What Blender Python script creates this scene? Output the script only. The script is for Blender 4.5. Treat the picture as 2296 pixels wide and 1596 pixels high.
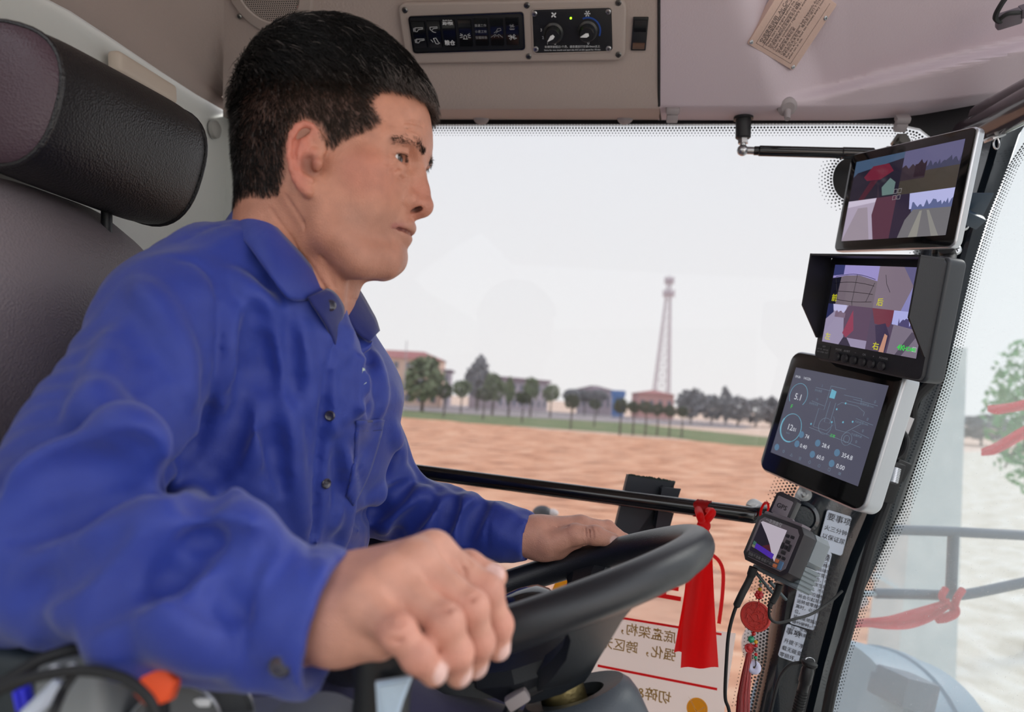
import bpy, bmesh, math, random
import numpy as np
from mathutils import Vector, Matrix
random.seed(7); RNG = np.random.default_rng(7)
SC = bpy.context.scene
COL = SC.collection
for o in list(bpy.data.objects): bpy.data.objects.remove(o)

# ------------------------------------------------------------------ camera
FPX = 2296 * 24.0 / 36.0
CAM = np.array([0.0, 0.0, 1.45])
PITCH, ROLL = math.radians(3.44), math.radians(3.0)
_F = np.array([0, math.cos(PITCH), math.sin(PITCH)])
_R0 = np.array([1.0, 0, 0]); _U0 = np.cross(_R0, _F)
CR = _R0 * math.cos(ROLL) + _U0 * math.sin(ROLL)
CU = -_R0 * math.sin(ROLL) + _U0 * math.cos(ROLL)
CF = _F
cam_data = bpy.data.cameras.new('camera'); cam = bpy.data.objects.new('camera', cam_data); COL.objects.link(cam)
cam_data.lens = 24.0; cam_data.sensor_width = 36.0; cam_data.sensor_fit = 'HORIZONTAL'
cam_data.clip_start = 0.05; cam_data.clip_end = 3000
M4 = Matrix.Identity(4)
for i in range(3):
    M4[i][0] = CR[i]; M4[i][1] = CU[i]; M4[i][2] = -CF[i]; M4[i][3] = CAM[i]
cam.matrix_world = M4
cam_data.dof.use_dof = True; cam_data.dof.focus_distance = 0.86; cam_data.dof.aperture_fstop = 4.0
SC.camera = cam

# ------------------------------------------------------------------ light
world = bpy.data.worlds.new('sky'); SC.world = world; world.use_nodes = True
wn = world.node_tree; wn.nodes.clear()
wo = wn.nodes.new('ShaderNodeOutputWorld'); wb = wn.nodes.new('ShaderNodeBackground')
wt = wn.nodes.new('ShaderNodeTexCoord'); wsep = wn.nodes.new('ShaderNodeSeparateXYZ'); wr = wn.nodes.new('ShaderNodeValToRGB')
wr.color_ramp.elements[0].position = 0.0; wr.color_ramp.elements[0].color = (1.0, 0.985, 0.975, 1)
wr.color_ramp.elements[1].position = 0.9; wr.color_ramp.elements[1].color = (0.86, 0.92, 1.02, 1)
wn.links.new(wt.outputs['Generated'], wsep.inputs[0]); wn.links.new(wsep.outputs['Z'], wr.inputs[0])
wn.links.new(wr.outputs[0], wb.inputs['Color']); wb.inputs['Strength'].default_value = 2.1
wn.links.new(wb.outputs[0], wo.inputs['Surface'])
sun_d = bpy.data.lights.new('sun', 'SUN'); sun = bpy.data.objects.new('sun', sun_d); COL.objects.link(sun)
sun_d.energy = 2.8; sun_d.angle = math.radians(14); sun_d.color = (1.0, 0.95, 0.88)
SUN_DIR = Vector((0.80, 0.42, 0.62)).normalized()      # towards the sun: high, ahead of the machine, on the camera's side
sun.rotation_euler = SUN_DIR.to_track_quat('Z', 'Y').to_euler(); sun.location = (3, -4, 6)
SC.view_settings.view_transform = 'Standard'; SC.view_settings.look = 'None'
SC.view_settings.exposure = 0.0; SC.view_settings.gamma = 1.0; SC.view_settings.use_curve_mapping = False
SC.render.film_transparent = False
SC.cycles.max_bounces = 8; SC.cycles.transparent_max_bounces = 16; SC.cycles.diffuse_bounces = 4
SC.cycles.use_denoising = True; SC.cycles.sample_clamp_indirect = 6.0

# ------------------------------------------------------------------ helpers
def ray(px, py): return CR * ((px - 1148.0) / FPX) + CU * ((798.0 - py) / FPX) + CF
def P(px, py, d): return CAM + ray(px, py) * d
def CV(x, y, z): return CAM + CR * x + CU * y + CF * z        # camera-aligned metres to world
def DV(x, y, z): return CR * x + CU * y + CF * z
def px_of(p):
    v = np.asarray(p) - CAM; d = v @ CF
    return 1148 + FPX * (v @ CR) / d, 798 - FPX * (v @ CU) / d, d
class Plane:
    def __init__(s, a, b, c):
        s.o = np.array(a); n = np.cross(np.array(b) - a, np.array(c) - a); n /= np.linalg.norm(n)
        if n @ (CAM - s.o) < 0: n = -n
        s.n = n                                              # towards the camera's side
    def hit(s, px, py, off=0.0):
        r = ray(px, py); t = ((s.o + s.n * off - CAM) @ s.n) / (r @ s.n); return CAM + r * t
def unit(v): v = np.asarray(v, float); return v / (np.linalg.norm(v) + 1e-12)
def frame(o, x, y=None, z=None):
    x = unit(x)
    if z is None: y = np.asarray(y, float); y = unit(y - x * (x @ y)); z = np.cross(x, y)
    else: z = np.asarray(z, float); z = unit(z - x * (x @ z)); y = np.cross(z, x)
    m = np.eye(4); m[:3, 0] = x; m[:3, 1] = y; m[:3, 2] = z; m[:3, 3] = o; return m
def fz(o, z, xhint=(1, 0, 0)):
    z = unit(z); x = np.asarray(xhint, float); x = x - z * (z @ x)
    if np.linalg.norm(x) < 1e-3: x = np.cross(z, (0, 1, 0))
    x = unit(x); m = np.eye(4); m[:3, 0] = x; m[:3, 1] = np.cross(z, x); m[:3, 2] = z; m[:3, 3] = o; return m
def xf(m, v): v = np.atleast_2d(np.asarray(v, float)); return v @ m[:3, :3].T + m[:3, 3]
def s2l(c): c = c / 255.0; return c / 12.92 if c <= 0.04045 else ((c + 0.055) / 1.055) ** 2.4
def C(r, g, b): return (s2l(r), s2l(g), s2l(b), 1.0)

def catmull(pts, n=8, closed=False):
    pts = np.asarray(pts, float); out = []; N = len(pts); rng = range(N if closed else N - 1)
    for i in rng:
        p1 = pts[i]; p2 = pts[(i + 1) % N]
        p0 = pts[(i - 1) % N] if (closed or i > 0) else 2 * p1 - p2
        p3 = pts[(i + 2) % N] if (closed or i + 2 < N) else 2 * p2 - p1
        for k in range(n):
            t = k / n
            out.append(0.5 * (2 * p1 + (p2 - p0) * t + (2 * p0 - 5 * p1 + 4 * p2 - p3) * t * t + (3 * p1 - p0 - 3 * p2 + p3) * t ** 3))
    if not closed: out.append(pts[-1])
    return np.array(out)

class MB:
    def __init__(s): s.v = []; s.f = []; s.m = []; s.n = 0; s.mi = 0
    def add(s, v, f, mi=None):
        v = np.atleast_2d(np.asarray(v, float)); s.v.append(v)
        for q in f: s.f.append([int(i) + s.n for i in q]); s.m.append(s.mi if mi is None else mi)
        s.n += len(v); return s
    def bm(s, b, m=None, mi=None):
        b.verts.index_update(); v = np.array([q.co[:] for q in b.verts])
        if m is not None: v = xf(m, v)
        s.add(v, [[q.index for q in f.verts] for f in b.faces], mi); b.free(); return s
    def box(s, m, size, bev=0.0, seg=2, mi=None):
        b = bmesh.new(); bmesh.ops.create_cube(b, size=1.0); bmesh.ops.scale(b, vec=size, verts=b.verts)
        if bev > 0: bmesh.ops.bevel(b, geom=b.edges[:], offset=bev, segments=seg, profile=0.6, affect='EDGES')
        return s.bm(b, m, mi)
    def prism(s, m, poly, z0, z1, bev=0.0, seg=2, mi=None, front_only=False):
        b = bmesh.new(); lo = [b.verts.new((x, y, z0)) for x, y in poly]; hi = [b.verts.new((x, y, z1)) for x, y in poly]
        n = len(poly); b.faces.new(lo[::-1]); b.faces.new(hi)
        for i in range(n): b.faces.new((lo[i], lo[(i + 1) % n], hi[(i + 1) % n], hi[i]))
        bmesh.ops.recalc_face_normals(b, faces=b.faces)
        if bev > 0:
            if front_only: e = [e for e in b.edges if all(abs(v.co.z - z1) < 1e-7 for v in e.verts)]
            else: e = [e for e in b.edges if abs(e.verts[0].co.z - e.verts[1].co.z) < 1e-7]
            bmesh.ops.bevel(b, geom=e, offset=bev, segments=seg, profile=0.6, affect='EDGES')
        return s.bm(b, m, mi)
    def cyl(s, a, b, r0, r1=None, n=20, caps=True, mi=None, bev=0.0):
        a = np.asarray(a, float); b = np.asarray(b, float); r1 = r0 if r1 is None else r1
        L = np.linalg.norm(b - a); m = fz(a, b - a)
        if bev > 0: return s.lathe(m, [(0, 0), (r0 - bev, 0), (r0, bev), (r1, L - bev), (r1 - bev, L), (0, L)], n, mi)
        return s.lathe(m, [(0, 0), (r0, 0), (r1, L), (0, L)] if caps else [(r0, 0), (r1, L)], n, mi)
    def lathe(s, m, prof, n=24, mi=None):
        v = []; f = []; ring = []
        for r, z in prof:
            if r < 1e-9: ring.append([len(v)]); v.append((0, 0, z))
            else:
                ring.append(list(range(len(v), len(v) + n)))
                for k in range(n): t = 2 * math.pi * k / n; v.append((r * math.cos(t), r * math.sin(t), z))
        for A, B in zip(ring[:-1], ring[1:]):
            for k in range(n):
                k2 = (k + 1) % n
                if len(A) == 1 and len(B) == 1: continue
                if len(A) == 1: f.append((A[0], B[k2], B[k]))
                elif len(B) == 1: f.append((A[k], A[k2], B[0]))
                else: f.append((A[k], A[k2], B[k2], B[k]))
        return s.add(xf(m, v), f, mi)
    def tube(s, pts, r, n=10, mi=None, caps=True, flat=None):
        pts = np.asarray(pts, float); N = len(pts); r = np.broadcast_to(np.asarray(r, float), (N,))
        T = np.gradient(pts, axis=0); T /= np.linalg.norm(T, axis=1)[:, None] + 1e-12
        u = np.cross(T[0], (0, 0, 1.0)); 
        if np.linalg.norm(u) < 0.05: u = np.cross(T[0], (0, 1.0, 0))
        u = unit(u); V = []
        for i in range(N):
            u = unit(u - T[i] * (T[i] @ u)); w = np.cross(T[i], u)
            for k in range(n):
                t = 2 * math.pi * k / n; V.append(pts[i] + r[i] * (math.cos(t) * u + math.sin(t) * w * (flat or 1.0)))
        F = [(i * n + k, i * n + (k + 1) % n, (i + 1) * n + (k + 1) % n, (i + 1) * n + k) for i in range(N - 1) for k in range(n)]
        if caps: F.append(tuple(range(n))[::-1]); F.append(tuple(range((N - 1) * n, N * n)))
        return s.add(V, F, mi)
    def ball(s, c, r, n=16, mi=None, m=None):
        r = np.broadcast_to(np.asarray(r, float), (3,)); prof = [(math.sin(math.pi * i / (n // 2)), -math.cos(math.pi * i / (n // 2))) for i in range(n // 2 + 1)]
        prof[0] = (0, -1); prof[-1] = (0, 1)
        mm = np.eye(4) if m is None else m.copy(); mm[:3, :3] = mm[:3, :3] @ np.diag(r); mm[:3, 3] = c
        return s.lathe(mm, prof, n, mi)
    def grid(s, G, mi=None, wrapu=False, wrapv=False, flip=False):
        G = np.asarray(G, float); a, b = G.shape[:2]; F = []
        for i in range(a if wrapu else a - 1):
            for j in range(b if wrapv else b - 1):
                q = (i * b + j, i * b + (j + 1) % b, ((i + 1) % a) * b + (j + 1) % b, ((i + 1) % a) * b + j); F.append(q[::-1] if flip else q)
        return s.add(G.reshape(-1, 3), F, mi)
    def build(s, name, mats, parent=None, smooth=35, origin=None, **props):
        v = np.concatenate(s.v) if s.v else np.zeros((0, 3))
        if parent is not None: o0 = np.array(WLOC[parent.name])
        elif origin is not None: o0 = np.asarray(origin, float)
        else: o0 = np.array([(v[:, 0].min() + v[:, 0].max()) / 2, (v[:, 1].min() + v[:, 1].max()) / 2, v[:, 2].min()])
        me = bpy.data.meshes.new(name); me.from_pydata((v - o0).tolist(), [], s.f)
        for m in (mats if isinstance(mats, (list, tuple)) else [mats]): me.materials.append(m)
        me.polygons.foreach_set('material_index', s.m); me.update()
        return link(name, me, parent, o0, smooth, **props)
WLOC = {}
def link(name, me, parent, o0, smooth=35, **props):
    o = bpy.data.objects.new(name, me); COL.objects.link(o); WLOC[o.name] = np.asarray(o0, float)
    if parent is not None: o.parent = parent; o.location = (0, 0, 0)
    else: o.location = tuple(o0)
    if smooth:
        me.polygons.foreach_set('use_smooth', [True] * len(me.polygons))
        if smooth < 180: me.set_sharp_from_angle(angle=math.radians(smooth))
    for k, q in props.items(): o[k] = q
    return o
def thing(name, loc, label, category, group=None):
    o = bpy.data.objects.new(name, None); COL.objects.link(o); o.location = tuple(loc); o.empty_display_size = 0.05
    o['label'] = label; o['category'] = category; WLOC[o.name] = np.asarray(loc, float)
    if group: o['group'] = group
    return o
def tag(o, label, category, group=None):
    o['label'] = label; o['category'] = category
    if group: o['group'] = group
    return o
def struct(o): o['kind'] = 'structure'; return o

def text(body, m, size, mat, parent, name='lettering', align='LEFT', mirror=False, extrude=0.0, sx=1.0, bold=0.0, valign='CENTER', **props):
    """lettering: one mesh object per call; body may be a list of (string, x, y, size)"""
    items = body if isinstance(body, list) else [(body, 0, 0, size)]
    mb = MB()
    for (st, x, y, sz) in items:
        cu = bpy.data.curves.new('t', 'FONT'); cu.body = st; cu.size = sz; cu.align_x = align; cu.align_y = valign
        cu.resolution_u = 2; cu.extrude = extrude; cu.offset = bold * sz; cu.fill_mode = 'FRONT'
        ob = bpy.data.objects.new('t', cu); COL.objects.link(ob)
        dg = bpy.context.evaluated_depsgraph_get(); me = bpy.data.meshes.new_from_object(ob.evaluated_get(dg))
        if len(me.vertices):
            v = np.array([q.co[:] for q in me.vertices]); v[:, 0] *= sx
            if mirror: v[:, 0] *= -1
            v[:, 0] += x; v[:, 1] += y
            mb.add(xf(m, v), [list(q.vertices) for q in me.polygons])
        bpy.data.objects.remove(ob); bpy.data.curves.remove(cu); bpy.data.meshes.remove(me)
    return mb.build(name, mat, parent, smooth=0, **props)

# ------------------------------------------------------------------ materials
def mat(name, col, rough=0.5, metal=0.0, noise=None, bump=None, coat=0.0, emit=None, spec=0.5, alpha=1.0, trans=0.0, sheen=0.0, sss=0.0, col2=None, nscale=8.0, ior=1.5):
    m = bpy.data.materials.new(name); m.use_nodes = True; nt = m.node_tree; b = nt.nodes['Principled BSDF']
    b.inputs['Base Color'].default_value = col; b.inputs['Roughness'].default_value = rough; b.inputs['Metallic'].default_value = metal
    b.inputs['Specular IOR Level'].default_value = spec; b.inputs['Coat Weight'].default_value = coat; b.inputs['Coat Roughness'].default_value = 0.08
    b.inputs['Transmission Weight'].default_value = trans; b.inputs['IOR'].default_value = ior; b.inputs['Sheen Weight'].default_value = sheen
    b.inputs['Alpha'].default_value = alpha
    if sss: b.inputs['Subsurface Weight'].default_value = sss; b.inputs['Subsurface Radius'].default_value = (0.012, 0.005, 0.003); b.inputs['Subsurface Scale'].default_value = 1.0
    tc = None
    if col2 is not None or bump is not None: tc = nt.nodes.new('ShaderNodeTexCoord')
    if col2 is not None:
        t = nt.nodes.new('ShaderNodeTexNoise'); t.inputs['Scale'].default_value = nscale; t.inputs['Detail'].default_value = 5; t.inputs['Roughness'].default_value = 0.6
        r = nt.nodes.new('ShaderNodeValToRGB'); r.color_ramp.elements[0].position = 0.35; r.color_ramp.elements[1].position = 0.68
        r.color_ramp.elements[0].color = col; r.color_ramp.elements[1].color = col2
        nt.links.new(tc.outputs['Object'], t.inputs['Vector']); nt.links.new(t.outputs['Fac'], r.inputs[0]); nt.links.new(r.outputs[0], b.inputs['Base Color'])
    if bump is not None:
        for (sc, st, kind) in (bump if isinstance(bump, list) else [bump]):
            if kind == 'voronoi': t = nt.nodes.new('ShaderNodeTexVoronoi'); t.inputs['Scale'].default_value = sc; out = t.outputs['Distance']
            else: t = nt.nodes.new('ShaderNodeTexNoise'); t.inputs['Scale'].default_value = sc; t.inputs['Detail'].default_value = 4; out = t.outputs['Fac']
            bp = nt.nodes.new('ShaderNodeBump'); bp.inputs['Strength'].default_value = st; bp.inputs['Distance'].default_value = 0.001
            nt.links.new(tc.outputs['Object'], t.inputs['Vector']); nt.links.new(out, bp.inputs['Height'])
            prev = b.inputs['Normal'].links[0].from_socket if b.inputs['Normal'].links else None
            if prev: nt.links.new(prev, bp.inputs['Normal'])
            nt.links.new(bp.outputs[0], b.inputs['Normal'])
    if emit: b.inputs['Emission Color'].default_value = emit[0]; b.inputs['Emission Strength'].default_value = emit[1]
    return m
def glass_mat(name, tint, dust, dustcol=(0.9, 0.92, 0.95, 1), dscale=14.0, dbase=0.3):
    """thin window glass: tinted see-through, mirror reflection by angle, a film of dust"""
    m = bpy.data.materials.new(name); m.use_nodes = True; nt = m.node_tree; nt.nodes.clear(); N = nt.nodes.new; L = nt.links.new
    out = N('ShaderNodeOutputMaterial'); tr = N('ShaderNodeBsdfTransparent'); tr.inputs[0].default_value = tint
    gl = N('ShaderNodeBsdfGlossy'); gl.inputs['Roughness'].default_value = 0.02; gl.inputs[0].default_value = (0.9, 0.9, 0.9, 1)
    fr = N('ShaderNodeFresnel'); fr.inputs[0].default_value = 1.22; mx = N('ShaderNodeMixShader')
    L(fr.outputs[0], mx.inputs[0]); L(tr.outputs[0], mx.inputs[1]); L(gl.outputs[0], mx.inputs[2])
    df = N('ShaderNodeBsdfDiffuse'); df.inputs[0].default_value = dustcol; tl = N('ShaderNodeBsdfTranslucent'); tl.inputs[0].default_value = dustcol
    ad = N('ShaderNodeMixShader'); ad.inputs[0].default_value = 0.6; L(df.outputs[0], ad.inputs[1]); L(tl.outputs[0], ad.inputs[2])
    tc = N('ShaderNodeTexCoord'); nz = N('ShaderNodeTexNoise'); nz.inputs['Scale'].default_value = dscale; nz.inputs['Detail'].default_value = 6
    nf = N('ShaderNodeTexNoise'); nf.inputs['Scale'].default_value = 420; nf.inputs['Detail'].default_value = 2
    rf = N('ShaderNodeMapRange'); rf.inputs[1].default_value = 0.70; rf.inputs[2].default_value = 0.76; rf.inputs[3].default_value = 0; rf.inputs[4].default_value = 0.45
    L(tc.outputs['Object'], nz.inputs['Vector']); L(tc.outputs['Object'], nf.inputs['Vector']); L(nf.outputs['Fac'], rf.inputs[0])
    mr = N('ShaderNodeMapRange'); mr.inputs[1].default_value = 0.3; mr.inputs[2].default_value = 0.7; mr.inputs[3].default_value = dust * dbase; mr.inputs[4].default_value = dust
    L(nz.outputs['Fac'], mr.inputs[0]); am = N('ShaderNodeMath'); am.operation = 'MULTIPLY_ADD'; am.inputs[1].default_value = dust * 2.0
    L(rf.outputs[0], am.inputs[0]); L(mr.outputs[0], am.inputs[2])
    m2 = N('ShaderNodeMixShader'); L(am.outputs[0], m2.inputs[0]); L(mx.outputs[0], m2.inputs[1]); L(ad.outputs[0], m2.inputs[2]); L(m2.outputs[0], out.inputs['Surface'])
    return m
def rrect(w, h, r, n=5, cx=0, cy=0):
    out = []
    for (sx, sy, a0) in ((1, 1, 0), (-1, 1, 90), (-1, -1, 180), (1, -1, 270)):
        for k in range(n + 1):
            a = math.radians(a0 + 90 * k / n); out.append((cx + sx * (w / 2 - r) + r * math.cos(a), cy + sy * (h / 2 - r) + r * math.sin(a)))
    return out
MT = {}
MT['black'] = mat('black_plastic', C(26, 28, 32), 0.42, bump=(900, 0.25, 'noise'))
MT['black_gloss'] = mat('black_gloss_paint', C(12, 14, 18), 0.16, coat=0.5)
MT['rubber'] = mat('black_rubber', C(20, 21, 24), 0.6)
MT['chrome'] = mat('zinc_metal', C(190, 192, 195), 0.28, 1.0, bump=(300, 0.2, 'noise'))
MT['silver'] = mat('silver_aluminium', C(205, 208, 214), 0.33, 0.85)
MT['screwdark'] = mat('dark_screw', C(120, 120, 118), 0.3, 1.0)
MT['head'] = mat('headliner_plastic', C(168, 154, 148), 0.72, bump=[(260, 0.5, 'noise'), (40, 0.3, 'noise')])
MT['head2'] = mat('headliner_smooth', C(190, 176, 184), 0.62, bump=(380, 0.25, 'noise'))
MT['wallg'] = mat('rear_wall_plastic', C(208, 211, 208), 0.6, bump=(300, 0.25, 'noise'))
MT['panel'] = mat('panel_taupe', C(164, 152, 146), 0.5, bump=(700, 0.3, 'noise'))
MT['white'] = mat('white_print', C(225, 228, 232), 0.5)
MT['greytxt'] = mat('grey_print', C(150, 152, 156), 0.5)
def translucent(m, col, f):
    nt = m.node_tree; b = nt.nodes['Principled BSDF']; out = [n for n in nt.nodes if n.type == 'OUTPUT_MATERIAL'][0]; t = nt.nodes.new('ShaderNodeBsdfTranslucent'); t.inputs[0].default_value = col; x = nt.nodes.new('ShaderNodeMixShader'); x.inputs[0].default_value = f
    nt.links.new(b.outputs[0], x.inputs[1]); nt.links.new(t.outputs[0], x.inputs[2]); nt.links.new(x.outputs[0], out.inputs['Surface']); return m
MT['red'] = translucent(mat('red_satin', C(232, 8, 14), 0.42, sheen=0.5, bump=(500, 0.2, 'noise')), C(255, 26, 28), .72)
# ================================================================== outdoors
GZ = -1.9                                                   # ground level, cab floor is z = 0
def at_dist(px, py, Y):
    r = ray(px, py); t = Y / r[1]; return CAM + r * t
def soil(name, c1, c2, c3, scale, stretch=(1, 4, 1), rough=0.95, clod=0.0):
    m = bpy.data.materials.new(name); m.use_nodes = True; nt = m.node_tree; b = nt.nodes['Principled BSDF']; N = nt.nodes.new; L = nt.links.new
    b.inputs['Roughness'].default_value = rough; b.inputs['Specular IOR Level'].default_value = 0.1
    tc = N('ShaderNodeTexCoord'); mp = N('ShaderNodeMapping'); mp.inputs['Scale'].default_value = stretch; L(tc.outputs['Object'], mp.inputs[0])
    n1 = N('ShaderNodeTexNoise'); n1.inputs['Scale'].default_value = scale; n1.inputs['Detail'].default_value = 8; n1.inputs['Roughness'].default_value = 0.62; L(mp.outputs[0], n1.inputs['Vector'])
    r = N('ShaderNodeValToRGB'); e = r.color_ramp.elements; e[0].position = 0.34; e[0].color = c1; e[1].position = 0.66; e[1].color = c3
    k = e.new(0.5); k.color = c2; L(n1.outputs['Fac'], r.inputs[0]); L(r.outputs[0], b.inputs['Base Color'])
    bp = N('ShaderNodeBump'); bp.inputs['Strength'].default_value = 0.6; bp.inputs['Distance'].default_value = 0.1; L(n1.outputs['Fac'], bp.inputs['Height']); L(bp.outputs[0], b.inputs['Normal'])
    return m
M_field = soil('stubble_field', C(150, 100, 78), C(222, 164, 132), C(240, 196, 166), 1.3, (0.40, 1.5, 1))
M_far = soil('far_field', C(214, 184, 164), C(226, 198, 180), C(234, 210, 196), 0.1, (0.3, 1, 1))
M_straw = soil('straw_overexposed', C(206, 196, 178), C(228, 220, 206), C(244, 240, 232), 1.6, (1, 1, 1))  # straw paled: overexposed view through the front glass painted into the ground
M_green = soil('verge_green', C(96, 112, 80), C(120, 134, 96), C(160, 150, 118), 0.8, (0.4, 1, 1))
M_road = soil('asphalt_road', C(160, 150, 152), C(172, 162, 164), C(184, 174, 176), 0.5)
mb = MB(); mb.add([(-900, -200, GZ), (900, -200, GZ), (900, 1500, GZ), (-900, 1500, GZ)], [(0, 1, 2, 3)])
struct(mb.build('ground', M_far, smooth=0))
def gpt(px, py, z=GZ):
    r = ray(px, py); t = (z - CAM[2]) / r[2]; return CAM + r * t
def strip(name, pts, m, dz, label, cat, thick=0.0):
    mb = MB(); q = [np.array([p[0], p[1], GZ + dz]) for p in pts]; n = len(q)
    mb.add(q, [tuple(range(n))]); o = mb.build(name, m, smooth=0); struct(o); return o
# near stubble field with low windrows (real relief)
A0 = gpt(850, 934); A1 = gpt(1300, 962); A2 = gpt(1740, 1008)
d = unit(A2 - A0); nrm = np.array([d[1], -d[0], 0]); 
if nrm[1] > 0: nrm = -nrm
L0 = A0 - d * 90; L1 = A2 + d * 60
mb = MB(); nu, nv = 260, 150; G = np.zeros((nu, nv, 3))
for i in range(nu):
    for j in range(nv):
        w = (j / (nv - 1)) ** 1.0 * (72 if A0[1] > 0 else 72) * 1.15; p = L0 + (L1 - L0) * (i / (nu - 1)) + nrm * w
        h = 0.05 * math.sin(w * 1.55 + 0.6 * math.sin(i * 0.11)) + 0.06 * math.sin(i * 0.63 + j * 0.37 + 2 * math.sin(j * .21)) * math.sin(j * 0.9 + i * 0.15)
        G[i, j] = (p[0], p[1], GZ + 0.12 + max(-0.08, h))
mb.grid(G, flip=True); struct(mb.build('ground_stubble', M_field))
mb = MB(); nu, nv = 90, 110; G = np.zeros((nu, nv, 3))
for i in range(nu):
    for j in range(nv):
        x = .9 + 75 * (i / (nu - 1)) ** 1.5; y = -25 + 95 * (j / (nv - 1)) ** 1.1
        lim = (y - L1[1]) * 0
        G[i, j] = (x + max(0, y) * .48, y, GZ + 0.26 + 0.06 * math.sin(i * 1.9 + j * .7) * math.sin(j * 1.3 + i * .3))
mb.grid(G, flip=True); struct(mb.build('ground_straw', M_straw))
strip('ground_verge', [gpt(600, 903), gpt(860, 911), gpt(1300, 932), gpt(1500, 958), gpt(2300, 1036), gpt(2300, 1062), gpt(1740, 1013), gpt(1500, 980), gpt(1300, 965), gpt(860, 936), gpt(600, 925)], M_green, 0.02, '', '')
strip('ground_road', [gpt(500, 888), gpt(860, 899), gpt(1100, 913), gpt(1400, 934), gpt(1660, 952), gpt(1700, 958), gpt(1660, 962), gpt(1400, 948), gpt(1100, 932), gpt(860, 917), gpt(500, 905)], M_road, 0.05, '', '')

M_leafs = [mat('leaf_dark', C(66, 76, 60), 0.8, col2=C(104, 114, 90), nscale=1.2), mat('leaf_mid', C(104, 118, 94), 0.8, col2=C(146, 156, 126), nscale=0.8), mat('leaf_painted_haze', C(126, 128, 136), 0.85, col2=C(154, 154, 158), nscale=0.6)]  # leaf colours lightened and greyed, distance haze painted into them
M_bark = mat('bark', C(92, 82, 76), 0.9)
def crown_mesh(kind, seed):
    rg = np.random.default_rng(seed); mb = MB(); n = 420
    for k in range(n):
        while True:
            q = rg.uniform(-1, 1, 3)
            if q @ q < 1: break
        q = q / max(1e-3, np.linalg.norm(q)) * (0.45 + 0.55 * rg.random() ** 0.5)
        if kind == 'tall': q = np.array([q[0] * (0.95 - 0.45 * max(0, q[2])), q[1] * (0.95 - 0.45 * max(0, q[2])), q[2] * 1.0])
        lump = 1 + 0.16 * math.sin(3.1 * q[0] + seed) * math.cos(2.7 * q[1] + 2 * q[2])
        q = q * lump; s = rg.uniform(0.10, 0.19); a = unit(rg.normal(size=3)); b = unit(np.cross(a, rg.normal(size=3)))
        c = np.cross(a, b)
        mb.add([q + s * a, q + s * b, q - s * a, q - s * b, q + s * c * .7], [(0, 1, 4), (1, 2, 4), (2, 3, 4), (3, 0, 4)])
    return mb
CROWN = {}
def tree(px, top, bot, w, Y, kind, shade, label, base=None, grp='trees beyond the stubble field'):
    t = at_dist(px, top, Y); b = at_dist(px, bot, Y); wid = w / FPX * Y * 0.5; h = (t[2] - b[2]) / 2; c = (t + b) / 2
    o = thing('tree', (c[0], c[1], GZ), label, 'tree', None)
    key = (kind, shade, len([k for k in CROWN]) % 3)
    key = (kind, shade, int(px) % 3)
    if key not in CROWN:
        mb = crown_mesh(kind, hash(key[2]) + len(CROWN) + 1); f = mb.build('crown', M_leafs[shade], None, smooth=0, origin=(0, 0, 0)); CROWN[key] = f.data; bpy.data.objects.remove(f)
    f = bpy.data.objects.new('crown', CROWN[key]); COL.objects.link(f); f.parent = o
    f.location = (0, 0, c[2] - GZ); f.scale = (wid, wid, max(h, 0.3)); f.rotation_euler = (0, 0, px)
    mb = MB(); zt = c[2] - 0.2 * h
    mb.tube([(c[0], c[1], GZ - 0.1), (c[0] + 0.05, c[1], (GZ + zt) / 2), (c[0], c[1], zt)], [0.035 * h * 2 + .05, 0.03 * h * 2 + .04, 0.03 * h * 2], 7); mb.build('trunk', M_bark, o)
    return o
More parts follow.
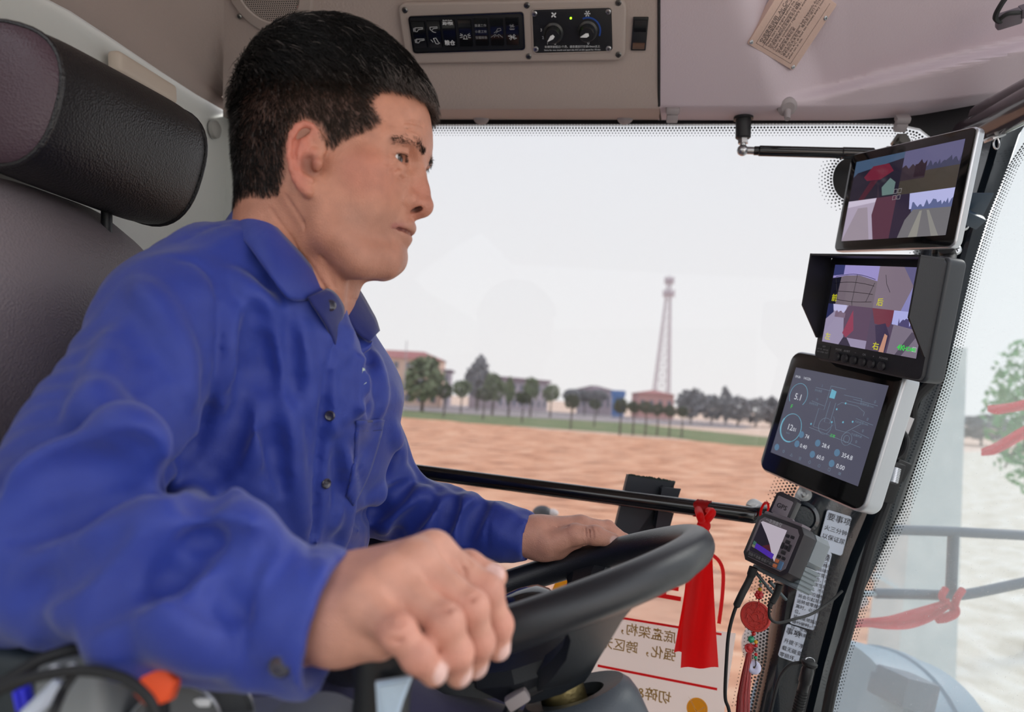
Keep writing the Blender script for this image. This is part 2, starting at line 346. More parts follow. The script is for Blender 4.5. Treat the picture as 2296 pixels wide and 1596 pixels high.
far = [
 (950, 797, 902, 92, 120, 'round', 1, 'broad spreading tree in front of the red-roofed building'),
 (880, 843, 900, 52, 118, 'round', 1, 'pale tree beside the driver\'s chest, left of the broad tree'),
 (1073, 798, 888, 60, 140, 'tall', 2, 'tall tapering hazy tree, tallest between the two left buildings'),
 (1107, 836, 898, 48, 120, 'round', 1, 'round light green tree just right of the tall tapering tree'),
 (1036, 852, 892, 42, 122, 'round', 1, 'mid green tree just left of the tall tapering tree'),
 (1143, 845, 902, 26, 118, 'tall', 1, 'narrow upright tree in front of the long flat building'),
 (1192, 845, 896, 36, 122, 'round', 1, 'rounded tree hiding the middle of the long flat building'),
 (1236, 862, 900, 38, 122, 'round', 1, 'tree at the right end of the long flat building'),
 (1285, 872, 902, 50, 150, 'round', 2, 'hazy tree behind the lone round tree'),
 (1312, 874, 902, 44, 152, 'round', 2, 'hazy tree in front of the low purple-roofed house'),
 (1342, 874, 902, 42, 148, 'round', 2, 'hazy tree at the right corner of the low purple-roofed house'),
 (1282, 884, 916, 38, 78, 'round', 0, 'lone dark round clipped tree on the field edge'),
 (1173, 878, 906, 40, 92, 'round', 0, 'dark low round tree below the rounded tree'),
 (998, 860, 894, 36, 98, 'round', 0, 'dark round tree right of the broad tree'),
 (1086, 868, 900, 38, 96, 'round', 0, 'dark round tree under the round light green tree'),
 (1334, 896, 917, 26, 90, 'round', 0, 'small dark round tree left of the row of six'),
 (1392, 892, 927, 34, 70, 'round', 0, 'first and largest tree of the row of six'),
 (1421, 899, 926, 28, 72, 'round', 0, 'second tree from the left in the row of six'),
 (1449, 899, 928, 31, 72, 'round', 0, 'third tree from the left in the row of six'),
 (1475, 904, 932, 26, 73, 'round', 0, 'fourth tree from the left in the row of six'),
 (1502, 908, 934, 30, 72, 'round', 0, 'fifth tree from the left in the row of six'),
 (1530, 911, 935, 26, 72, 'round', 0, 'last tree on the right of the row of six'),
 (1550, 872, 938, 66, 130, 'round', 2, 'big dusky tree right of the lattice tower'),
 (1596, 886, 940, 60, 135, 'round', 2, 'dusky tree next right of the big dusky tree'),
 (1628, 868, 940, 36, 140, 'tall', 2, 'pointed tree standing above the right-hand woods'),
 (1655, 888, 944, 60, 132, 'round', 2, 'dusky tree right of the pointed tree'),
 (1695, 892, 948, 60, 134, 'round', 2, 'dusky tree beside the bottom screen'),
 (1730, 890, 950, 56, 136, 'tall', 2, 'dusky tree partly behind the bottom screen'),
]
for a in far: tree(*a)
# leafy tree outside the right window
M_leafr = mat('leaf_fresh', C(88, 150, 92), 0.7, col2=C(130, 186, 120), nscale=3)
def leafy(px, py, Y, w, h, label):
    c = at_dist(px, py, Y); o = thing('tree', (c[0], c[1], GZ), label, 'tree'); mb = MB(); rg = np.random.default_rng(3)
    for k in range(1500):
        q = rg.normal(size=3); q = q / np.linalg.norm(q) * rg.random() ** .4 * (w, w, h); p = c + q; s = rg.uniform(0.04, 0.085); a = unit(rg.normal(size=3)); b = unit(np.cross(a, rg.normal(size=3)))
        mb.add([p - a * s, p - b * s * .5, p + a * s, p + b * s * .5], [(0, 1, 2, 3)])
    mb.build('crown', M_leafr, o, smooth=0, kind='stuff')
    mb = MB(); mb.tube([(c[0], c[1], GZ - .1), (c[0] + .1, c[1], GZ + 1.5), c], [0.14, 0.12, 0.05], 8)
    for k in range(6):
        q = rg.normal(size=3) * (w * .4, w * .4, h * .4); mb.tube([c - (0, 0, h * .3), c + q * .6, c + q], [0.05, .03, .01], 5)
    mb.build('trunk', M_bark, o)
leafy(2325, 930, 9.5, .62, 1.15, 'leafy green tree outside the right window behind the red ribbons')
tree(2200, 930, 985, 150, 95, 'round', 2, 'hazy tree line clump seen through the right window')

# ---- buildings
M_wallc = mat('wall_cream', C(228, 196, 178), 0.9); M_wallp = mat('wall_grey', C(176, 166, 176), 0.9); M_rooft = mat('roof_tile', C(176, 116, 116), 0.8, bump=(6, 0.5, 'noise'))
M_roofp = mat('roof_purple', C(134, 116, 128), 0.8); M_win = mat('window_dark', C(112, 116, 132), 0.3); M_blue = mat('blue_sheet', C(90, 130, 190), 0.5); M_pinkw = mat('wall_pink', C(208, 160, 156), 0.9)
def building(x0, x1, ytop, Y, depth, wm, rm, roofh, label, rows, cols, hip=True, tilt=0.0, dY=0.0):
    a = at_dist(x0, ytop, Y); b = at_dist(x1, ytop + tilt, Y + dY); zt = a[2]; cx = (a[0] + b[0]) / 2; W = math.hypot(b[0] - a[0], dY)
    ang = math.atan2(dY, b[0] - a[0]); X = np.array([math.cos(ang), math.sin(ang), 0]); o = thing('building', (cx, Y + dY / 2, GZ), label, 'building')
    m = frame((cx, Y + dY / 2, GZ), X, (-X[1], X[0], 0)); H = zt - GZ - roofh
    mb = MB(); mm = m.copy(); mm[:3, 3] += (0, 0, H / 2) + m[:3, 1] * depth / 2; mb.box(mm, (W, depth, H)); mb.build('wall', wm, o, smooth=0)
    mb = MB(); e = 0.5; q = [(-W / 2 - e, -e, H), (W / 2 + e, -e, H), (W / 2 + e, depth + e, H), (-W / 2 - e, depth + e, H)]
    if hip: r = [(-W / 2 + depth / 2, depth / 2, H + roofh), (W / 2 - depth / 2, depth / 2, H + roofh)]; mb.add(xf(m, q + r), [(0, 1, 5, 4), (1, 2, 5), (2, 3, 4, 5), (3, 0, 4), (3, 2, 1, 0)])
    else:
        q2 = [(x, y, H + roofh) for x, y, z in q]; mb.add(xf(m, q + q2), [(0, 1, 5, 4), (1, 2, 6, 5), (2, 3, 7, 6), (3, 0, 4, 7), (4, 5, 6, 7), (3, 2, 1, 0)])
    mb.build('roof', rm, o, smooth=0)
    for i in range(cols):
        for j in range(rows):
            mb = MB(); x = -W / 2 + W * (i + .5) / cols; z = H * (j + .55) / rows; mm = m.copy(); mm[:3, 3] = xf(m, (x, -0.02, z))[0]; mb.box(mm, (W / cols * .4, 0.12, H / rows * .42)); mb.build('window', M_win, o, smooth=0)
    return o
building(760, 992, 776, 150, 9, M_wallc, M_rooft, 1.9, 'cream building with a red tiled roof beyond the trees at left', 3, 8, True, 0)
building(997, 1008, 828, 145, 8, M_wallp, M_roofp, 0.5, 'small grey block right of the red-roofed building', 2, 2, False)
building(1118, 1230, 843, 160, 9, M_wallp, M_roofp, 0.8, 'long flat building behind the middle trees', 2, 8, False, 8, 16)
building(1303, 1372, 862, 165, 9, M_wallp, M_roofp, 1.0, 'low house with a purple roof left of the lattice tower', 1, 5, True)
bd = building(1432, 1512, 872, 150, 8, M_pinkw, M_rooft, 0.9, 'pink shed with a red roof under the lattice tower', 1, 4, True)
mb = MB(); mm = frame(at_dist(1386, 882, 152), (1, 0, 0), (0, 1, 0)); mb.box(mm, (3.0, 2, 1.3)); c0 = mm[:3, 3].copy()
mm2 = mm.copy(); mm2[:3, 3] = (c0[0], c0[1], (GZ + c0[2]) / 2 - .3); mb.box(mm2, (2.6, 1.7, c0[2] - GZ - .6)); tag(mb.build('shed', M_blue), 'small blue-topped shed left of the pink shed', 'shed')
# ---- lattice tower
M_tw = mat('tower_steel_hazed', C(196, 186, 196), 0.7)  # steel paled, distance haze painted into its colour
Yt = 240.0; b0 = at_dist(1463, 874, Yt); b1 = at_dist(1500, 874, Yt); tp = at_dist(1501, 625, Yt)
o = thing('lattice_tower', ((b0[0] + b1[0]) / 2, Yt, GZ), 'tall pale lattice tower with two round platforms on the horizon', 'tower')
cxt = tp[0]; base = np.array([[b0[0], Yt - 2.5, GZ], [b1[0], Yt - 2.5, GZ], [b1[0], Yt + 2.5, GZ], [b0[0], Yt + 2.5, GZ]]); ztop = tp[2]
top = np.array([[cxt + sx * .5, Yt + sy * .5, ztop] for sx, sy in ((-1, -1), (1, -1), (1, 1), (-1, 1))])
for k in range(4):
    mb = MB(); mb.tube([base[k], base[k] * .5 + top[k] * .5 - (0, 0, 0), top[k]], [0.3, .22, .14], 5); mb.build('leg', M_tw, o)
mb = MB(); NL = 14
lv = [base + (top - base) * ((i / NL) ** 0.9) for i in range(NL + 1)]
for i in range(NL):
    for k in range(4):
        k2 = (k + 1) % 4; mb.cyl(lv[i][k], lv[i + 1][k2], .07, n=4); mb.cyl(lv[i][k2], lv[i + 1][k], .07, n=4); mb.cyl(lv[i + 1][k], lv[i + 1][k2], .07, n=4)
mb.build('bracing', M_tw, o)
for py, r in ((661, 2.0), (632, 1.6)):
    c = at_dist(1499, py, Yt); c = np.array([cxt, Yt, c[2]]); mb = MB(); mb.cyl(c, c + (0, 0, .35), r, n=20); mb.tube([c + (r * math.cos(t), r * math.sin(t), 1.2) for t in np.linspace(0, 6.283, 21)], .1, 4)
    for t in np.linspace(0, 6.283, 9)[:-1]: mb.cyl(c + (r * math.cos(t), r * math.sin(t), -.8), c + (r * math.cos(t), r * math.sin(t), 1.8), .16, n=5)
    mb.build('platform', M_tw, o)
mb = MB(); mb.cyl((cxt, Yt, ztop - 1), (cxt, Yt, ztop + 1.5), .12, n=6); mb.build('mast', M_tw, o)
# ---- street lamps, guard rail
M_pole = mat('pole_grey', C(190, 186, 190), 0.6)
for px, top, Y, lab in ((908, 822, 100, 'street lamp in front of the broad spreading tree'), (912, 764, 149, 'slim mast behind the red-roofed building')):
    t = at_dist(px, top, Y); mb = MB(); mb.tube([(t[0], t[1], GZ), (t[0], t[1], t[2] - .2), (t[0] + .1, t[1], t[2]), (t[0] + 1.2, t[1], t[2] + .1)] if Y < 120 else [(t[0], t[1], GZ), (t[0], t[1], t[2] - .5), (t[0], t[1], t[2])], 0.1, 7)
    o = mb.build('street_lamp' if Y < 120 else 'mast', M_pole); tag(o, lab, 'lamp' if Y < 120 else 'mast')
o = thing('guard_rail', gpt(860, 916), 'pale guard rail along the road beyond the stubble field', 'railing')
g0, g1, g2 = gpt(600, 898), gpt(1100, 929), gpt(1640, 958)
path = catmull([g0, g1, g2], 16)
for zz in (0.55, 0.9):
    mb = MB(); mb.tube([p + (0, 0, zz) for p in path], 0.07, 5); mb.build('rail', M_pole, o)
for p in path[::1]:
    mb = MB(); mb.cyl(p, p + (0, 0, .95), .06, n=5); mb.build('post', M_pole, o)
# ================================================================== cab shell
SP = Plane(P(990, 290, 1.30), P(2080, 290, 1.15), P(1750, 1100, 1.12))       # side window plane
def pt2(poly, n=6): return catmull([(x, y, 0) for x, y in poly], n)[:, :2]
# side glass (rounded frame opening)
mb = MB(); cs = [SP.hit(640, 262), SP.hit(2150, 262), SP.hit(2150, 700), SP.hit(1660, 1800), SP.hit(860, 1800), SP.hit(640, 900)]
cs2 = [c - SP.n * 0.005 for c in cs]; n = len(cs)
mb.add(cs + cs2, [tuple(range(n)), tuple(range(n, 2 * n))[::-1]] + [(i, n + i, n + (i + 1) % n, (i + 1) % n) for i in range(n)])
M_gl1 = glass_mat('side_glass', (0.645, 0.645, 0.65, 1), 0.035)
struct(mb.build('window_1', M_gl1, smooth=0)); W1 = bpy.data.objects['window_1']
M_frit = mat('frit_black', C(14, 15, 18), 0.35)
# frit: solid border + dots, on the inner glass face
def frit_dots(edge_px, plane, rows, r0, r1, gap, side, parent, solid=0.0, extend=1.0):
    """edge_px: polyline in the picture that the dots follow; rows stack towards `side`"""
    pl = [plane.hit(x, y, 0.0015) for x, y in edge_px]; pl = np.array(pl); seg = np.linalg.norm(np.diff(pl, axis=0), axis=1); cum = np.r_[0, np.cumsum(seg)]
    mb = MB(); sgn = side
    for r in range(rows):
        rad = r0 + (r1 - r0) * r / max(1, rows - 1); s = (0.5 * gap if r % 2 else 0.0)
        while s < cum[-1]:
            p = np.array([np.interp(s, cum, pl[:, k]) for k in range(3)]); p2 = np.array([np.interp(min(s + .004, cum[-1]), cum, pl[:, k]) for k in range(3)]); p1 = np.array([np.interp(max(s - .004, 0), cum, pl[:, k]) for k in range(3)])
            t = unit(p2 - p1); q = np.cross(plane.n, t) * sgn; c = p + q * (r * gap * 0.87)
            mb.add([c + rad * (math.cos(a) * t + math.sin(a) * q) for a in np.linspace(0, 2 * math.pi, 7)[:-1]], [tuple(range(6))]); s += gap
    return mb.build('frit_dots', M_frit, parent, smooth=0, kind='stuff')
top_edge = [(900, 287), (1500, 287), (1900, 285), (2010, 287), (2055, 297), (2085, 318)]
frit_dots(top_edge, SP, 4, .0021, .0009, .0056, -1, W1)
frit_dots([(2090, 330), (2082, 480), (2065, 560), (2040, 640)], SP, 4, .0021, .0009, .0056, -1, W1)
frit_dots([(1798, 1000), (1750, 1130), (1680, 1330), (1655, 1596), (1640, 1650)][:1] + [(1806, 1040), (1768, 1130), (1722, 1400), (1716, 1480), (1690, 1600)], SP, 8, .0024, .0009, .0056, -1, W1)
# round black patch behind the top screen with its dots
cpt = np.array([(1905 + 42 * math.cos(a), 402 + 52 * math.sin(a)) for a in np.linspace(-1.9, -4.6, 14)])
frit_dots(cpt, SP, 5, .0022, .0009, .0056, -1, W1)
mb = MB(); dd = [SP.hit(1905 + 38 * math.cos(a), 402 + 48 * math.sin(a), .002) for a in np.linspace(0, 2 * math.pi, 25)[:-1]]; mb.add(dd, [tuple(range(24))]); mb.build('frit_patch', M_frit, W1, smooth=0)
# left edge dots
frit_dots([(858, 900), (872, 960), (882, 1010), (905, 1110), (920, 1180)], SP, 4, .0022, .0009, .0056, 1, W1)
# black frame around the side glass
M_frame = mat('frame_black', C(16, 17, 20), 0.3, coat=0.4, bump=(120, 0.3, 'noise'))
def bandmesh(outer, inner, d_out, d_in):
    mb = MB(); G = np.array([[SP.hit(*o, d_out) for o in outer], [SP.hit(*i, d_in) for i in inner]]); mb.grid(G); return mb
mb = MB()
G = []
for (ax, ay), (bx, by) in zip([(560, 240), (900, 240), (1500, 240), (1900, 236), (2030, 232), (2130, 230), (2230, 250)], [(560, 284), (900, 284), (1500, 283), (1900, 281), (2015, 283), (2062, 293), (2094, 318)]):
    G.append([SP.hit(ax, ay, .03), SP.hit(bx, by - 5, .03), SP.hit(bx, by, .002), SP.hit(bx, by, -.01), SP.hit(ax, ay, -.05)])
mb.grid(G); struct(mb.build('trim_1', M_frame))
mb = MB(); G = []
for (ax, ay), (bx, by) in zip([(590, 260), (620, 500), (690, 760), (770, 1010), (800, 1300), (820, 1700)], [(640, 260), (700, 500), (800, 760), (872, 1010), (910, 1300), (930, 1700)]):
    G.append([SP.hit(ax, ay, .06), SP.hit(bx - 12, by, .05), SP.hit(bx - 10, by, .002), SP.hit(bx - 10, by, -.03)])
mb.grid(G); struct(mb.build('trim_2', M_frame))

# ---- corner pillar: centre line stations (px left edge, px right edge, y, depth)
M_pil = mat('pillar_black_paint', C(22, 32, 42), 0.18, coat=0.6, bump=[(60, 0.25, 'noise'), (500, 0.3, 'noise')])  # black base tinted blue to paint in the sky's reflection
st = [(2135, 2330, 225), (2105, 2282, 300), (2096, 2262, 360), (2080, 2215, 480), (2058, 2178, 600), (2010, 2148, 720), (1950, 2118, 840), (1880, 2072, 980), (1795, 2022, 1130), (1765, 1975, 1230), (1748, 1925, 1340), (1730, 1885, 1460), (1700, 1850, 1600), (1660, 1800, 1760)]
G = []
for xl, xr, y in st:
    a = SP.hit(xl, y, .004); dR = px_of(a)[2] * 0.985; b = P(xr, y, dR + .0)
    t = unit(b - a); n_ = np.cross(t, unit(SP.hit(xl, y + 10) - a)); n_ = n_ if n_ @ (CAM - a) > 0 else -n_
    w = np.linalg.norm(b - a)
    G.append([a - n_ * .03, a, a + n_ * .018 + t * .006, a + t * .03 + n_ * .024, a + t * (.36 * w) + n_ * .024, a + t * (.40 * w) + n_ * .010, a + t * (.66 * w) + n_ * .010, a + t * (.70 * w) + n_ * .026, b - t * .03 + n_ * .022, b - t * .004 + n_ * .012, b, b - n_ * .03])
PILG = np.array(G); mb = MB(); mb.grid(PILG); struct(mb.build('trim_3', M_pil, smooth=50))
PILR = np.array([g[10] for g in G])
# ---- front (right) window: from the pillar's right edge towards the camera's right
FP = Plane(P(2262, 360, px_of(PILR[2])[2]), P(1850, 1600, px_of(PILR[12])[2]), P(2262, 360, px_of(PILR[2])[2]) + DV(0.16, 0, -0.55))
pa, pb = FP.hit(2340, 150), FP.hit(1760, 1800); sd = DV(0.22, 0, -0.75)
mb = MB(); q = [pa, pb, pb + sd, pa + sd]; q2 = [p + FP.n * -.005 for p in q]
mb.add(q + q2, [(0, 1, 2, 3), (7, 6, 5, 4), (0, 4, 5, 1), (1, 5, 6, 2), (2, 6, 7, 3), (3, 7, 4, 0)])
M_gl2 = glass_mat('front_glass', (0.66, 0.68, 0.69, 1), 0.15, dustcol=(0.93, 0.98, 1.0, 1), dscale=5, dbase=0.75)
W2 = struct(mb.build('window_2', M_gl2, smooth=0))
frit_dots([(2296, 322), (2262, 372), (2217, 480), (2180, 600), (2150, 720), (2120, 840), (2075, 980), (2024, 1130), (1977, 1230), (1928, 1340), (1888, 1460), (1853, 1600)], FP, 5, .0021, .0010, .0052, 1, W2)

mb = MB(); mb.tube([P(2170, 300, 1.08), P(2232, 272, 1.0), P(2296, 238, .93), P(2420, 175, .82)], .0235, 18); mb.tube([P(2200, 262, 1.04), P(2296, 212, .95), P(2420, 150, .84)], .02, 12); struct(mb.build('trim_5', mat('beam_gloss', C(62, 52, 58), .25, coat=.5)))
mb = MB(); mb.box(frame(P(2230, 308, 1.0), DV(.9, .3, 0), DV(-.3, .9, 0)), (.02, .006, .02), .001); mb.tube([P(2234, 308, 1.0) + .008 * (math.cos(t) * CR * .5 + math.sin(t) * CU) - CU * .009 for t in np.linspace(0, 6.28, 16)], .0013, 6); tag(mb.build('strap_hook', MT['chrome']), 'small metal hook under the dark beam beside the top screen', 'hook')
# ---- header over the side window (one curved moulding) and its neighbour on the right
PC = CV(0.0001, 0.5073, 1.0626); PN = unit(DV(-0.134, -0.71, -0.691)); HX = unit(DV(0.9888, -0.051, -0.14)); HX = unit(HX - PN * (HX @ PN)); HY = np.cross(PN, HX)
class PlaneN(Plane):
    def __init__(s, o, n): s.o = np.asarray(o); s.n = unit(n); s.n = s.n if s.n @ (CAM - s.o) > 0 else -s.n
HP = PlaneN(PC, PN)
def lip(px):   # bottom edge of header, at the glass
    return 268 if px < 1100 else 268 + 3 * min(1, (px - 1100) / 600) - 0 * px
G = []
for px in np.linspace(500, 1479, 42):
    lp = 268 + 0.002 * (px - 1000); cr = 240 - 0.004 * (px - 1000)
    G.append([SP.hit(px, 262, -.01), SP.hit(px, lp, .035), HP.hit(px, cr + 5, .000), HP.hit(px, cr - 4, .002), HP.hit(px, 195, 0), HP.hit(px, 140, 0), HP.hit(px, 60, 0), HP.hit(px, 0, 0), HP.hit(px, -60, 0), HP.hit(px, -160, 0)])
mb = MB(); mb.grid(G); struct(mb.build('ceiling_header', MT['head'], smooth=30))
# right moulding with its hollow and ridge
cols = [1482, 1560, 1640, 1700, 1745, 1790, 1840, 1900, 1980, 2080, 2180, 2300, 2460, 2700]
rows = [-260, -150, -60, 0, 60, 110, 150, 180, 205, 222, 238]
def off(px, py):     # metres proud (+) of / behind (-) the header plane
    t = max(0.0, min(1.0, (px - 1640 - 0.35 * py) / 150.0)); t = t * t * (3 - 2 * t)
    o = -0.05 * t
    ridge = 205 - 0.235 * (px - 1850) if px > 1850 else 225 - 0.20 * (px - 1750)
    k = max(0.0, min(1.0, (py - ridge + 14) / 28.0)); k = k * k * (3 - 2 * k)
    s2 = max(0.0, min(1.0, (px - 1760) / 500.0))
    o += 0.030 * k * t + 0.10 * s2 * (1 - k) * max(0, (px - 1800) / 600.0) * (-0.3)
    o += 0.0004 * max(0, px - 1900) * .12
    return o
fc = np.unique(np.r_[np.linspace(1476, 1700, 10), np.linspace(1700, 1950, 26), np.linspace(1950, 2760, 22)])
fr_ = np.unique(np.r_[np.linspace(-260, 60, 14), np.linspace(60, 240, 28)])
def edge_y(px): return 240 if px < 1900 else 240 - (px - 1900) ** 1.35 * 0.012
G = []
for px in fc:
    ey = edge_y(px); col_ = []
    for py in fr_: yy = -260 + (py + 260) * (ey + 260) / 500.0; col_.append(HP.hit(px, yy, off(px, yy)))
    lp = ey + (30 if px < 2050 else max(8, 30 - (px - 2050) * .07)); b = SP.hit(px, min(lp, 268 + .001 * px), .035) if px < 2190 else HP.hit(px, lp, off(px, ey) - .02)
    if px >= 2190: b = HP.hit(px, lp, off(px, ey) - .05)
    col_ += [b, b - HP.n * .0 + np.array([0, .05, .02])]; G.append(col_)
mb = MB(); mb.grid(G); HR = struct(mb.build('ceiling_corner', MT['head2'], smooth=60))
# roof behind/above the frame and over the camera
mb = MB(); a = HP.hit(500, -160); b = HP.hit(1473, -160); c = HP.hit(2700, -260)
roof = [a, b, HP.hit(1482, -255), c, c + (0, -1.3, .02), b + (0, -1.3, .05), a + (-.1, -1.2, .05)]
mb.add(roof, [(0, 1, 5, 6), (1, 2, 3, 4, 5)]); 
struct(mb.build('ceiling', MT['head'], smooth=0))
# ---- ceiling left part above the rear wall
RW = -0.55
def rw(px, py, off_=0.0): r = ray(px, py); xc = (px - 1148) / FPX; return CAM + r * ((RW + off_) / xc)
jx = [(-200, -185), (-60, -112), (60, -50), (160, 4), (260, 72), (360, 142), (440, 196), (500, 232), (520, 246)]
hy = [-420, -330, -240, -160, -90, -20, 60, 150, 252]
G = []
for (x, y), ty in zip(jx, hy):
    sh = np.array([-.1, -1.2, .05]) * max(0, (-160 - ty) / 1200.0 * 3)
    a = rw(x, y, .0); b = HP.hit(502, max(ty, -160)) + sh; c = HP.hit(max(430, x + (502 - x) * .35), max(ty, -160)) + sh; c = c * .75 + (a * .5 + b * .5 + np.array([0, 0, .0])) * .25
    G.append([a + (0, 0, -.012), a + (.010, 0, 0)] + [a * (1 - t) ** 2 + c * 2 * t * (1 - t) + b * t * t for t in np.linspace(.1, 1, 10)])
mb = MB(); mb.grid(G); struct(mb.build('ceiling_rear', MT['head'], smooth=80))
# ---- rear wall
jw = [rw(x, y, -.004) for x, y in jx]; bot = [p * (1, 1, 0) + (0, 0, 0.05) for p in jw]
mid = [p * (1, 1, 1) + (0.0, 0, -.35) for p in jw]
e0 = SP.hit(552, 250, .05); 
G = [[a, m_, b] for a, m_, b in zip(jw, mid, bot)]; G.append([SP.hit(610, 262, .045), SP.hit(680, 560, .05), SP.hit(860, 1750, .055)])
mb = MB(); mb.grid(G, flip=True); struct(mb.build('wall_rear', MT['wallg'], smooth=30))
# ---- floor and lower side panel (below the frame), unseen light-blocking walls
mb = MB(); mb.box(frame((0.1, 0.35, 0.02), (1, 0, 0), (0, 1, 0)), (1.5, 1.9, 0.04)); struct(mb.build('floor', MT['rubber'], smooth=0))
mb = MB(); mb.box(frame((0.1, -0.95, 0.5), (1, 0, 0), (0, 1, 0)), (1.5, .05, 1.0)); mb.box(frame((0.2, -0.95, 1.10), (1, 0, 0), (0, 1, 0)), (1.5, .05, .3)); mb.box(frame((-.10, -0.95, 1.55), (1, 0, 0), (0, 1, 0)), (1.0, .05, 1.0)); struct(mb.build('blocker_wall_near', MT['wallg'], smooth=0))  # unseen wall added to block ground and camera-side light
rb = rw(-200, -185, -.004); mb = MB(); mb.add([(rb[0], rb[1] + .02, 0.05), (rb[0], rb[1] + .02, rb[2]), (rb[0] - .02, -.95, rb[2]), (rb[0] - .02, -.95, .05)], [(0, 1, 2, 3)]); struct(mb.build('wall_rear_near', MT['wallg'], smooth=0))
mb = MB(); q = [SP.hit(800, 1700, .02), SP.hit(1700, 1700, .02)]; q = q + [p * (1, 1, 0) for p in q[::-1]]; mb.add(q + [p - SP.n * .04 for p in q], [(0, 1, 2, 3), (7, 6, 5, 4), (0, 4, 5, 1)]); struct(mb.build('wall_side', MT['wallg'], smooth=0))
mb = MB(); mb.box(frame((0.98, -.15, .42), (1, 0, 0), (0, 1, 0)), (.05, 1.6, .84)); struct(mb.build('blocker_wall_front', MT['black'], smooth=0))  # unseen low wall added to stop light bouncing up from the ground
# seam between the two ceiling mouldings
mb = MB(); mb.tube([HP.hit(1477.5, y, .001) for y in np.linspace(-200, 236, 12)] + [SP.hit(1481, 268, .037)], .0022, 6); struct(mb.build('trim_4', MT['rubber']))
# ================================================================== overhead controls
def hl(px, py, pl=HP, X=HX, Y=HY, O=PC, off=0): q = pl.hit(px, py, off) - O; return np.array([q @ X, q @ Y])
HPF = frame(PC, HX, HY)
def rpoly(pts, r, n=5):
    pts = [np.asarray(p, float)[:2] for p in pts]; out = []; N = len(pts)
    for i in range(N):
        p = pts[i]; a = unit(pts[i - 1] - p); b = unit(pts[(i + 1) % N] - p); th = math.acos(max(-1, min(1, a @ b))); d = r / math.tan(th / 2)
        p0 = p + a * d; p1 = p + b * d; c = p + unit(a + b) * (r / math.sin(th / 2)); a0 = math.atan2(*(p0 - c)[::-1]); a1 = math.atan2(*(p1 - c)[::-1])
        da = (a1 - a0 + math.pi) % (2 * math.pi) - math.pi
        out += [(c[0] + r * math.cos(a0 + da * k / n), c[1] + r * math.sin(a0 + da * k / n)) for k in range(n + 1)]
    A = sum(out[i][0] * out[(i + 1) % len(out)][1] - out[(i + 1) % len(out)][0] * out[i][1] for i in range(len(out)))
    return out if A > 0 else out[::-1]
def sub(m, x=0, y=0, z=0, rz=0):
    k = np.eye(4); k[:3, 3] = (x, y, z); c, s_ = math.cos(rz), math.sin(rz); k[0, 0] = c; k[0, 1] = -s_; k[1, 0] = s_; k[1, 1] = c; return m @ k
def inset(poly, d):
    poly = np.asarray(poly); c = poly.mean(0); w = poly.max(0) - poly.min(0); return [tuple(c + (p - c) * (w - 2 * d) / w) for p in poly]
def ring(mb, m, poly, d, z0, z1, mi=None):        # a frame between poly and its inset
    a = np.array(poly); b = np.array(inset(poly, d)); n = len(a)
    G = np.zeros((n, 4, 3)); G[:, 0, :2] = a; G[:, 0, 2] = z0; G[:, 1, :2] = a + (b - a) * .15; G[:, 1, 2] = z1; G[:, 2, :2] = b + (a - b) * .15; G[:, 2, 2] = z1; G[:, 3, :2] = b; G[:, 3, 2] = z0
    mb.grid(xf(m, G.reshape(-1, 3)).reshape(n, 4, 3), mi, wrapu=True)
def screw(m, r, parent, mtl=None, name='screw'):
    mb = MB(); mb.lathe(m, [(r, 0), (r, r * .25), (r * .7, r * .55), (r * .25, r * .6), (0, r * .6)], 16, 0)
    for a in (0.4, 0.4 + math.pi / 2): mb.box(sub(m, 0, 0, r * .6, a), (r * 1.0, r * .18, r * .12), mi=1)
    return mb.build(name, [mtl or MT['screwdark'], MT['black']], parent)
q = [(893, 3), (1405, -7), (1402, 131), (914, 139)]
L = [hl(*p) for p in q]
o = thing('overhead_switch_panel', PC, 'taupe overhead plate holding a row of black rocker switches and two round knobs', 'control panel')
mb = MB(); mb.prism(HPF, rpoly(L, .014), -.002, .009, .004, 3); mb.build('plate', MT['panel'], o, smooth=40)
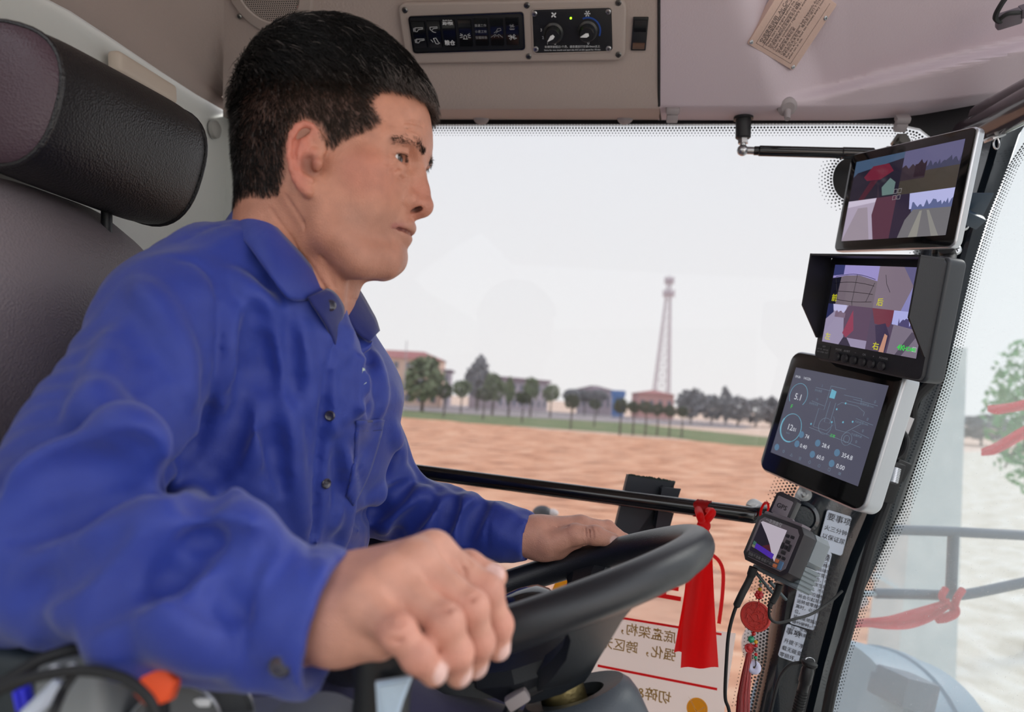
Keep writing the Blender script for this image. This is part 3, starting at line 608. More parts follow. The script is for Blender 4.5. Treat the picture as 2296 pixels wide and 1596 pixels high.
# dark switch block
L2 = [hl(*p) for p in [(918, 31), (1176, 21), (1180, 106), (930, 114)]]; pl2 = rpoly(L2, .005)
mb = MB(); mb.prism(HPF, pl2, .004, .0096, .0006); mb.build('switch_bezel', MT['black'], o, smooth=30)
mb = MB(); ring(mb, HPF, np.array(rpoly([np.array(p) * 1.0 for p in L2], .005)), .002, .008, .0115); mb.build('bezel_rim', MT['black_gloss'], o)
xs = [943, 977, 1010, 1046, 1082, 1117, 1152]
for i, x in enumerate(xs):
    a = hl(x - 14, 42 - .04 * (x - 940)); b = hl(x + 16, 42 - .04 * (x - 940)); c = hl(x + 2 + 14 - .02 * (x - 940), 99 - .03 * (x - 940)); w = np.linalg.norm(b - a); h = np.linalg.norm(c - b); cc = (a + c) / 2
    ang = math.atan2(*(b - a)[::-1]); m = sub(HPF, cc[0], cc[1], .0096, ang); mb = MB()
    G = []
    for t in np.linspace(-1, 1, 9):
        z = .0015 + .0035 * abs(t) ** 1.6; yy = t * h / 2
        G.append([(-w / 2, yy, 0), (-w / 2 + .0007, yy, z), (w / 2 - .0007, yy, z), (w / 2, yy, 0)])
    G = [[(x_, -h / 2 * 1.001, 0) for x_ in (-w / 2, -w / 2 + .0007, w / 2 - .0007, w / 2)]] + G + [[(x_, h / 2 * 1.001, 0) for x_ in (-w / 2, -w / 2 + .0007, w / 2 - .0007, w / 2)]]
    G = np.array(G); mb.grid(xf(m, G.reshape(-1, 3)).reshape(G.shape)); rk = mb.build('rocker', MT['black_gloss'], o)
    mi = sub(m, 0, 0, .0046)
    def ico(lines, r=.00035, mtl=MT['white']):
        k = MB()
        for ln in lines: k.tube(xf(mi, [(x_, y_, 0) for x_, y_ in ln]), r, 4)
        k.build('symbol', mtl, rk)
    u = w / 2
    if i == 0:
        for yo in (.008, -.009): ico([[(-u * .5, yo + .0025), (u * .7, yo + .003), (u * .7, yo + .0012), (-.0 * u, yo), (-.2 * u, yo - .003), (-.5 * u, yo - .003), (-.5 * u, yo + .0025)], [(-.7 * u, yo + .002), (-.7 * u, yo - .003)]])
    elif i == 1:
        ico([[(-.5 * u, .011), (.6 * u, .0115), (.6 * u, .0095), (0, .009), (-.3 * u, .006), (-.5 * u, .007), (-.5 * u, .011)], [(-.3 * u, .005), (0, .0035), (.3 * u, .003)], [(-.2 * u, -.006), (.2 * u, -.0055), (.5 * u, -.012), (.7 * u, -.013), (.4 * u, -.0145), (.1 * u, -.014), (-.2 * u, -.006)], [(-.6 * u, -.008), (-.3 * u, -.012)]])
    elif i == 2: text([('卸粮', 0, .0165, .0085), ('粮仓', 0, -.0140, .0085)], mi, .004, MT['white'], rk, align='CENTER', bold=.01)
    elif i == 3: ico([[(-.35 * u, -.0085), (.35 * u, -.0085)], [(-.2 * u, -.008), (-.2 * u, -.004), (0, -.0025), (.2 * u, -.004), (.2 * u, -.008)], [(-.4 * u, -.004), (-.8 * u, -.003)], [(.4 * u, -.004), (.8 * u, -.003)], [(-.35 * u, -.0025), (-.7 * u, -.0005)], [(.35 * u, -.0025), (.7 * u, -.0005)], [(-.4 * u, -.006), (-.8 * u, -.0065)], [(.4 * u, -.006), (.8 * u, -.0065)]])
    elif i == 4: text([('普通工作', 0, .0105, .0046), ('小麦工作', 0, .0015, .0046), ('空载转场', 0, -.0075, .0046)], mi, .004, MT['greytxt'], rk, align='CENTER')
    elif i == 5: ico([[(.0, .002), (.2 * u, .0055), (.6 * u, .006), (.7 * u, .003), (.3 * u, .0015), (0, .002)], [(-.4 * u, -.001), (0, .0015)], [(-.1 * u, -.001), (.2 * u, .001)], [(-.5 * u, -.005), (-.2 * u, -.003), (.0, -.006), (.3 * u, -.003), (.6 * u, -.005)], [(-.9 * u, -.0075), (-.5 * u, -.005)], [(-.4 * u, -.0075), (-.2 * u, -.005)], [(.9 * u, -.0075), (.5 * u, -.005)], [(.3 * u, -.0075), (.2 * u, -.005)]], mtl=MT['greytxt'])
    else:
        for yo, sc, mm_ in ((.0085, .6, MT['greytxt']), (-.008, 1, MT['white'])): ico([[(sc * .1 * u * math.cos(a), yo + sc * .0006 * math.sin(a)), (sc * .55 * u * math.cos(a + .3), yo + sc * .0038 * math.sin(a + .3)), (sc * .7 * u * math.cos(a + .9), yo + sc * .0045 * math.sin(a + .9)), (sc * .1 * u * math.cos(a + .8), yo + sc * .0006 * math.sin(a + .8))] for a in np.arange(4) * math.pi / 2 + .3], mtl=mm_)
        ico([[(-.4 * u, .0042), (.4 * u, .0042)], [(-.3 * u, .0032), (.3 * u, .0032)]], mtl=MT['greytxt'])
for x, y in ((911, 18), (1183, 7), (1387, 1), (922, 127), (1187, 121), (1387, 117)):
    l = hl(x, y); mb = MB(); screw(sub(HPF, l[0], l[1], .009), .0045, o)
# climate control plate
L3 = [hl(*p) for p in [(1195, 17), (1371, 12), (1374, 108), (1199, 113)]]
mb = MB(); mb.prism(HPF, rpoly(L3, .005), .004, .0103, .0005); fp = mb.build('climate_plate', MT['black'], o, smooth=30)
mb = MB(); ring(mb, HPF, np.array(rpoly(L3, .005)), -.0018, .008, .0108); mb.build('climate_rim', MT['panel'], o)
for x, y in ((1200, 25), (1364, 21), (1203, 104), (1365, 103)):
    l = hl(x, y); screw(sub(HPF, l[0], l[1], .0103), .0042, fp, MT['chrome'])
M_blue2 = mat('blue_print', C(28, 70, 150), 0.5); M_knob = mat('knob_black', C(30, 31, 34), 0.35)
for x, y, a0 in ((1242, 68, math.radians(222)), (1318, 64, math.radians(195))):
    l = hl(x, y); m = sub(HPF, l[0], l[1], .0103); mb = MB()
    mb.lathe(m, [(.0155, 0), (.0155, .002), (.0125, .004), (.0115, .014), (.0100, .016), (0, .0158)], 32); kn = mb.build('knob', M_knob, fp)
    mb = MB(); c, s_ = math.cos(a0), math.sin(a0); mp = sub(m, 0, 0, .0160, a0); mb.prism(mp, [(-.003, -.002), (.001, -.0032), (.010, -.0004), (.010, .0004), (.001, .0032), (-.003, .002)][::1], 0, .0012, .0003); mb.build('pointer', MT['white'], kn)
l = hl(1318, 64); mb = MB(); m = sub(HPF, l[0], l[1], .0105); G = []
for t in np.linspace(math.radians(-22), math.radians(112), 24):
    w = .0012; G.append([(r_ * math.cos(t), r_ * math.sin(t), 0) for r_ in (.0195 - w, .0195 + w)])
G = np.array(G); mb.grid(xf(m, G.reshape(-1, 3)).reshape(G.shape)); mb.build('dial_arc', M_blue2, fp, smooth=0)
M_led = mat('led_green', C(160, 255, 40), 0.4, emit=(C(150, 255, 30), 4.0)); l = hl(1281, 35); mb = MB(); mb.ball(xf(HPF, (l[0], l[1], .0105))[0], .0016, 10); mb.build('indicator_light', M_led, fp)
l1 = hl(1243, 28); l2 = hl(1318, 25); k = MB()
for a in np.arange(4) * math.pi / 2 + .3: k.prism(sub(HPF, l1[0], l1[1], .0104, a), [(0, 0), (.002, -.0006), (.0042, .0008), (.0040, .0028), (.0018, .0016)], 0, .0002)
for a in np.arange(3) * math.pi / 3: k.box(sub(HPF, l2[0], l2[1], .0105, a), (.009, .0006, .0002))
for a in np.arange(6) * math.pi / 3: k.box(sub(sub(HPF, l2[0], l2[1], .0105, a), .0033, 0, 0, .8), (.0024, .0005, .0002)); k.box(sub(sub(HPF, l2[0], l2[1], .0105, a), .0033, 0, 0, -.8), (.0024, .0005, .0002))
k.build('symbol', MT['white'], fp, smooth=0)
def tl(st, x, y, sz): l = hl(x, y); return (st, l[0], l[1], sz)
text([tl('0', 1246, 92, .0065), tl('0', 1320, 91, .0065), tl('1', 1229, 91, .006), tl('2', 1219, 79, .006), tl('3', 1215, 62, .006), tl('车辆停驶超过1个月，请怠速运行空调10min以上', 1284, 99, .0041), tl('Store for one month and start the A/C at idle speed for 10 min', 1284, 106, .0034)], sub(HPF, 0, 0, .0104), .004, MT['white'], fp, align='CENTER')
# lone rocker switch
o = thing('rocker_switch', HP.hit(1434, 75), 'lone black rocker switch right of the two-knob plate', 'switch'); l = hl(1434, 75); m = sub(HPF, l[0], l[1], 0, -.02); d1 = hl(1418, 75); d2 = hl(1452, 75); w = d2[0] - d1[0]; hh = (hl(1434, 38) - hl(1434, 112))[1]
mb = MB(); mb.box(sub(m, 0, 0, .001), (w, hh, .006), .0012); mb.build('bezel', MT['black'], o)
mb = MB(); G = []
for t in np.linspace(-1, 1, 9): G.append([(x_, t * hh * .44, (.003 + .004 * abs(t + .2) ** 1.4 if abs(x_) < w * .42 else .002)) for x_ in (-w * .43, -w * .40, w * .40, w * .43)])
G = np.array(G); mb.grid(xf(m, G.reshape(-1, 3)).reshape(G.shape)); mb.build('rocker', MT['black_gloss'], o)
# speaker in the ceiling
SPK = HP.hit(603, -28); ms = frame(SPK - PN * .001, HX, HY); o = thing('ceiling_speaker', SPK, 'round ceiling loudspeaker with perforated grille at the top edge', 'speaker')
R = .072; mb = MB(); mb.lathe(ms, [(R, 0), (R - .001, .004), (R - .004, .0075), (R * .72, .0095), (R * .69, .008), (R * .69, .003)], 64); mb.build('bezel', MT['panel'], o, smooth=40)
M_spk = mat('speaker_void', C(12, 11, 11), 0.8); mb = MB(); mb.lathe(ms, [(R * .695, .003), (0, .003)], 48); mb.build('cone', M_spk, o)
# perforated grille: plate with real holes
mb = MB(); pitch = .0036; hr = .0012; Rg = R * .692
nn = int(Rg / pitch) + 2
for i in range(-nn * 2, nn * 2):
    for j in range(-nn * 2, nn * 2):
        x = pitch * (i + .5 * (j % 2)); y = pitch * .866 * j
        if x * x + y * y > (Rg - .0006) ** 2 or y > .03 and False: continue
        v = []; 
        for a in range(6):
            t = math.pi / 6 + a * math.pi / 3; v.append((x + hr * math.cos(t), y + hr * math.sin(t), .0075))
        for a in range(6):
            t = math.pi / 6 + a * math.pi / 3; v.append((x + pitch * .578 * math.cos(t), y + pitch * .578 * math.sin(t), .0075))
        mb.add(xf(ms, v), [(a, 6 + a, 6 + (a + 1) % 6, (a + 1) % 6) for a in range(6)])
mb.build('grille', MT['panel'], o, smooth=0, kind='stuff')
mb = MB(); mb.lathe(ms, [(Rg, .0076), (0, .0078)], 40); 
for x, y in ((537, 37), (653, 47)): screw(fz(HP.hit(x, y, .0045), PN, HX), .0042, o)
M_badge = mat('badge_red', C(170, 90, 96), 0.5); mb = MB(); c = HP.hit(672, 18, .0055); mb.lathe(fz(c, PN, HX), [(.0045, 0), (0, .0004)], 12); mb.build('badge', M_badge, o)
# blind plugs, screw marks and clips along the lower lip
def lipf(px, py): c = SP.hit(px, py, .05 if py > 255 else .06); return c
M_clip = mat('clip_grey', C(150, 142, 144), 0.5)
for (x, y, lab) in ((1079, 264, 'round plug in the header lip nearest the man\'s forehead'), (1402, 263, 'round plug in the header lip just left of the panel seam')):
    c = SP.hit(x, y, .045); mb = MB(); mb.lathe(fz(c, unit(np.array([0, -.5, -.9]))), [(.015, -.004), (.014, .002), (.008, .005), (0, .006)], 24); tag(mb.build('plug', M_clip), lab, 'plug', 'round plugs along the header lip')
mb = MB(); c = SP.hit(1166, 259, .05); mb.lathe(fz(c, unit(np.array([0, -.6, -.8]))), [(.006, -.003), (.005, .001), (0, .001)], 12); tag(mb.build('screw_hole', MT['rubber']), 'small dark screw hole in the header lip between the two round plugs', 'hole')
for (x, y, lab) in ((1508, 252, 'grey clip just right of the ceiling seam'), (2022, 272, 'grey clip above the top screen')):
    c = HP.hit(x, y, .0) if x < 1600 else SP.hit(x, y, .06); m = frame(c, HX, HY); mb = MB(); mb.box(sub(m, 0, .004, 0), (.022, .010, .016), .003); mb.box(sub(m, 0, -.008, .002), (.018, .014, .013), .002); tag(mb.build('clip', M_clip), lab, 'clip', 'grey clips along the corner moulding')
c = HP.hit(1762, 252, -.005); m = frame(c, HX, HY); mb = MB(); mb.lathe(fz(c + (0, -.006, .006), unit(np.array([0, -.7, -.7]))), [(.015, -.006), (.015, .001), (.010, .005), (0, .005)], 20); mb.cyl(c + (0, -.006, .0), c + (-.002, -.012, -.016), .0055, .0045); tag(mb.build('clip', M_clip), 'grey turn clip with a round base and short stem, left of the top screen', 'clip', 'grey clips along the corner moulding')
# riveted notice plate on the corner moulding
B, Rr, Lf = [HP.hit(x, y, off(x, y) + e) for x, y, e in ((1778, 158, .006), (1854, 43, .006), (1697, 63, .003))]
X = unit(Rr - B); m = frame(B, X, Lf - B); W = np.linalg.norm(Rr - B); H = (Lf - B) @ m[:3, 1]; 
M_pl = mat('notice_metal', C(198, 170, 158), 0.42, 0.25, bump=(500, .15, 'noise')); M_ink = mat('ink_dark', C(40, 36, 44), 0.6)
W2_ = W * 1.28; o = thing('notice_plate', B, 'pinkish metal notice plate with tiny print riveted crookedly to the corner moulding', 'sign')
mb = MB(); mb.prism(m, rpoly([(0, 0), (W2_, 0), (W2_, H), (0, H)], .003), -.012, .0012, .0003); mb.build('plate', M_pl, o, smooth=30)
for x, y in ((.004, .004), (.004, H - .004), (W * 1.0 - .0, .004)): screw(sub(m, x, y, .001), .0032, o, MT['chrome'], 'rivet')
mb = MB(); 
for x0, y0, x1, y1 in ((.006, .012, W2_ - .004, .0125), (.006, H - .0125, W2_, H - .012), (.006, H - .026, W2_, H - .0255), (.006, .012, .0064, H - .012)): mb.add(xf(m, [(x0, y0, .0014), (x1, y0, .0014), (x1, y1, .0014), (x0, y1, .0014)]), [(0, 1, 2, 3)])
mb.build('ruled_lines', M_ink, o, smooth=0)
ls = ['空调使用说明  Air Conditioner Instructions', '本空调只有在发动机运转时，方可使用', 'Please start the engine before the A/C is used', 'Set blower and thermostat to high for 2 minutes', '空调使用期间应定期清洗冷凝器，保持清洁', 'Clean the condenser regularly in working period', 'for proper function.', '定期检查皮带松紧', 'Check the compressor belt frequently during work', '停机前应先关空调，每月至少运行十分钟', 'Run the A/C at least ten minutes every month', 'when not in use.']
text([(s_, .010, H - .019 - i * (H - .034) / 12, .0078 if i in (0,) else .0058) for i, s_ in enumerate(ls)], sub(m, 0, 0, .0015), .005, M_ink, o, sx=.85)
# lamp clip and cable, top right
o = thing('wiring_connector', HP.hit(2262, 45), 'dark cable connector hanging from the ceiling in the top right corner', 'connector')
c = HP.hit(2262, 42, .012); m = frame(c, unit(HX + HY * .35), HY); mb = MB(); mb.box(m, (.030, .020, .014), .003); mb.box(sub(m, .02, .004, 0), (.016, .014, .018), .003); mb.build('housing', mat('connector_grey', C(92, 84, 92), 0.5), o)
mb = MB(); mb.tube(catmull([HP.hit(2275, -30, .015), HP.hit(2245, 10, .02), HP.hit(2232, 40, .02), HP.hit(2250, 52, .014)], 8), .0035, 8); mb.tube(catmull([HP.hit(2240, 44, .018), HP.hit(2262, 30, .02), HP.hit(2300, 28, .015)], 8), .003, 8); mb.build('cable', MT['rubber'], o)

# ================================================================== gas strut
o = thing('gas_strut', P(1666, 335, 1.16), 'black gas strut on a ball joint across the top right of the side window', 'gas strut'); D = 1.15
mb = MB(); mb.cyl(P(1667, 262, D), P(1666, 311, D), .0125, .0125, 24, bev=.002); mb.cyl(P(1667, 262, D), P(1667, 268, D), .016, n=24); mb.build('end_bracket', MT['black'], o)
mb = MB(); mb.cyl(P(1666, 310, D), P(1666, 322, D), .0085, n=6); mb.cyl(P(1666, 320, D), P(1666, 330, D), .005); mb.ball(P(1665, 337, D), .0095, 18); mb.cyl(P(1670, 337, D), P(1695, 338, D - .004), .0062, .0062); mb.build('ball_joint', MT['chrome'], o)
mb = MB(); mb.cyl(P(1690, 338, D - .003), P(1702, 338, D - .005), .0075, bev=.001); mb.cyl(P(1700, 338, D - .005), P(1890, 343, D - .03), .0088, .0088, 24, bev=.002); mb.cyl(P(1886, 343, D - .03), P(1960, 345, D - .04), .0097, .0097, 24, bev=.002); mb.build('cylinder', MT['black_gloss'], o)
mb = MB(); c = SP.hit(2016, 322, .01); mb.cyl(c, c + SP.n * .012, .014, n=6); mb.cyl(c + SP.n * .012, c + SP.n * .02, .007); mb.box(frame(c - (0, 0, .012), HX, HY), (.04, .01, .014), .002); tag(mb.build('hinge_bolt', MT['screwdark']), 'hexagonal bolt head showing just above the top screen', 'bolt')

# ================================================================== handrail and its bracket, ribbon
RL = lambda t: P(880 + (1712 - 880) * t, 1050 + (1158 - 1050) * t, 1.22 + (1.05 - 1.22) * t)
o = thing('grab_rail', P(1700, 1157, 1.05), 'long black tubular grab rail across the side window', 'rail')
mb = MB(); mb.tube([RL(t) for t in np.linspace(-.22, .97, 30)] + [RL(.985) + (0, .004, .001), RL(1.0) + (.004, .02, .004), RL(1.0) + (.006, .06, .006)], .0128, 24); mb.build('tube', MT['black_gloss'], o, smooth=60)
o = thing('rail_bracket', P(1440, 1200, 1.16), 'black slab bracket standing behind the grab rail with a felt top', 'bracket')
M_dk = mat('bracket_dark', C(34, 40, 50), 0.5)
def slab(corn, d, th):
    a = [P(x, y, d + dd) for x, y, dd in corn]; n = unit(np.cross(a[1] - a[0], a[2] - a[0])); n = n if n @ (CAM - a[0]) < 0 else -n; N_ = len(a)
    return a + [p + n * th for p in a], [tuple(range(N_))[::-1], tuple(range(N_, 2 * N_))] + [(i, (i + 1) % N_, N_ + (i + 1) % N_, N_ + i) for i in range(N_)]
mb = MB(); mb.add(*slab([(1408, 1066, 0), (1512, 1082, 0), (1498, 1240, 0), (1366, 1240, 0)], 1.15, .016)); mb.build('slab', M_dk, o, smooth=0)
mb = MB(); mb.add(*slab([(1490, 1093, 0), (1527, 1096, 0), (1520, 1118, 0), (1500, 1190, 0), (1478, 1188, 0)], 1.13, .004)); mb.add(*slab([(1484, 1096, 0), (1491, 1092, 0), (1479, 1188, 0), (1470, 1186, 0)], 1.13, .02)); mb.build('side_flange', M_dk, o, smooth=0)
mb = MB(); mb.tube([P(1408 + 104 * t, 1068 + 16 * t + RNG.normal() * 1.2, 1.155) for t in np.linspace(0, 1, 40)], .0045 , 7); mb.build('felt_strip', mat('felt', C(44, 54, 48), 0.95), o)
o = thing('red_ribbon', P(1570, 1150, 1.06), 'wide bright red satin ribbon tied round the grab rail', 'ribbon')
def ribbon(rows, d, fold=.004, n=10, th=.0006):
    """rows: (xl, xr, y, extra depth) in order down the ribbon"""
    K = catmull([(a, b, c, e) for a, b, c, e in rows], 6); G = []
    for i, (xl, xr, y, e) in enumerate(K):
        G.append([P(xl + (xr - xl) * k / n, y + 2.0 * math.sin(k * .9 + i * .1), d + e + fold * math.sin(k / n * 7 + i * .22) * (0.4 + .6 * min(1, i / 20))) for k in range(n + 1)])
    return np.array(G)
G = ribbon([(1567, 1588, 1186, 0), (1560, 1592, 1196, 0), (1552, 1596, 1220, -.002), (1542, 1599, 1290, -.004), (1533, 1604, 1390, -.004), (1526, 1611, 1497, -.002)], 1.02, .006)
mb = MB(); mb.grid(G); mb.build('tail', MT['red'], o, smooth=80)
G = ribbon([(1558, 1586, 1190, .0), (1545, 1570, 1240, .0), (1534, 1560, 1330, 0), (1522, 1556, 1400, 0), (1511, 1552, 1462, 0)], 1.045, .004); mb = MB(); mb.grid(G); mb.build('tail', MT['red'], o, smooth=80)
mb = MB(); kc = P(1578, 1178, 1.03); mb.ball(kc, (.0105, .009, .010), 14); mb.tube(catmull([kc + (.004, 0, .008), kc + (.012, 0, .02), kc + (.015, .03, .018)], 6), [.006] * 12 + [.005], 8)
ca = RL(.835); rt = unit(RL(.9) - RL(.8)); u1 = unit(np.cross(rt, (0, 0, 1))); u2 = np.cross(rt, u1)
G = [[ca + rt * (s_ + .003 * math.sin(t * 3)) + (.0138 + .0006 * math.sin(t * 5 + s_ * 900)) * (math.cos(t) * u1 + math.sin(t) * u2) for s_ in np.linspace(-.011, .011, 7)] for t in np.linspace(0, 2 * math.pi, 33)]
mb.grid(G)
mb.tube(catmull([kc + (-.004, -.002, .006), kc + (-.008, -.006, .016), ca - u1 * .013 + rt * -.008], 5), .006, 8); mb.build('knot', MT['red'], o, smooth=80)
# red thread end where the rail meets the pillar
mb = MB(); c = P(1714, 1146, 1.03); mb.tube([c + .013 * (math.cos(t) * DV(0.3, 1, 0) + math.sin(t) * DV(0, 0, 1)) for t in np.linspace(0, 6.28, 14)], .002, 6); tag(mb.build('red_thread', MT['red']), 'scrap of red thread round the rail end beside the small device', 'thread')
# ================================================================== screens on the pillar
def cframe(c, X, Y): return frame(CV(*c), DV(*X), DV(*Y))
M_glassb = mat('bezel_black_glass', C(8, 8, 11), 0.06, spec=0.5, coat=0.6)
SCM = {}
def scr(r, g, b, k=1.0):
    key = (r, g, b)
    if key not in SCM: SCM[key] = mat('display_%d_%d_%d' % key, C(6, 6, 8), 0.08, emit=(C(r, g, b), k), coat=0.3)
    return SCM[key]
def picture(m, w, h, items, parent, name='screen_image'):
    """flat display picture: items (rgb, polygon in 0..1 coordinates)"""
    mb = MB(); mats = []
    for i, (c, pl) in enumerate(items):
        mm = scr(*c); 
        if mm not in mats: mats.append(mm)
        mb.add(xf(m, [((x - .5) * w, (y - .5) * h, .00002 * i) for x, y in pl]), [tuple(range(len(pl)))], mats.index(mm))
    return mb.build(name, mats, parent, smooth=0)
def jag(x0, x1, y0, amp, n, seed, base):
    rg = np.random.default_rng(seed); xs = np.linspace(x0, x1, n); return [(x, y0 + amp * rg.random()) for x in xs] + [(x1, base), (x0, base)]
# --- top screen
m1 = cframe((.5578, .2327, .9886), (.218, -.1228, -.9682), (.1451, .9851, -.0923))
o = thing('camera_monitor', m1[:3, 3], 'top screen on the pillar, slim black tablet with silver edge showing four camera views', 'screen')
mb = MB(); mm = sub(m1, 0, -.001, 0); mb.prism(mm, rrect(.232, .156, .010), -.013, -.001, .0025, 3); mb.build('housing', MT['silver'], o, smooth=50)
mb = MB(); mb.prism(mm, rrect(.2285, .1525, .009), -.003, 0, .0006); mb.build('front_glass', M_glassb, o, smooth=50)
I = [((36, 32, 46), [(0, .5), (.5, .5), (.5, 1), (0, 1)]), ((64, 84, 110), [(.04, .85), (.5, .93), (.5, 1), (.0, 1), (.0, .8)]), ((104, 34, 52), [(.12, .78), (.20, .9), (.36, .9), (.42, .8), (.3, .72), (.16, .73)]), ((70, 30, 44), [(.2, .72), (.28, .72), (.16, .5), (.1, .5)]), ((98, 120, 118), [(.33, .62), (.4, .72), (.46, .66), (.46, .52), (.35, .52)]), ((50, 40, 52), [(.28, .7), (.33, .5), (.30, .5)]),
     ((92, 90, 124), [(.5, .5), (1, .5), (1, 1), (.5, 1)]), ((66, 60, 54), [(.5, .5), (1, .5), (1, .76), (.5, .72)]), ((54, 44, 52), jag(.5, .72, .78, .06, 8, 1, .66)), ((40, 28, 38), jag(.62, .72, .8, .09, 5, 2, .68)), ((60, 62, 86), jag(.72, 1, .77, .09, 22, 3, .74)),
     ((168, 156, 176), [(0, 0), (.5, 0), (.5, .5), (0, .5)]), ((196, 186, 206), [(0, .42), (.36, .46), (.36, .5), (0, .5)]), ((84, 50, 66), [(.34, .0), (.5, 0), (.5, .5), (.30, .5), (.28, .3)]), ((150, 138, 150), [(0, .0), (.3, 0), (.22, .4), (.12, .4)]),  # lower-left view: pale lavender reflection on the glass painted into the picture
     ((46, 38, 56), [(.5, 0), (1, 0), (1, .5), (.5, .5)]), ((176, 178, 222), [(.64, .32), (1, .30), (1, .5), (.62, .5)]), ((92, 100, 140), jag(.66, 1, .33, .08, 26, 5, .29)), ((110, 108, 112), [(.58, 0), (1, 0), (1, .30), (.68, .31), (.62, .2)]), ((140, 138, 132), [(.68, 0), (.76, 0), (.76, .29), (.74, .29)]), ((136, 134, 130), [(.88, 0), (.94, 0), (.82, .29), (.80, .29)])]
picture(sub(m1, 0, 0, .0002), .20, .125, I, o)
mb = MB()
for x, y in ((-.004, .006), (.004, .006), (-.004, -.003), (.004, -.003)):
    for a, b, w_, h_ in ((0, .003, .0064, .0006), (0, -.003, .0064, .0006), (-.003, 0, .0006, .0064), (.003, 0, .0006, .0064)): mb.box(sub(m1, x + a, y + b, .0008), (w_, h_, .0001))
mb.build('screen_icon', MT['white'], o, smooth=0, kind='stuff')
# --- middle screen
m2 = cframe((.483, .0574, .9162), (.268, -.150, -.951), (.115, .984, -.125))
o = thing('camera_monitor', m2[:3, 3], 'middle screen on the pillar, dark monitor with sun hood, side flaps and six round buttons', 'screen')
mb = MB(); mb.prism(m2, rrect(.196, .155, .010), -.034, -.006, .004, 3); mb.build('housing', mat('housing_grey', C(52, 56, 62), 0.45), o, smooth=50)
M_mon = mat('monitor_black', C(30, 30, 36), 0.5, bump=(900, .2, 'noise')); mb = MB(); mb.prism(m2, rrect(.190, .150, .008), -.012, 0, .002, 2); mb.build('front_panel', M_mon, o, smooth=50)
mb = MB()
mb.box(sub(m2, 0, .0735, .018), (.192, .003, .036), .0008)
for sx in (-1, 1):
    k = m2.copy(); k[:3, 0] = m2[:3, 1]; k[:3, 1] = m2[:3, 2]; k[:3, 2] = m2[:3, 0]; k[:3, 3] = xf(m2, (sx * .0945, 0, 0))[0]
    mb.prism(k, [(.075, 0), (.075, .036), (.0, .036), (-.045, .002), (-.045, 0)], -.0013, .0013)
mb.build('sun_hood', M_mon, o, smooth=30)
S2 = sub(m2, 0, .007, .0004); w, h = .166, .112
I = [((150, 140, 196), [(0, .5), (.5, .5), (.5, 1), (0, 1)]), ((52, 56, 104), [(0, .86), (.12, .88), (.12, 1), (0, 1)]), ((112, 100, 110), [(.0, .5), (.5, .5), (.5, .82), (.3, .88), (.15, .87), (.0, .82)]), ((20, 20, 34), [(0, .5), (.08, .5), (.1, .85), (.0, .83)]),
     ((124, 110, 124), [(.5, .5), (1, .5), (1, 1), (.5, 1)]), ((96, 92, 130), [(.74, 1), (.86, .78), (1, .78), (1, 1)]), ((132, 64, 96), [(.88, 1), (1, 1), (1, .72), (.86, .78)]), ((134, 132, 184), [(.86, .8), (.97, .75), (.92, .5), (.78, .5)]),
     ((150, 140, 168), [(0, 0), (.5, 0), (.5, .5), (0, .5)]), ((186, 182, 220), [(.06, .42), (.22, .40), (.22, .5), (.05, .5)]), ((40, 44, 84), [(0, .3), (.08, .4), (.06, .5), (0, .5)]), ((90, 70, 92), [(.24, .1), (.5, .1), (.5, .5), (.24, .5), (.2, .4)]), ((140, 60, 84), [(.22, .15), (.3, .45), (.34, .2), (.27, .1)]), ((54, 46, 66), [(.2, 0), (.34, 0), (.28, .1), (.24, .1)]), ((120, 100, 120), jag(.1, .22, .38, .05, 8, 8, .34)),
     ((84, 70, 92), [(.5, 0), (1, 0), (1, .5), (.5, .5)]), ((112, 56, 70), [(.5, .5), (.74, .5), (.7, .3), (.55, .32)]), ((60, 50, 76), [(.56, .3), (.66, .34), (.72, .2), (.7, .0), (.6, .1)]), ((190, 140, 120), [(.64, 0), (.69, 0), (.70, .2), (.67, .22)]), ((168, 170, 222), [(.72, .34), (1, .28), (1, .5), (.72, .5)]), ((78, 72, 112), jag(.78, .98, .33, .1, 16, 9, .30)), ((122, 112, 128), [(.72, 0), (1, 0), (1, .3), (.74, .34)]), ((84, 76, 92), [(.8, 0), (.86, 0), (.98, .26), (.92, .28)])]
picture(S2, w, h, I, o)
mb = MB()
def wire(pts, r=.00035): mb.tube(xf(sub(S2, 0, 0, .0007), [((x - .5) * w, (y - .5) * h, 0) for x, y in pts]), r, 4)
for yy, bow in ((.84, .05), (.76, .03), (.66, .01), (.57, -.02)): wire([(x, yy + bow * math.sin(math.pi * (x - .02) / .46)) for x in np.linspace(.04, .48, 10)])
wire([(.27, .53), (.28, .89)]); wire([(.28, .5), (.27, .55)]); wire([(.04, .84), (.1, .56)]); wire([(.48, .8), (.42, .56)]); wire([(.58, .9), (.6, .8), (.65, .7)])
mb.build('screen_wires', mat('display_wire', C(40, 34, 48), 0.4), o, smooth=0, kind='stuff')
M_y = mat('display_yellow', C(6, 6, 6), 0.3, emit=(C(200, 196, 40), 1)); M_gr = mat('display_green', C(6, 6, 6), 0.3, emit=(C(60, 200, 80), 1)); M_wd = mat('display_white', C(6, 6, 6), 0.3, emit=(C(205, 208, 218), 1)); M_cy = mat('display_cyan', C(6, 6, 6), 0.3, emit=(C(110, 176, 200), .9))
SS = sub(S2, 0, 0, .0008)
text([('前', -.078, .008, .011), ('后', .006, .008, .011), ('左', -.078, -.048, .011), ('右', .012, -.050, .011)], SS, .01, M_y, o, bold=.01)
text([('4K', .052, -.046, .010), ('HDMI', .062, -.0462, .0075)], SS, .01, M_gr, o, bold=.02); text('▥', sub(SS, .075, -.046), .008, M_wd, o, 'screen_icon')
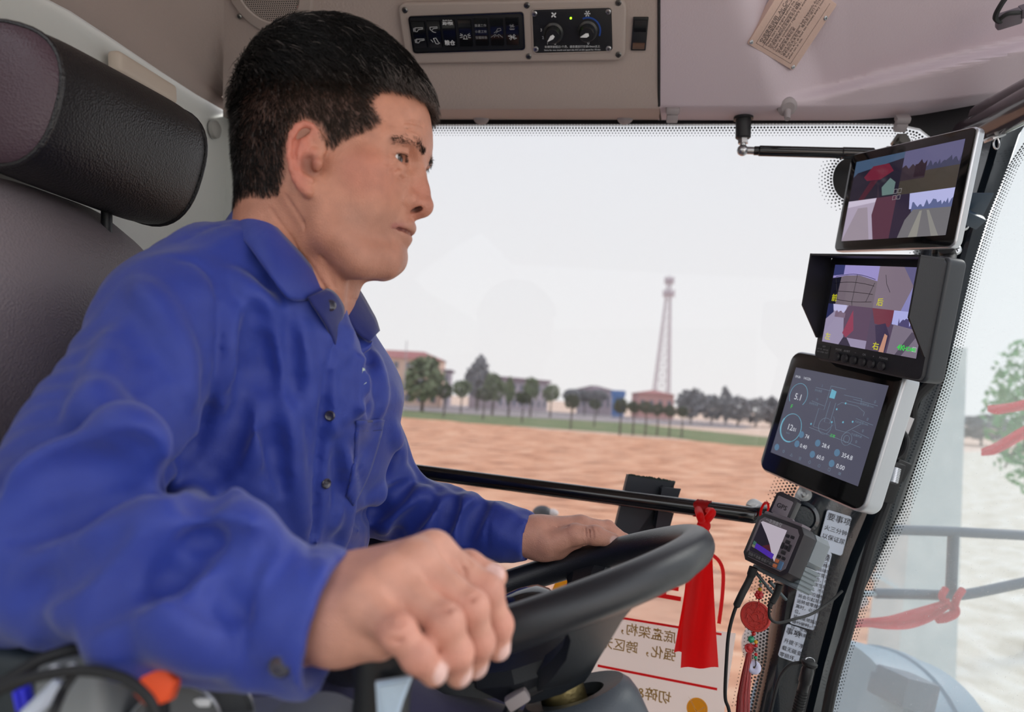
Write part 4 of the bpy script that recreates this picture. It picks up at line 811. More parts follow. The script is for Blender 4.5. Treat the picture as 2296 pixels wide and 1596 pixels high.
for i, x in enumerate((-.048, -.032, -.016, .0, .016, .033)):
    mb = MB(); mb.lathe(sub(m2, x, -.0665, 0), [(.0062, 0), (.0062, .002), (.0045, .0042), (0, .0046)], 18); mb.build('button', M_mon, o)
text([('MODE', -.048, -.0565, .0042), ('AV/RT', -.032, -.0565, .0042), ('−', -.016, -.0565, .0042), ('OK', 0, -.0565, .0042), ('+', .016, -.0565, .0042), ('POWER', .033, -.0565, .0042)], sub(m2, 0, 0, .0003), .004, MT['greytxt'], o, align='CENTER')
mb = MB(); mb.prism(sub(m2, -.078, -.063, 0), rrect(.026, .018, .001), 0, .0004); mb.build('label_patch', MT['black'], o, smooth=0)
text([('KEY', -.078, -.056, .0036), ('AV1 4K', -.088, -.0605, .003), ('AV2 HD', -.076, -.0605, .003), ('CH1 CH2', -.088, -.0645, .003), ('IN  OUT', -.076, -.0645, .003)], sub(m2, -.002, 0, .0006), .003, MT['greytxt'], o)
# --- bottom screen
m3 = cframe((.456, -.0963, .9941), (.2874, -.1194, -.9504), (.2716, .9616, -.0386))
o = thing('instrument_display', m3[:3, 3], 'bottom and largest screen on the pillar, silver-rimmed display with dials and a harvester diagram', 'screen')
M_alu = mat('display_rim', C(196, 200, 206), 0.38, 0.7); mm = sub(m3, 0, -.003, 0)
mb = MB(); mb.prism(mm, rrect(.219, .199, .018, 8), -.030, 0, .006, 4); mb.build('housing', M_alu, o, smooth=60)
mb = MB(); mb.prism(mm, rrect(.213, .193, .016, 8), -.002, .0012, .0006); mb.build('front_glass', M_glassb, o, smooth=50)
for x in (-.055, 0.01):
    mb = MB(); k = mm.copy(); k[:3, 2] = -mm[:3, 1]; k[:3, 1] = mm[:3, 2]; k[:3, 3] = xf(mm, (x, -.0997, -.014))[0]; mb.lathe(k, [(.0016, 0), (0, .0004)], 12); mb.build('microphone_hole', MT['black'], o, smooth=0)
S3 = sub(m3, 0, 0, .0014); w, h = .18, .14
picture(S3, w, h, [((80, 80, 96), [(0, 0), (1, 0), (1, 1), (0, 1)])], o)  # ground tone raised, window reflection painted into the display colour
D3 = sub(S3, 0, 0, .0004); mb = MB()
def arc(cx, cy, r, a0, a1, n=30): return [((cx - .5) * w + r * math.cos(math.radians(a)), (cy - .5) * h + r * math.sin(math.radians(a)), 0) for a in np.linspace(a0, a1, n)]
def L3_(pts): return [((x - .5) * w, (y - .5) * h, 0) for x, y in pts]
mb.tube(xf(D3, arc(.13, .70, .019, -40, 220)), .0003, 4); mb.tube(xf(D3, arc(.155, .335, .022, 0, 360)), .0004, 4); mb.tube(xf(D3, arc(.155, .335, .022, 150, 290)), .0010, 4); mb.tube(xf(D3, arc(.115, .6, .0, 0, 10)), .0001, 4)
mb.build('dial_ring', M_cy, o, smooth=0, kind='stuff')
M_cyd = mat('display_dim', C(6, 6, 8), 0.3, emit=(C(120, 140, 160), .7)); mb = MB()
for ln in ([(.3, .83), (.52, .83)], [(.3, .68), (.45, .66)], [(.46, .88), (.46, .62), (.40, .62), (.40, .42), (.55, .42), (.60, .50)], [(.46, .88), (.62, .88)], [(.5, .72), (.5, .5), (.56, .5), (.56, .72)], [(.58, .70), (.62, .74), (.78, .74), (.86, .70), (.86, .66)], [(.58, .58), (.64, .46), (.74, .46), (.86, .58)], [(.36, .40), (.92, .36)], [(.72, .80), (.96, .79)], [(.80, .62), (.97, .60)], [(.80, .50), (.97, .47)], [(.62, .82), (.80, .82), (.80, .77), (.66, .77)]): mb.tube(xf(D3, L3_(ln)), .0003, 4)
mb.tube(xf(D3, arc(.77, .40, .009, 0, 360)), .0003, 4); mb.tube(xf(D3, arc(.77, .40, .005, 0, 360)), .0003, 4); mb.tube(xf(D3, arc(.52, .46, .012, 0, 360)), .0003, 4)
mb.build('harvester_diagram', M_cyd, o, smooth=0, kind='stuff'); mb = MB()
for x, y in ((.37, .44), (.58, .52), (.59, .66), (.66, .74), (.69, .55), (.78, .58)): mb.lathe(sub(D3, (x - .5) * w, (y - .5) * h, .0003), [(.0015, 0), (0, .0001)], 10)
mb.prism(sub(D3, (.50 - .5) * w, (.80 - .5) * h, .0001), [(-.004, -.006), (.006, -.006), (.006, .005), (-.004, .007)], 0, .0001)
mb.build('diagram_dots', M_cy, o, smooth=0, kind='stuff'); mb = MB()
for x, y in ((.30, .30), (.28, .19), (.50, .27), (.48, .14), (.72, .24), (.70, .12), (.06, .08)): mb.lathe(sub(D3, (x - .5) * w, (y - .5) * h, .0002), [(.0052, 0), (0, .0001)], 16)
mb.build('gauge_icon', mat('display_gauge', C(6, 6, 8), 0.3, emit=(C(96, 130, 160), .8)), o, smooth=0, kind='stuff')
def tp(s_, x, y, z): return (s_, (x - .5) * w, (y - .5) * h, z)
for it_ in ([tp('09:26', .03, .90, .0052), tp('14122h', .13, .90, .0055), tp('5.1', .09, .68, .014), tp('12', .11, .335, .013), tp('01', .185, .325, .008), tp('74', .345, .295, .0085), tp('0.40', .32, .185, .0085), tp('28.4', .55, .265, .0085), tp('60.0', .53, .135, .0085), tp('354.8', .77, .235, .0090), tp('0.00', .75, .115, .0090)]): text([it_], sub(D3, 0, 0, .0003), .01, M_wd, o, 'reading')
text([tp('2', .36, .86, .005), tp('16', .34, .71, .005), tp('0', .92, .82, .006), tp('0', .90, .64, .006), tp('0', .89, .52, .006), tp('0', .86, .40, .006), tp('滚筒转速r/min', .80, .77, .0038), tp('风机转速r/min', .80, .59, .0038), tp('升运器转速', .80, .46, .0038), tp('割台高度', .30, .80, .0038), tp('拨禾轮转速', .28, .65, .0038), tp('km/h', .12, .27, .004)], sub(D3, 0, 0, .0003), .01, M_cyd, o)
text([tp('F', .08, .56, .009), tp('正常', .60, .385, .005)], sub(D3, 0, 0, .0003), .01, M_gr, o)
text([tp('◎', .14, .06, .006), tp('△', .24, .055, .006), tp('▣', .35, .05, .006), tp('◇', .46, .05, .006), tp('○', .57, .05, .006), tp('□', .68, .05, .006), tp('☰', .79, .05, .006)], sub(D3, 0, 0, .0003), .01, M_cyd, o)
# --- mounting hardware behind the screens
M_brk = mat('bracket_paint', C(44, 62, 80), 0.35, coat=0.3)
o = thing('monitor_mount', P(2155, 430, 1.06), 'steel mounting bracket with a hole and a pair of washered screws behind the top screen', 'bracket')
PLp = Plane(PILG[3][4], PILG[5][4], PILG[4][8]); mb = MB(); c = PLp.hit(2174, 470, .03); m = frame(c, HX, -HY * 1.0 + HX * .25); k = []
mb.box(sub(m, 0, 0, 0), (.046, .060, .003), .001); mb.build('plate', M_brk, o)
mb = MB(); mb.lathe(sub(m, .004, -.006, .0018), [(.009, 0), (0, .0002)], 20); mb.build('hole', MT['rubber'], o)
mb = MB(); mb.box(frame(PLp.hit(2168, 487, .045), unit(HX * 1 - HY * .45), PN), (.05, .012, .02), .002); mb.build('lug', M_brk, o)
for x, y in ((2158, 506), (2141, 560)):
    screw(fz(PLp.hit(x, y, .026), PLp.n, HX), .009, o, MT['chrome'])
mb = MB(); mb.tube(catmull([P(2122, 556, 1.02), P(2126, 575, 1.03), P(2122, 600, 1.0)], 6), .011, 12)
tag(mb.build('hose', MT['rubber']), 'short black corrugated hose between the top and middle screens', 'hose')
mb = MB(); mb.tube(catmull([P(2100, 552, 1.05), P(2098, 572, 1.06), P(2100, 600, 1.04)], 6), .006, 10); tag(mb.build('cable', MT['rubber']), 'thin black cable left of the corrugated hose between the screens', 'cable')
o = thing('display_clamp', P(1998, 1075, 1.02), 'black clamp with a ribbed silver thumb wheel at the right edge of the bottom screen', 'clamp')
mb = MB(); mb.box(frame(P(1993, 1078, 1.02), DV(.95, -.25, 0), DV(.25, .95, -.1)), (.020, .062, .03), .004); mb.box(frame(P(2010, 1050, 1.03), DV(.9, -.4, 0), DV(.4, .9, -.1)), (.022, .03, .03), .003); mb.box(frame(P(1998, 1028, 1.03), DV(.9, -.4, 0), DV(.4, .9, -.1)), (.035, .006, .02), .001); mb.build('body', MT['black'], o)
mb = MB(); a = P(2008, 1050, 1.005); b = P(2001, 1082, 1.0); ax = unit(b - a)
for k in range(9): mb.cyl(a + (b - a) * k / 9, a + (b - a) * (k + .6) / 9, .0075, n=18)
mb.cyl(a, b, .0065, n=18); mb.build('thumb_wheel', MT['silver'], o)
mb = MB(); mb.box(frame(P(2031, 953, 1.06), DV(.9, -.36, -.1), DV(.36, .9, 0)), (.016, .028, .001)); ml = tag(mb.build('paper_label', mat('paper', C(222, 220, 222), .7)), 'small white paper tag behind the right edge of the bottom screen', 'label')
mb = MB(); mb.tube(catmull([P(2018, 958, 1.055), P(2033, 985, 1.05), P(2028, 1015, 1.04), P(2012, 1030, 1.04)], 8), .0042, 8); tag(mb.build('cable', MT['rubber']), 'black cable looping behind the right edge of the bottom screen', 'cable')
mb = MB(); mb.tube(catmull([P(1806, 1104, 1.055), P(1802, 1180, 1.06), P(1830, 1160, 1.06)], 3), .001, 4)
o = thing('pillar_bolt', P(1804, 1108, 1.06), 'large washered hex bolt on the black pillar under the bottom screen', 'bolt'); PL2 = Plane(PILG[8][3], PILG[10][3], PILG[9][5]); c = PL2.hit(1804, 1108, .005)
mb = MB(); mb.lathe(fz(c, unit(CAM - c)), [(.0105, 0), (.0105, .0015), (.007, .002), (.0, .002)], 24); mb.build('washer', MT['chrome'], o)
mb = MB(); mb.lathe(fz(c, unit(CAM - c)), [(.0062, .002), (.0062, .006), (.0035, .0066), (.003, .004), (0, .004)], 6); mb.build('bolt_head', MT['chrome'], o)
mb = MB(); c = PL2.hit(1798, 1160, .004); mb.lathe(fz(c, unit(CAM - c)), [(.026, -.01), (.025, .004), (.02, .006), (.017, .002), (0, .002)], 28); tag(mb.build('cap', M_pil), 'round glossy black cap on the pillar beside the small device', 'cap')
for (a, b, dd, r_) in (((2056, 838), (2030, 930), 1.06, .006), ((1985, 1090), (1960, 1180), 1.04, .005)):
    pass
mb = MB(); mb.tube(catmull([P(2095, 852, 1.07), P(2050, 900, 1.075), P(2040, 960, 1.08), P(1990, 1120, 1.05), P(1950, 1230, 1.03), P(1905, 1400, 1.0), P(1870, 1520, .985), P(1850, 1620, .98)], 8), .0075, 10); tag(mb.build('cable', MT['rubber']), 'thick black cable running down the right side of the pillar', 'cable')

# ================================================================== small measuring device
mg = cframe((.3306, -.2378, .8636), (.3475, -.0418, -.9368), (.4314, .8941, .1202))
o = thing('measuring_device', mg[:3, 3], 'small chunky handheld device with screen and keypad clipped to the pillar above the red charm', 'device')
M_gb = mat('device_black', C(42, 40, 46), 0.42); M_gg = mat('device_face', C(120, 112, 120), 0.4)
oc = lambda w, h, c: [(w / 2 - c, -h / 2), (w / 2, -h / 2 + c), (w / 2, h / 2 - c), (w / 2 - c, h / 2), (-w / 2 + c, h / 2), (-w / 2, h / 2 - c), (-w / 2, -h / 2 + c), (-w / 2 + c, -h / 2)]
mb = MB(); mb.prism(mg, oc(.082, .066, .008), -.020, .002, .002, 2); mb.prism(sub(mg, .0, 0, -.0), oc(.076, .058, .006), -.024, -.018, .001); mb.build('housing', M_gb, o, smooth=30)
mb = MB(); mb.box(sub(mg, -.002, .034, -.008), (.066, .005, .016), .0012); mb.box(sub(mg, -.008, .037, -.006), (.036, .003, .004), .0008); mb.build('top_ridge', M_gg, o, smooth=30)
mb = MB(); mb.prism(mg, oc(.070, .056, .006), .0015, .0026, .0004); mb.build('face_plate', M_gg, o, smooth=30)
picture(sub(mg, -.008, .001, .0028), .046, .042, [((34, 30, 40), [(0, 0), (1, 0), (1, 1), (0, 1)]), ((178, 168, 180), [(.05, 1), (1, 1), (1, .0), (.86, .12), (.62, .42), (.36, .66), (.0, .95)]), ((70, 30, 40), [(.4, .3), (.62, .42), (.86, .12), (.7, .05), (.4, .15)]), ((70, 40, 150), [(.15, .14), (.9, .04), (.9, .2), (.15, .3)]), ((60, 96, 84), [(.03, .24), (.15, .22), (.15, .32), (.03, .34)]), ((110, 110, 90), [(.03, .15), (.15, .13), (.15, .21), (.03, .23)])], o)
mb = MB(); mb.add(xf(mg, [(-.033, -.027, .0029), (.016, -.027, .0029), (.016, -.0205, .0029), (-.033, -.0205, .0029)]), [(0, 1, 2, 3)]); mb.build('lower_band', M_gb, o, smooth=0)
text([('一次测亩仪', -.010, .0250, .0058)], sub(mg, 0, 0, .0030), .005, MT['white'], o, align='CENTER'); text('测亩不准确 赔客户双倍', sub(mg, -.030, -.0238, .0032), .0046, MT['greytxt'], o)
for (x, y, w_, h_) in ((.0195, .016, .0055, .004), (.0275, .0165, .0055, .004), (.0235, .009, .007, .0045), (.0178, .0025, .004, .008), (.0235, .002, .0055, .005), (.0295, .003, .004, .009), (.0235, -.005, .007, .0045), (.019, -.0115, .0055, .004), (.027, -.0115, .0055, .004)):
    mb = MB(); mb.prism(sub(mg, x, y, .0022), rrect(w_, h_, .0012, 3), 0, .0018, .0004); mb.build('key', M_gb, o)
M_or = mat('key_orange', C(222, 130, 84), 0.5); M_bl = mat('key_blue', C(92, 130, 170), 0.5)
for (x, y, w_, h_, mm_) in ((.019, -.0175, .006, .0045, M_or), (.019, -.0240, .006, .0045, M_or), (.027, -.0210, .006, .0105, M_bl)):
    mb = MB(); mb.prism(sub(mg, x, y, .0022), rrect(w_, h_, .0012, 3), 0, .0018, .0004); mb.build('key', mm_, o)
# ribbed battery bank and antenna behind it
mb = MB(); mb.prism(sub(mg, .0, .012, -.036), oc(.080, .040, .006), -.010, .014, .002); mb.build('rear_case', mat('device_grey', C(128, 136, 142), 0.4), o, smooth=30)
mb = MB()
for k in range(5): mb.box(sub(mg, .0, -.012 - .0058 * k, -.034), (.080, .0042, .026), .0010)
mb.box(sub(mg, 0, -.024, -.034), (.076, .030, .022)); mb.build('ribbed_grip', mat('device_rib', C(120, 130, 136), 0.38), o, smooth=30)
mgp = frame(P(1757, 1138, .90), DV(.60, -.25, -.76), DV(.38, .90, .1)); mb = MB(); mb.prism(mgp, oc(.030, .036, .004), -.010, .004, .0012); mb.build('antenna', M_gb, o, smooth=30)
mb = MB(); mb.prism(mgp, rrect(.022, .024, .002), .003, .0055, .0006); mb.build('antenna_cover', M_gg, o); text('GPS', sub(mgp, 0, 0, .0058), .0085, M_gb, o, align='CENTER', bold=.02)
for (x0, y0, x1, y1) in ((1697, 1286, 1731, 1328), (1725, 1303, 1762, 1344)): mb = MB(); mb.cyl(P(x0, y0, .885), P(x1, y1, .90), .0022, n=8); mb.build('clip_arm', mat('clip_arm', C(86, 98, 104), .4, .6) , o)
mb = MB(); mb.ball(P(1808, 1262, .95), (.014, .01, .02), 14); mb.cyl(P(1812, 1235, .96), P(1806, 1290, .95), .006); mb.build('mount_knob', MT['silver'], o)
# cables of the device
mb = MB(); pts = catmull([P(1690, 1272, .875), P(1680, 1300, .875), P(1662, 1335, .87), P(1646, 1372, .87), P(1634, 1420, .87), P(1629, 1480, .87), P(1626, 1560, .87), P(1634, 1590, .87), P(1642, 1640, .87)], 8); rr = np.full(len(pts), .0022); rr[:22] = .0045; rr[:6] = .0055
mb.tube(pts, rr, 12); tag(mb.build('cable', MT['rubber']), 'black cable hanging down left of the red charm', 'cable')
mb = MB(); pts = catmull([P(1748, 1310, .87), P(1742, 1330, .87), P(1732, 1348, .87), P(1725, 1362, .87), P(1727, 1386, .87), P(1745, 1396, .875), P(1780, 1388, .89), P(1820, 1376, .92), P(1860, 1350, .95), P(1888, 1325, .97)], 8); rr = np.full(len(pts), .0018); rr[:18] = .0042; rr[18:24] = .0030
mb.tube(pts, rr, 12); tag(mb.build('cable', MT['rubber']), 'thin cable with thick plug crossing the white notice stickers', 'cable')

# ================================================================== notices on the pillar
M_stk = mat('sticker_white', C(206, 216, 232), 0.38)
# local plane through the pillar's middle face
_sp = Plane(PILG[9][3], PILG[12][3], PILG[10][8]); STP = PlaneN(_sp.o + _sp.n * .014, _sp.n)
def sticker(cn, lines, title, label, frame_=True, ls=.0078):
    kk = px_of(STP.hit(*cn[0]))[2] / 1.03; lines = [(a, b * kk, c * kk, d * kk) for a, b, c, d in lines]; title = (title[0], title[1] * kk, title[2] * kk)
    c = [STP.hit(x, y) for x, y in cn]; X = unit(unit(c[1] - c[0]) + unit(c[2] - c[3])); m = frame(c[3], X, c[0] - c[3]); W = np.linalg.norm(c[1] - c[0]); H = np.linalg.norm(c[0] - c[3]); o = thing('notice_sticker', c[3], label, 'sticker', 'white notices on the pillar')
    mb = MB(); pl = rpoly([(0, 0), (W, 0), (W, H), (0, H)], .004); mb.prism(m, pl, -.0012, 0, .0003)
    mb.build('sheet', M_stk, o, smooth=0)
    if frame_:
        mb = MB(); t = .0006
        for x0, y0, x1, y1 in ((.0, .004, W - .004, .004 + t), (W - .004 - t, .004, W - .004, H - .004), (0, H - .004 - t, W - .004, H - .004), (0, H - .0175, W - .004, H - .0175 + t)): mb.add(xf(m, [(x0, y0, .0004), (x1, y0, .0004), (x1, y1, .0004), (x0, y1, .0004)]), [(0, 1, 2, 3)])
        mb.build('border_line', M_ink, o, smooth=0)
    it = [(title[0], title[1], H - .0105, title[2])] + [(s_, x, H - y, z) for s_, x, y, z in lines]
    text(it, sub(m, 0, 0, .0005), .006, M_ink, o, bold=.004)
sticker([(1859, 1143), (1914, 1162), (1885, 1244), (1832, 1229)], [('火三分钟后', .002, .027, .0085), (',以保证尿', .0, .040, .0085), ('净。', .0, .051, .0085)], ('要事项', .002, .0120), 'uppermost white notice on the pillar, short text in three lines', False)
tx = ['中位，挂档手柄', '，才能启动发动机', '手柄应在变速手柄', '停止状态，平坦地', '，可能发生故障', '行驶中，不得将变', '中位，应缓慢进行', '将会引起泵和马达', '运转或零部件的损', '离时，必须将变', '位。', '坡或陡坡路况下', '速行驶时，变', '位，变速禁止', '，车辆滑行']
sticker([(1832, 1231), (1888, 1247), (1826, 1414), (1770, 1397)], [(s_, .003, .0215 + i * .0077, .0062) for i, s_ in enumerate(tx)], ('要事项', .004, .0105), 'long middle white notice on the pillar with fifteen lines of print')
sticker([(1768, 1399), (1814, 1413), (1781, 1486), (1744, 1471)], [('升提干净后', .002, .025, .0074), ('载无碰变速,', .002, .036, .0074), ('零损坏。', .001, .046, .0074)], ('事项', .001, .0110), 'lowest white notice on the pillar, cut by the curving cable', False)
mb = MB(); pts = catmull([P(1727, 1600, .93), P(1740, 1545, .935), P(1752, 1512, .94), P(1772, 1490, .94), P(1800, 1484, .94)], 8); mb.tube(pts, .0022, 8); tag(mb.build('cable', MT['rubber']), 'thin cable arching to the black plug at the foot of the pillar', 'cable')
o = thing('power_plug', P(1812, 1500, .93), 'black round power plug with ring pull at the foot of the pillar', 'plug')
c = P(1813, 1494, .93); up = unit(P(1818, 1480, .93) - P(1808, 1520, .93)); mb = MB(); mb.lathe(fz(c, up), [(.0, .001), (.008, .0), (.0105, .003), (.0105, .006), (.007, .008), (0, .0075)], 28); mb.build('cap', MT['rubber'], o)
mb = MB(); mb.lathe(fz(c - up * .036, up), [(.0068, 0), (.0068, .012), (.0082, .014), (.0082, .03), (.0065, .036)], 24); mb.build('body', MT['black'], o)
mb = MB(); mb.tube([c + up * .008 + .006 * (math.cos(t) * unit(np.cross(up, (0, 1, 0))) + math.sin(t) * up * .7) for t in np.linspace(0, 6.28, 16)], .0009, 6); mb.build('pull_ring', MT['chrome'], o)
mb = MB(); b0 = c - up * .034
for k in range(11): q0 = b0 - up * (.004 * k); mb.cyl(q0, q0 - up * .0022, .0072, n=16)
mb.cyl(b0, b0 - up * .05, .006, n=12); mb.build('strain_relief', MT['rubber'], o)

# ================================================================== charm
dn = np.array([0, 0, -1.0]); CH0 = P(1706, 1302, .915)
def chp(x, y, d=.915): return P(x, y, d)
M_red = mat('bead_red', C(196, 20, 26), 0.25, coat=.4); M_gn = mat('bead_green', C(30, 150, 110), 0.2, coat=.4); M_yl = mat('bead_yellow', C(240, 180, 40), 0.15, trans=.3, coat=.3); M_sv = mat('bead_silver', C(150, 150, 150), .3, 1.0, bump=(900, .8, 'noise')); M_lq = mat('carved_lacquer', C(196, 52, 44), 0.5, bump=(700, .4, 'noise')); M_jade = mat('pale_jade', C(206, 208, 236), 0.25, sss=0.2, coat=.3); M_silk = mat('red_silk', C(186, 16, 22), 0.4, sheen=.5)
o = thing('hanging_charm', CH0, 'red carved disc charm with beads, jade ring and long red tassel under the small device', 'charm')
def bead(x, y, r, mm, nm='bead', d=.915): mb = MB(); mb.ball(chp(x, y, d), r, 14); mb.build(nm, mm, o)
bead(1705, 1303, .0022, M_gn); bead(1705, 1312, .0024, M_sv); bead(1704, 1321, .0028, M_yl)
mb = MB(); c = chp(1702, 1333)
for k in range(6): mb.ball(c + .0036 * (math.cos(k * 1.047) * CR + math.sin(k * 1.047) * CU), .0028, 10)
mb.ball(c - CF * .002, .003, 10); mb.build('flower_bead', M_red, o)
bead(1702, 1342, .0017, MT['rubber'])
mb = MB(); mb.tube(catmull([chp(1706, 1290), chp(1704, 1325), chp(1702, 1345), chp(1700, 1352), chp(1690, 1416), chp(1686, 1425), chp(1684, 1445)], 5), .0007, 6); mb.build('cord', M_silk, o)
cd = chp(1694, 1382); nz_ = unit(CAM - cd + np.array([-.18, 0, .02])); md = fz(cd, nz_, CR); Rd = .0195
mb = MB(); mb.lathe(md, [(0, -.005), (Rd - .002, -.005), (Rd, -.003), (Rd, .002), (Rd - .0012, .0036), (Rd - .0025, .0036), (Rd - .003, .0022), (0, .0022)], 48); mb.build('disc', M_lq, o, smooth=40)
mb = MB(); rg = np.random.default_rng(12)
def rel(p, r_): mb.tube(xf(md, [(x, y, .0026) for x, y in catmull([(a, b, 0) for a, b in p], 5)[:, :2]]), r_, 6)
for k in range(26):
    a = rg.uniform(0, 6.28); q = rg.uniform(.006, .0155); cx_, cy_ = q * math.cos(a), q * math.sin(a); t0 = rg.uniform(0, 6.28); rel([(cx_ + .0022 * math.cos(t0 + t) * (1 - t * .12), cy_ + .0022 * math.sin(t0 + t) * (1 - t * .12)) for t in np.linspace(0, 4, 6)], .00075)
rel([(-.011, -.001), (-.008, .004), (-.003, -.003), (.001, -.006), (.007, -.004)], .0011); rel([(-.004, .002), (.0, .004), (.004, .002), (.0045, -.003)], .0011); rel([(.004, .008), (.009, .006), (.012, .001), (.010, -.004)], .0010); rel([(-.010, .008), (-.006, .011), (-.002, .009)], .0010); rel([(-.009, -.010), (-.002, -.0125), (.006, -.010)], .0011)
mb.build('carving', M_lq, o, kind='stuff')
bead(1690, 1420, .0030, M_red); bead(1687, 1427, .0015, MT['rubber']); bead(1684, 1433, .0046, M_gn)
bead(1695, 1439, .0026, M_yl, d=.912); bead(1695, 1447, .0024, M_red, d=.912); bead(1696, 1457, .0030, M_sv, d=.912); bead(1695, 1467, .0022, M_red, d=.912); bead(1694, 1474, .0023, M_gn, d=.912)
mb = MB(); c = chp(1681, 1453)
for k in range(5):
    a = k * math.pi / 5; mb.tube([c + .0060 * (math.cos(t) * (math.cos(a) * CR + math.sin(a) * CU) + .62 * math.sin(t) * (-math.sin(a) * CR + math.cos(a) * CU)) - CF * .0015 * math.sin(2 * t + k) for t in np.linspace(0, 6.283, 26)], .0010, 6)
mb.ball(c, (.0045, .003, .0045), 10); mb.build('knot', M_silk, o)
mb = MB(); cj = chp(1691, 1496, .910); mj = fz(cj, unit(CAM - cj + np.array([-.1, 0, .05])), CR)
mb.lathe(mj, [(.0016, -.0015), (.004, -.0026), (.0075, -.0022), (.0088, 0), (.0075, .0022), (.004, .0026), (.0016, .0015), (.0016, -.0015)], 36); mb.build('jade_ring', M_jade, o, smooth=60)
mb = MB(); mb.tube([chp(1694, 1477, .912), chp(1695, 1490, .906), chp(1692, 1497, .9065)], .0006, 5); mb.build('cord', MT['rubber'], o)
mb = MB(); rg = np.random.default_rng(5); 
for k in range(230):
    a = rg.uniform(0, 6.28); r_ = math.sqrt(rg.random()); x0, z0 = r_ * math.cos(a), r_ * math.sin(a); top = chp(1680 + 6 * x0, 1464, .915 + .004 * z0); w1 = 18 + rg.normal() * 1.5
    p1 = chp(1674 + 10 * x0, 1505, .915 + .008 * z0); p2 = chp(1667 + 14 * x0 + rg.normal() * .8, 1560, .915 + .010 * z0); p3 = chp(1662 + w1 * x0, 1680 + 10 * rg.random(), .915 + .012 * z0)
    mb.tube([top, p1, p2, p3], .00042, 3, caps=False)
mb.build('tassel', M_silk, o, smooth=180, kind='stuff')
# ================================================================== seat
M_lea = mat('leather_black', C(30, 28, 31), 0.42, bump=[(420, .5, 'voronoi'), (30, .2, 'noise')]); M_leg = mat('leather_grey', C(128, 119, 124), 0.5, bump=[(420, .6, 'voronoi'), (20, .3, 'noise')]); M_led2 = mat('leather_end', C(74, 56, 66), 0.45, bump=(420, .5, 'voronoi'))
o = thing('driver_seat', CV(-.45, -.75, .75), 'grey leather driver seat with a thick black headrest behind the man', 'seat')
def sect(cx, cy, a, b, n=40, e=2.5, tilt=0.0):
    r = []
    for k in range(n):
        t = 2 * math.pi * k / n; c, s_ = math.cos(t), math.sin(t); x = a * math.copysign(abs(c) ** (2 / e), c); y = b * math.copysign(abs(s_) ** (2 / e), s_); r.append((cx + x * math.cos(tilt) - y * math.sin(tilt), cy + x * math.sin(tilt) + y * math.cos(tilt)))
    return r
G = []; N_ = 26
for i in range(N_ + 1):
    t = i / N_; z = .632 + .235 * t; k = 1 - .06 * abs(2 * t - 1) ** 6; cx = -.474 + .026 * t; cy = .243 - .001 * t; a = .058 * k; b = (.070 + .010 * t) * k
    G.append([CV(x, y, z) for x, y in sect(cx, cy, a, b, tilt=-.28)])
mb = MB(); mb.grid(G, wrapv=True); mb.build('headrest', M_lea, o, smooth=60)
for end, z0, sg in ((0, .632, -1), (N_, .867, 1)):
    mb = MB(); base = np.array(G[end]); c = base.mean(0); rings = [base + CF * sg * .0, c + (base - c) * .93 + CF * sg * .006, c + (base - c) * .7 + CF * sg * .012, c + (base - c) * .3 + CF * sg * .015, c + (base - c) * .02 + CF * sg * .0155]
    mb.grid(rings, wrapv=True, flip=sg < 0); mb.build('headrest_end', M_led2 if sg < 0 else M_lea, o, smooth=80)
    mb = MB(); mb.tube(np.vstack([base, base[:1]]), .0028, 8); mb.build('piping', M_lea, o)
mb = MB()
mb.cyl(CV(-.475, .20, .80), CV(-.475, .10, .80), .006)
mb.build('headrest_bracket', MT['black'], o)
def backgrid(z0, z1, bulge, xo, top, nz=18, nb=26, rnd=.05):
    G = []
    for i in range(nb + 1):
        v = i / nb; b = -.55 + (top + .55) * v; row = []
        for j in range(nz + 1):
            u = j / nz; z = z0 + (z1 - z0) * u; e = 2 * u - 1; bb = b - .05 * v ** 8 * e ** 4 * 1.2
            x = xo - .02 * v + bulge * (1 - abs(e) ** 3.0) - .075 * max(0, (v - .82) / .18) ** 2.2
            row.append(CV(x, bb, z))
        G.append(row)
    G = np.array(G); back = G[:, [0, -1]] * 1.0
    lo = G[:, 0] - CR * .07; hi = G[:, -1] - CR * .07
    return np.concatenate([lo[:, None], G, hi[:, None]], axis=1)
mb = MB(); mb.grid(backgrid(.560, .95, .028, -.438, .178), flip=True); mb.build('backrest', M_leg, o, smooth=60)
mb = MB(); mb.grid(backgrid(.44, .545, .03, -.425, .10), flip=True); mb.build('side_bolster', M_leg, o, smooth=60)
g = backgrid(.535, .572, .004, -.441, .135); mb = MB(); mb.grid(g, flip=True); mb.build('piping', M_lea, o, smooth=60)
mb = MB(); mb.box(frame(CV(-.18, -.60, .72), DV(1, 0, 0), DV(0, 1, 0)), (.55, .10, .50), .03, 4); mb.build('seat_cushion', M_leg, o)
mb = MB(); mb.box(frame(CV(-.2, -.95, .72), DV(1, 0, 0), DV(0, 1, 0)), (.36, .62, .34), .03); mb.build('seat_base', MT['black'], o)
# wall button and ivory handle on the rear wall
c = rw(480, 290, .0); mb = MB(); mb.lathe(fz(c, DV(1, 0, -.1)), [(.017, -.002), (.016, .005), (.010, .009), (0, .010)], 28); tag(mb.build('button', mat('wall_button', C(150, 150, 146), .5)), 'round grey button on the rear wall between headrest and man', 'button')
mb = MB(); c = CV(-.51, .36, .93); m = frame(rw(325, 178, .012), unit(rw(372, 205) - rw(276, 148)), DV(1, 0, 0)); mb.box(m, (.16, .02, .03), .009, 4); tag(mb.build('coat_handle', mat('ivory', C(205, 192, 178), .5)), 'ivory strip on the rear wall just above the headrest', 'handle')

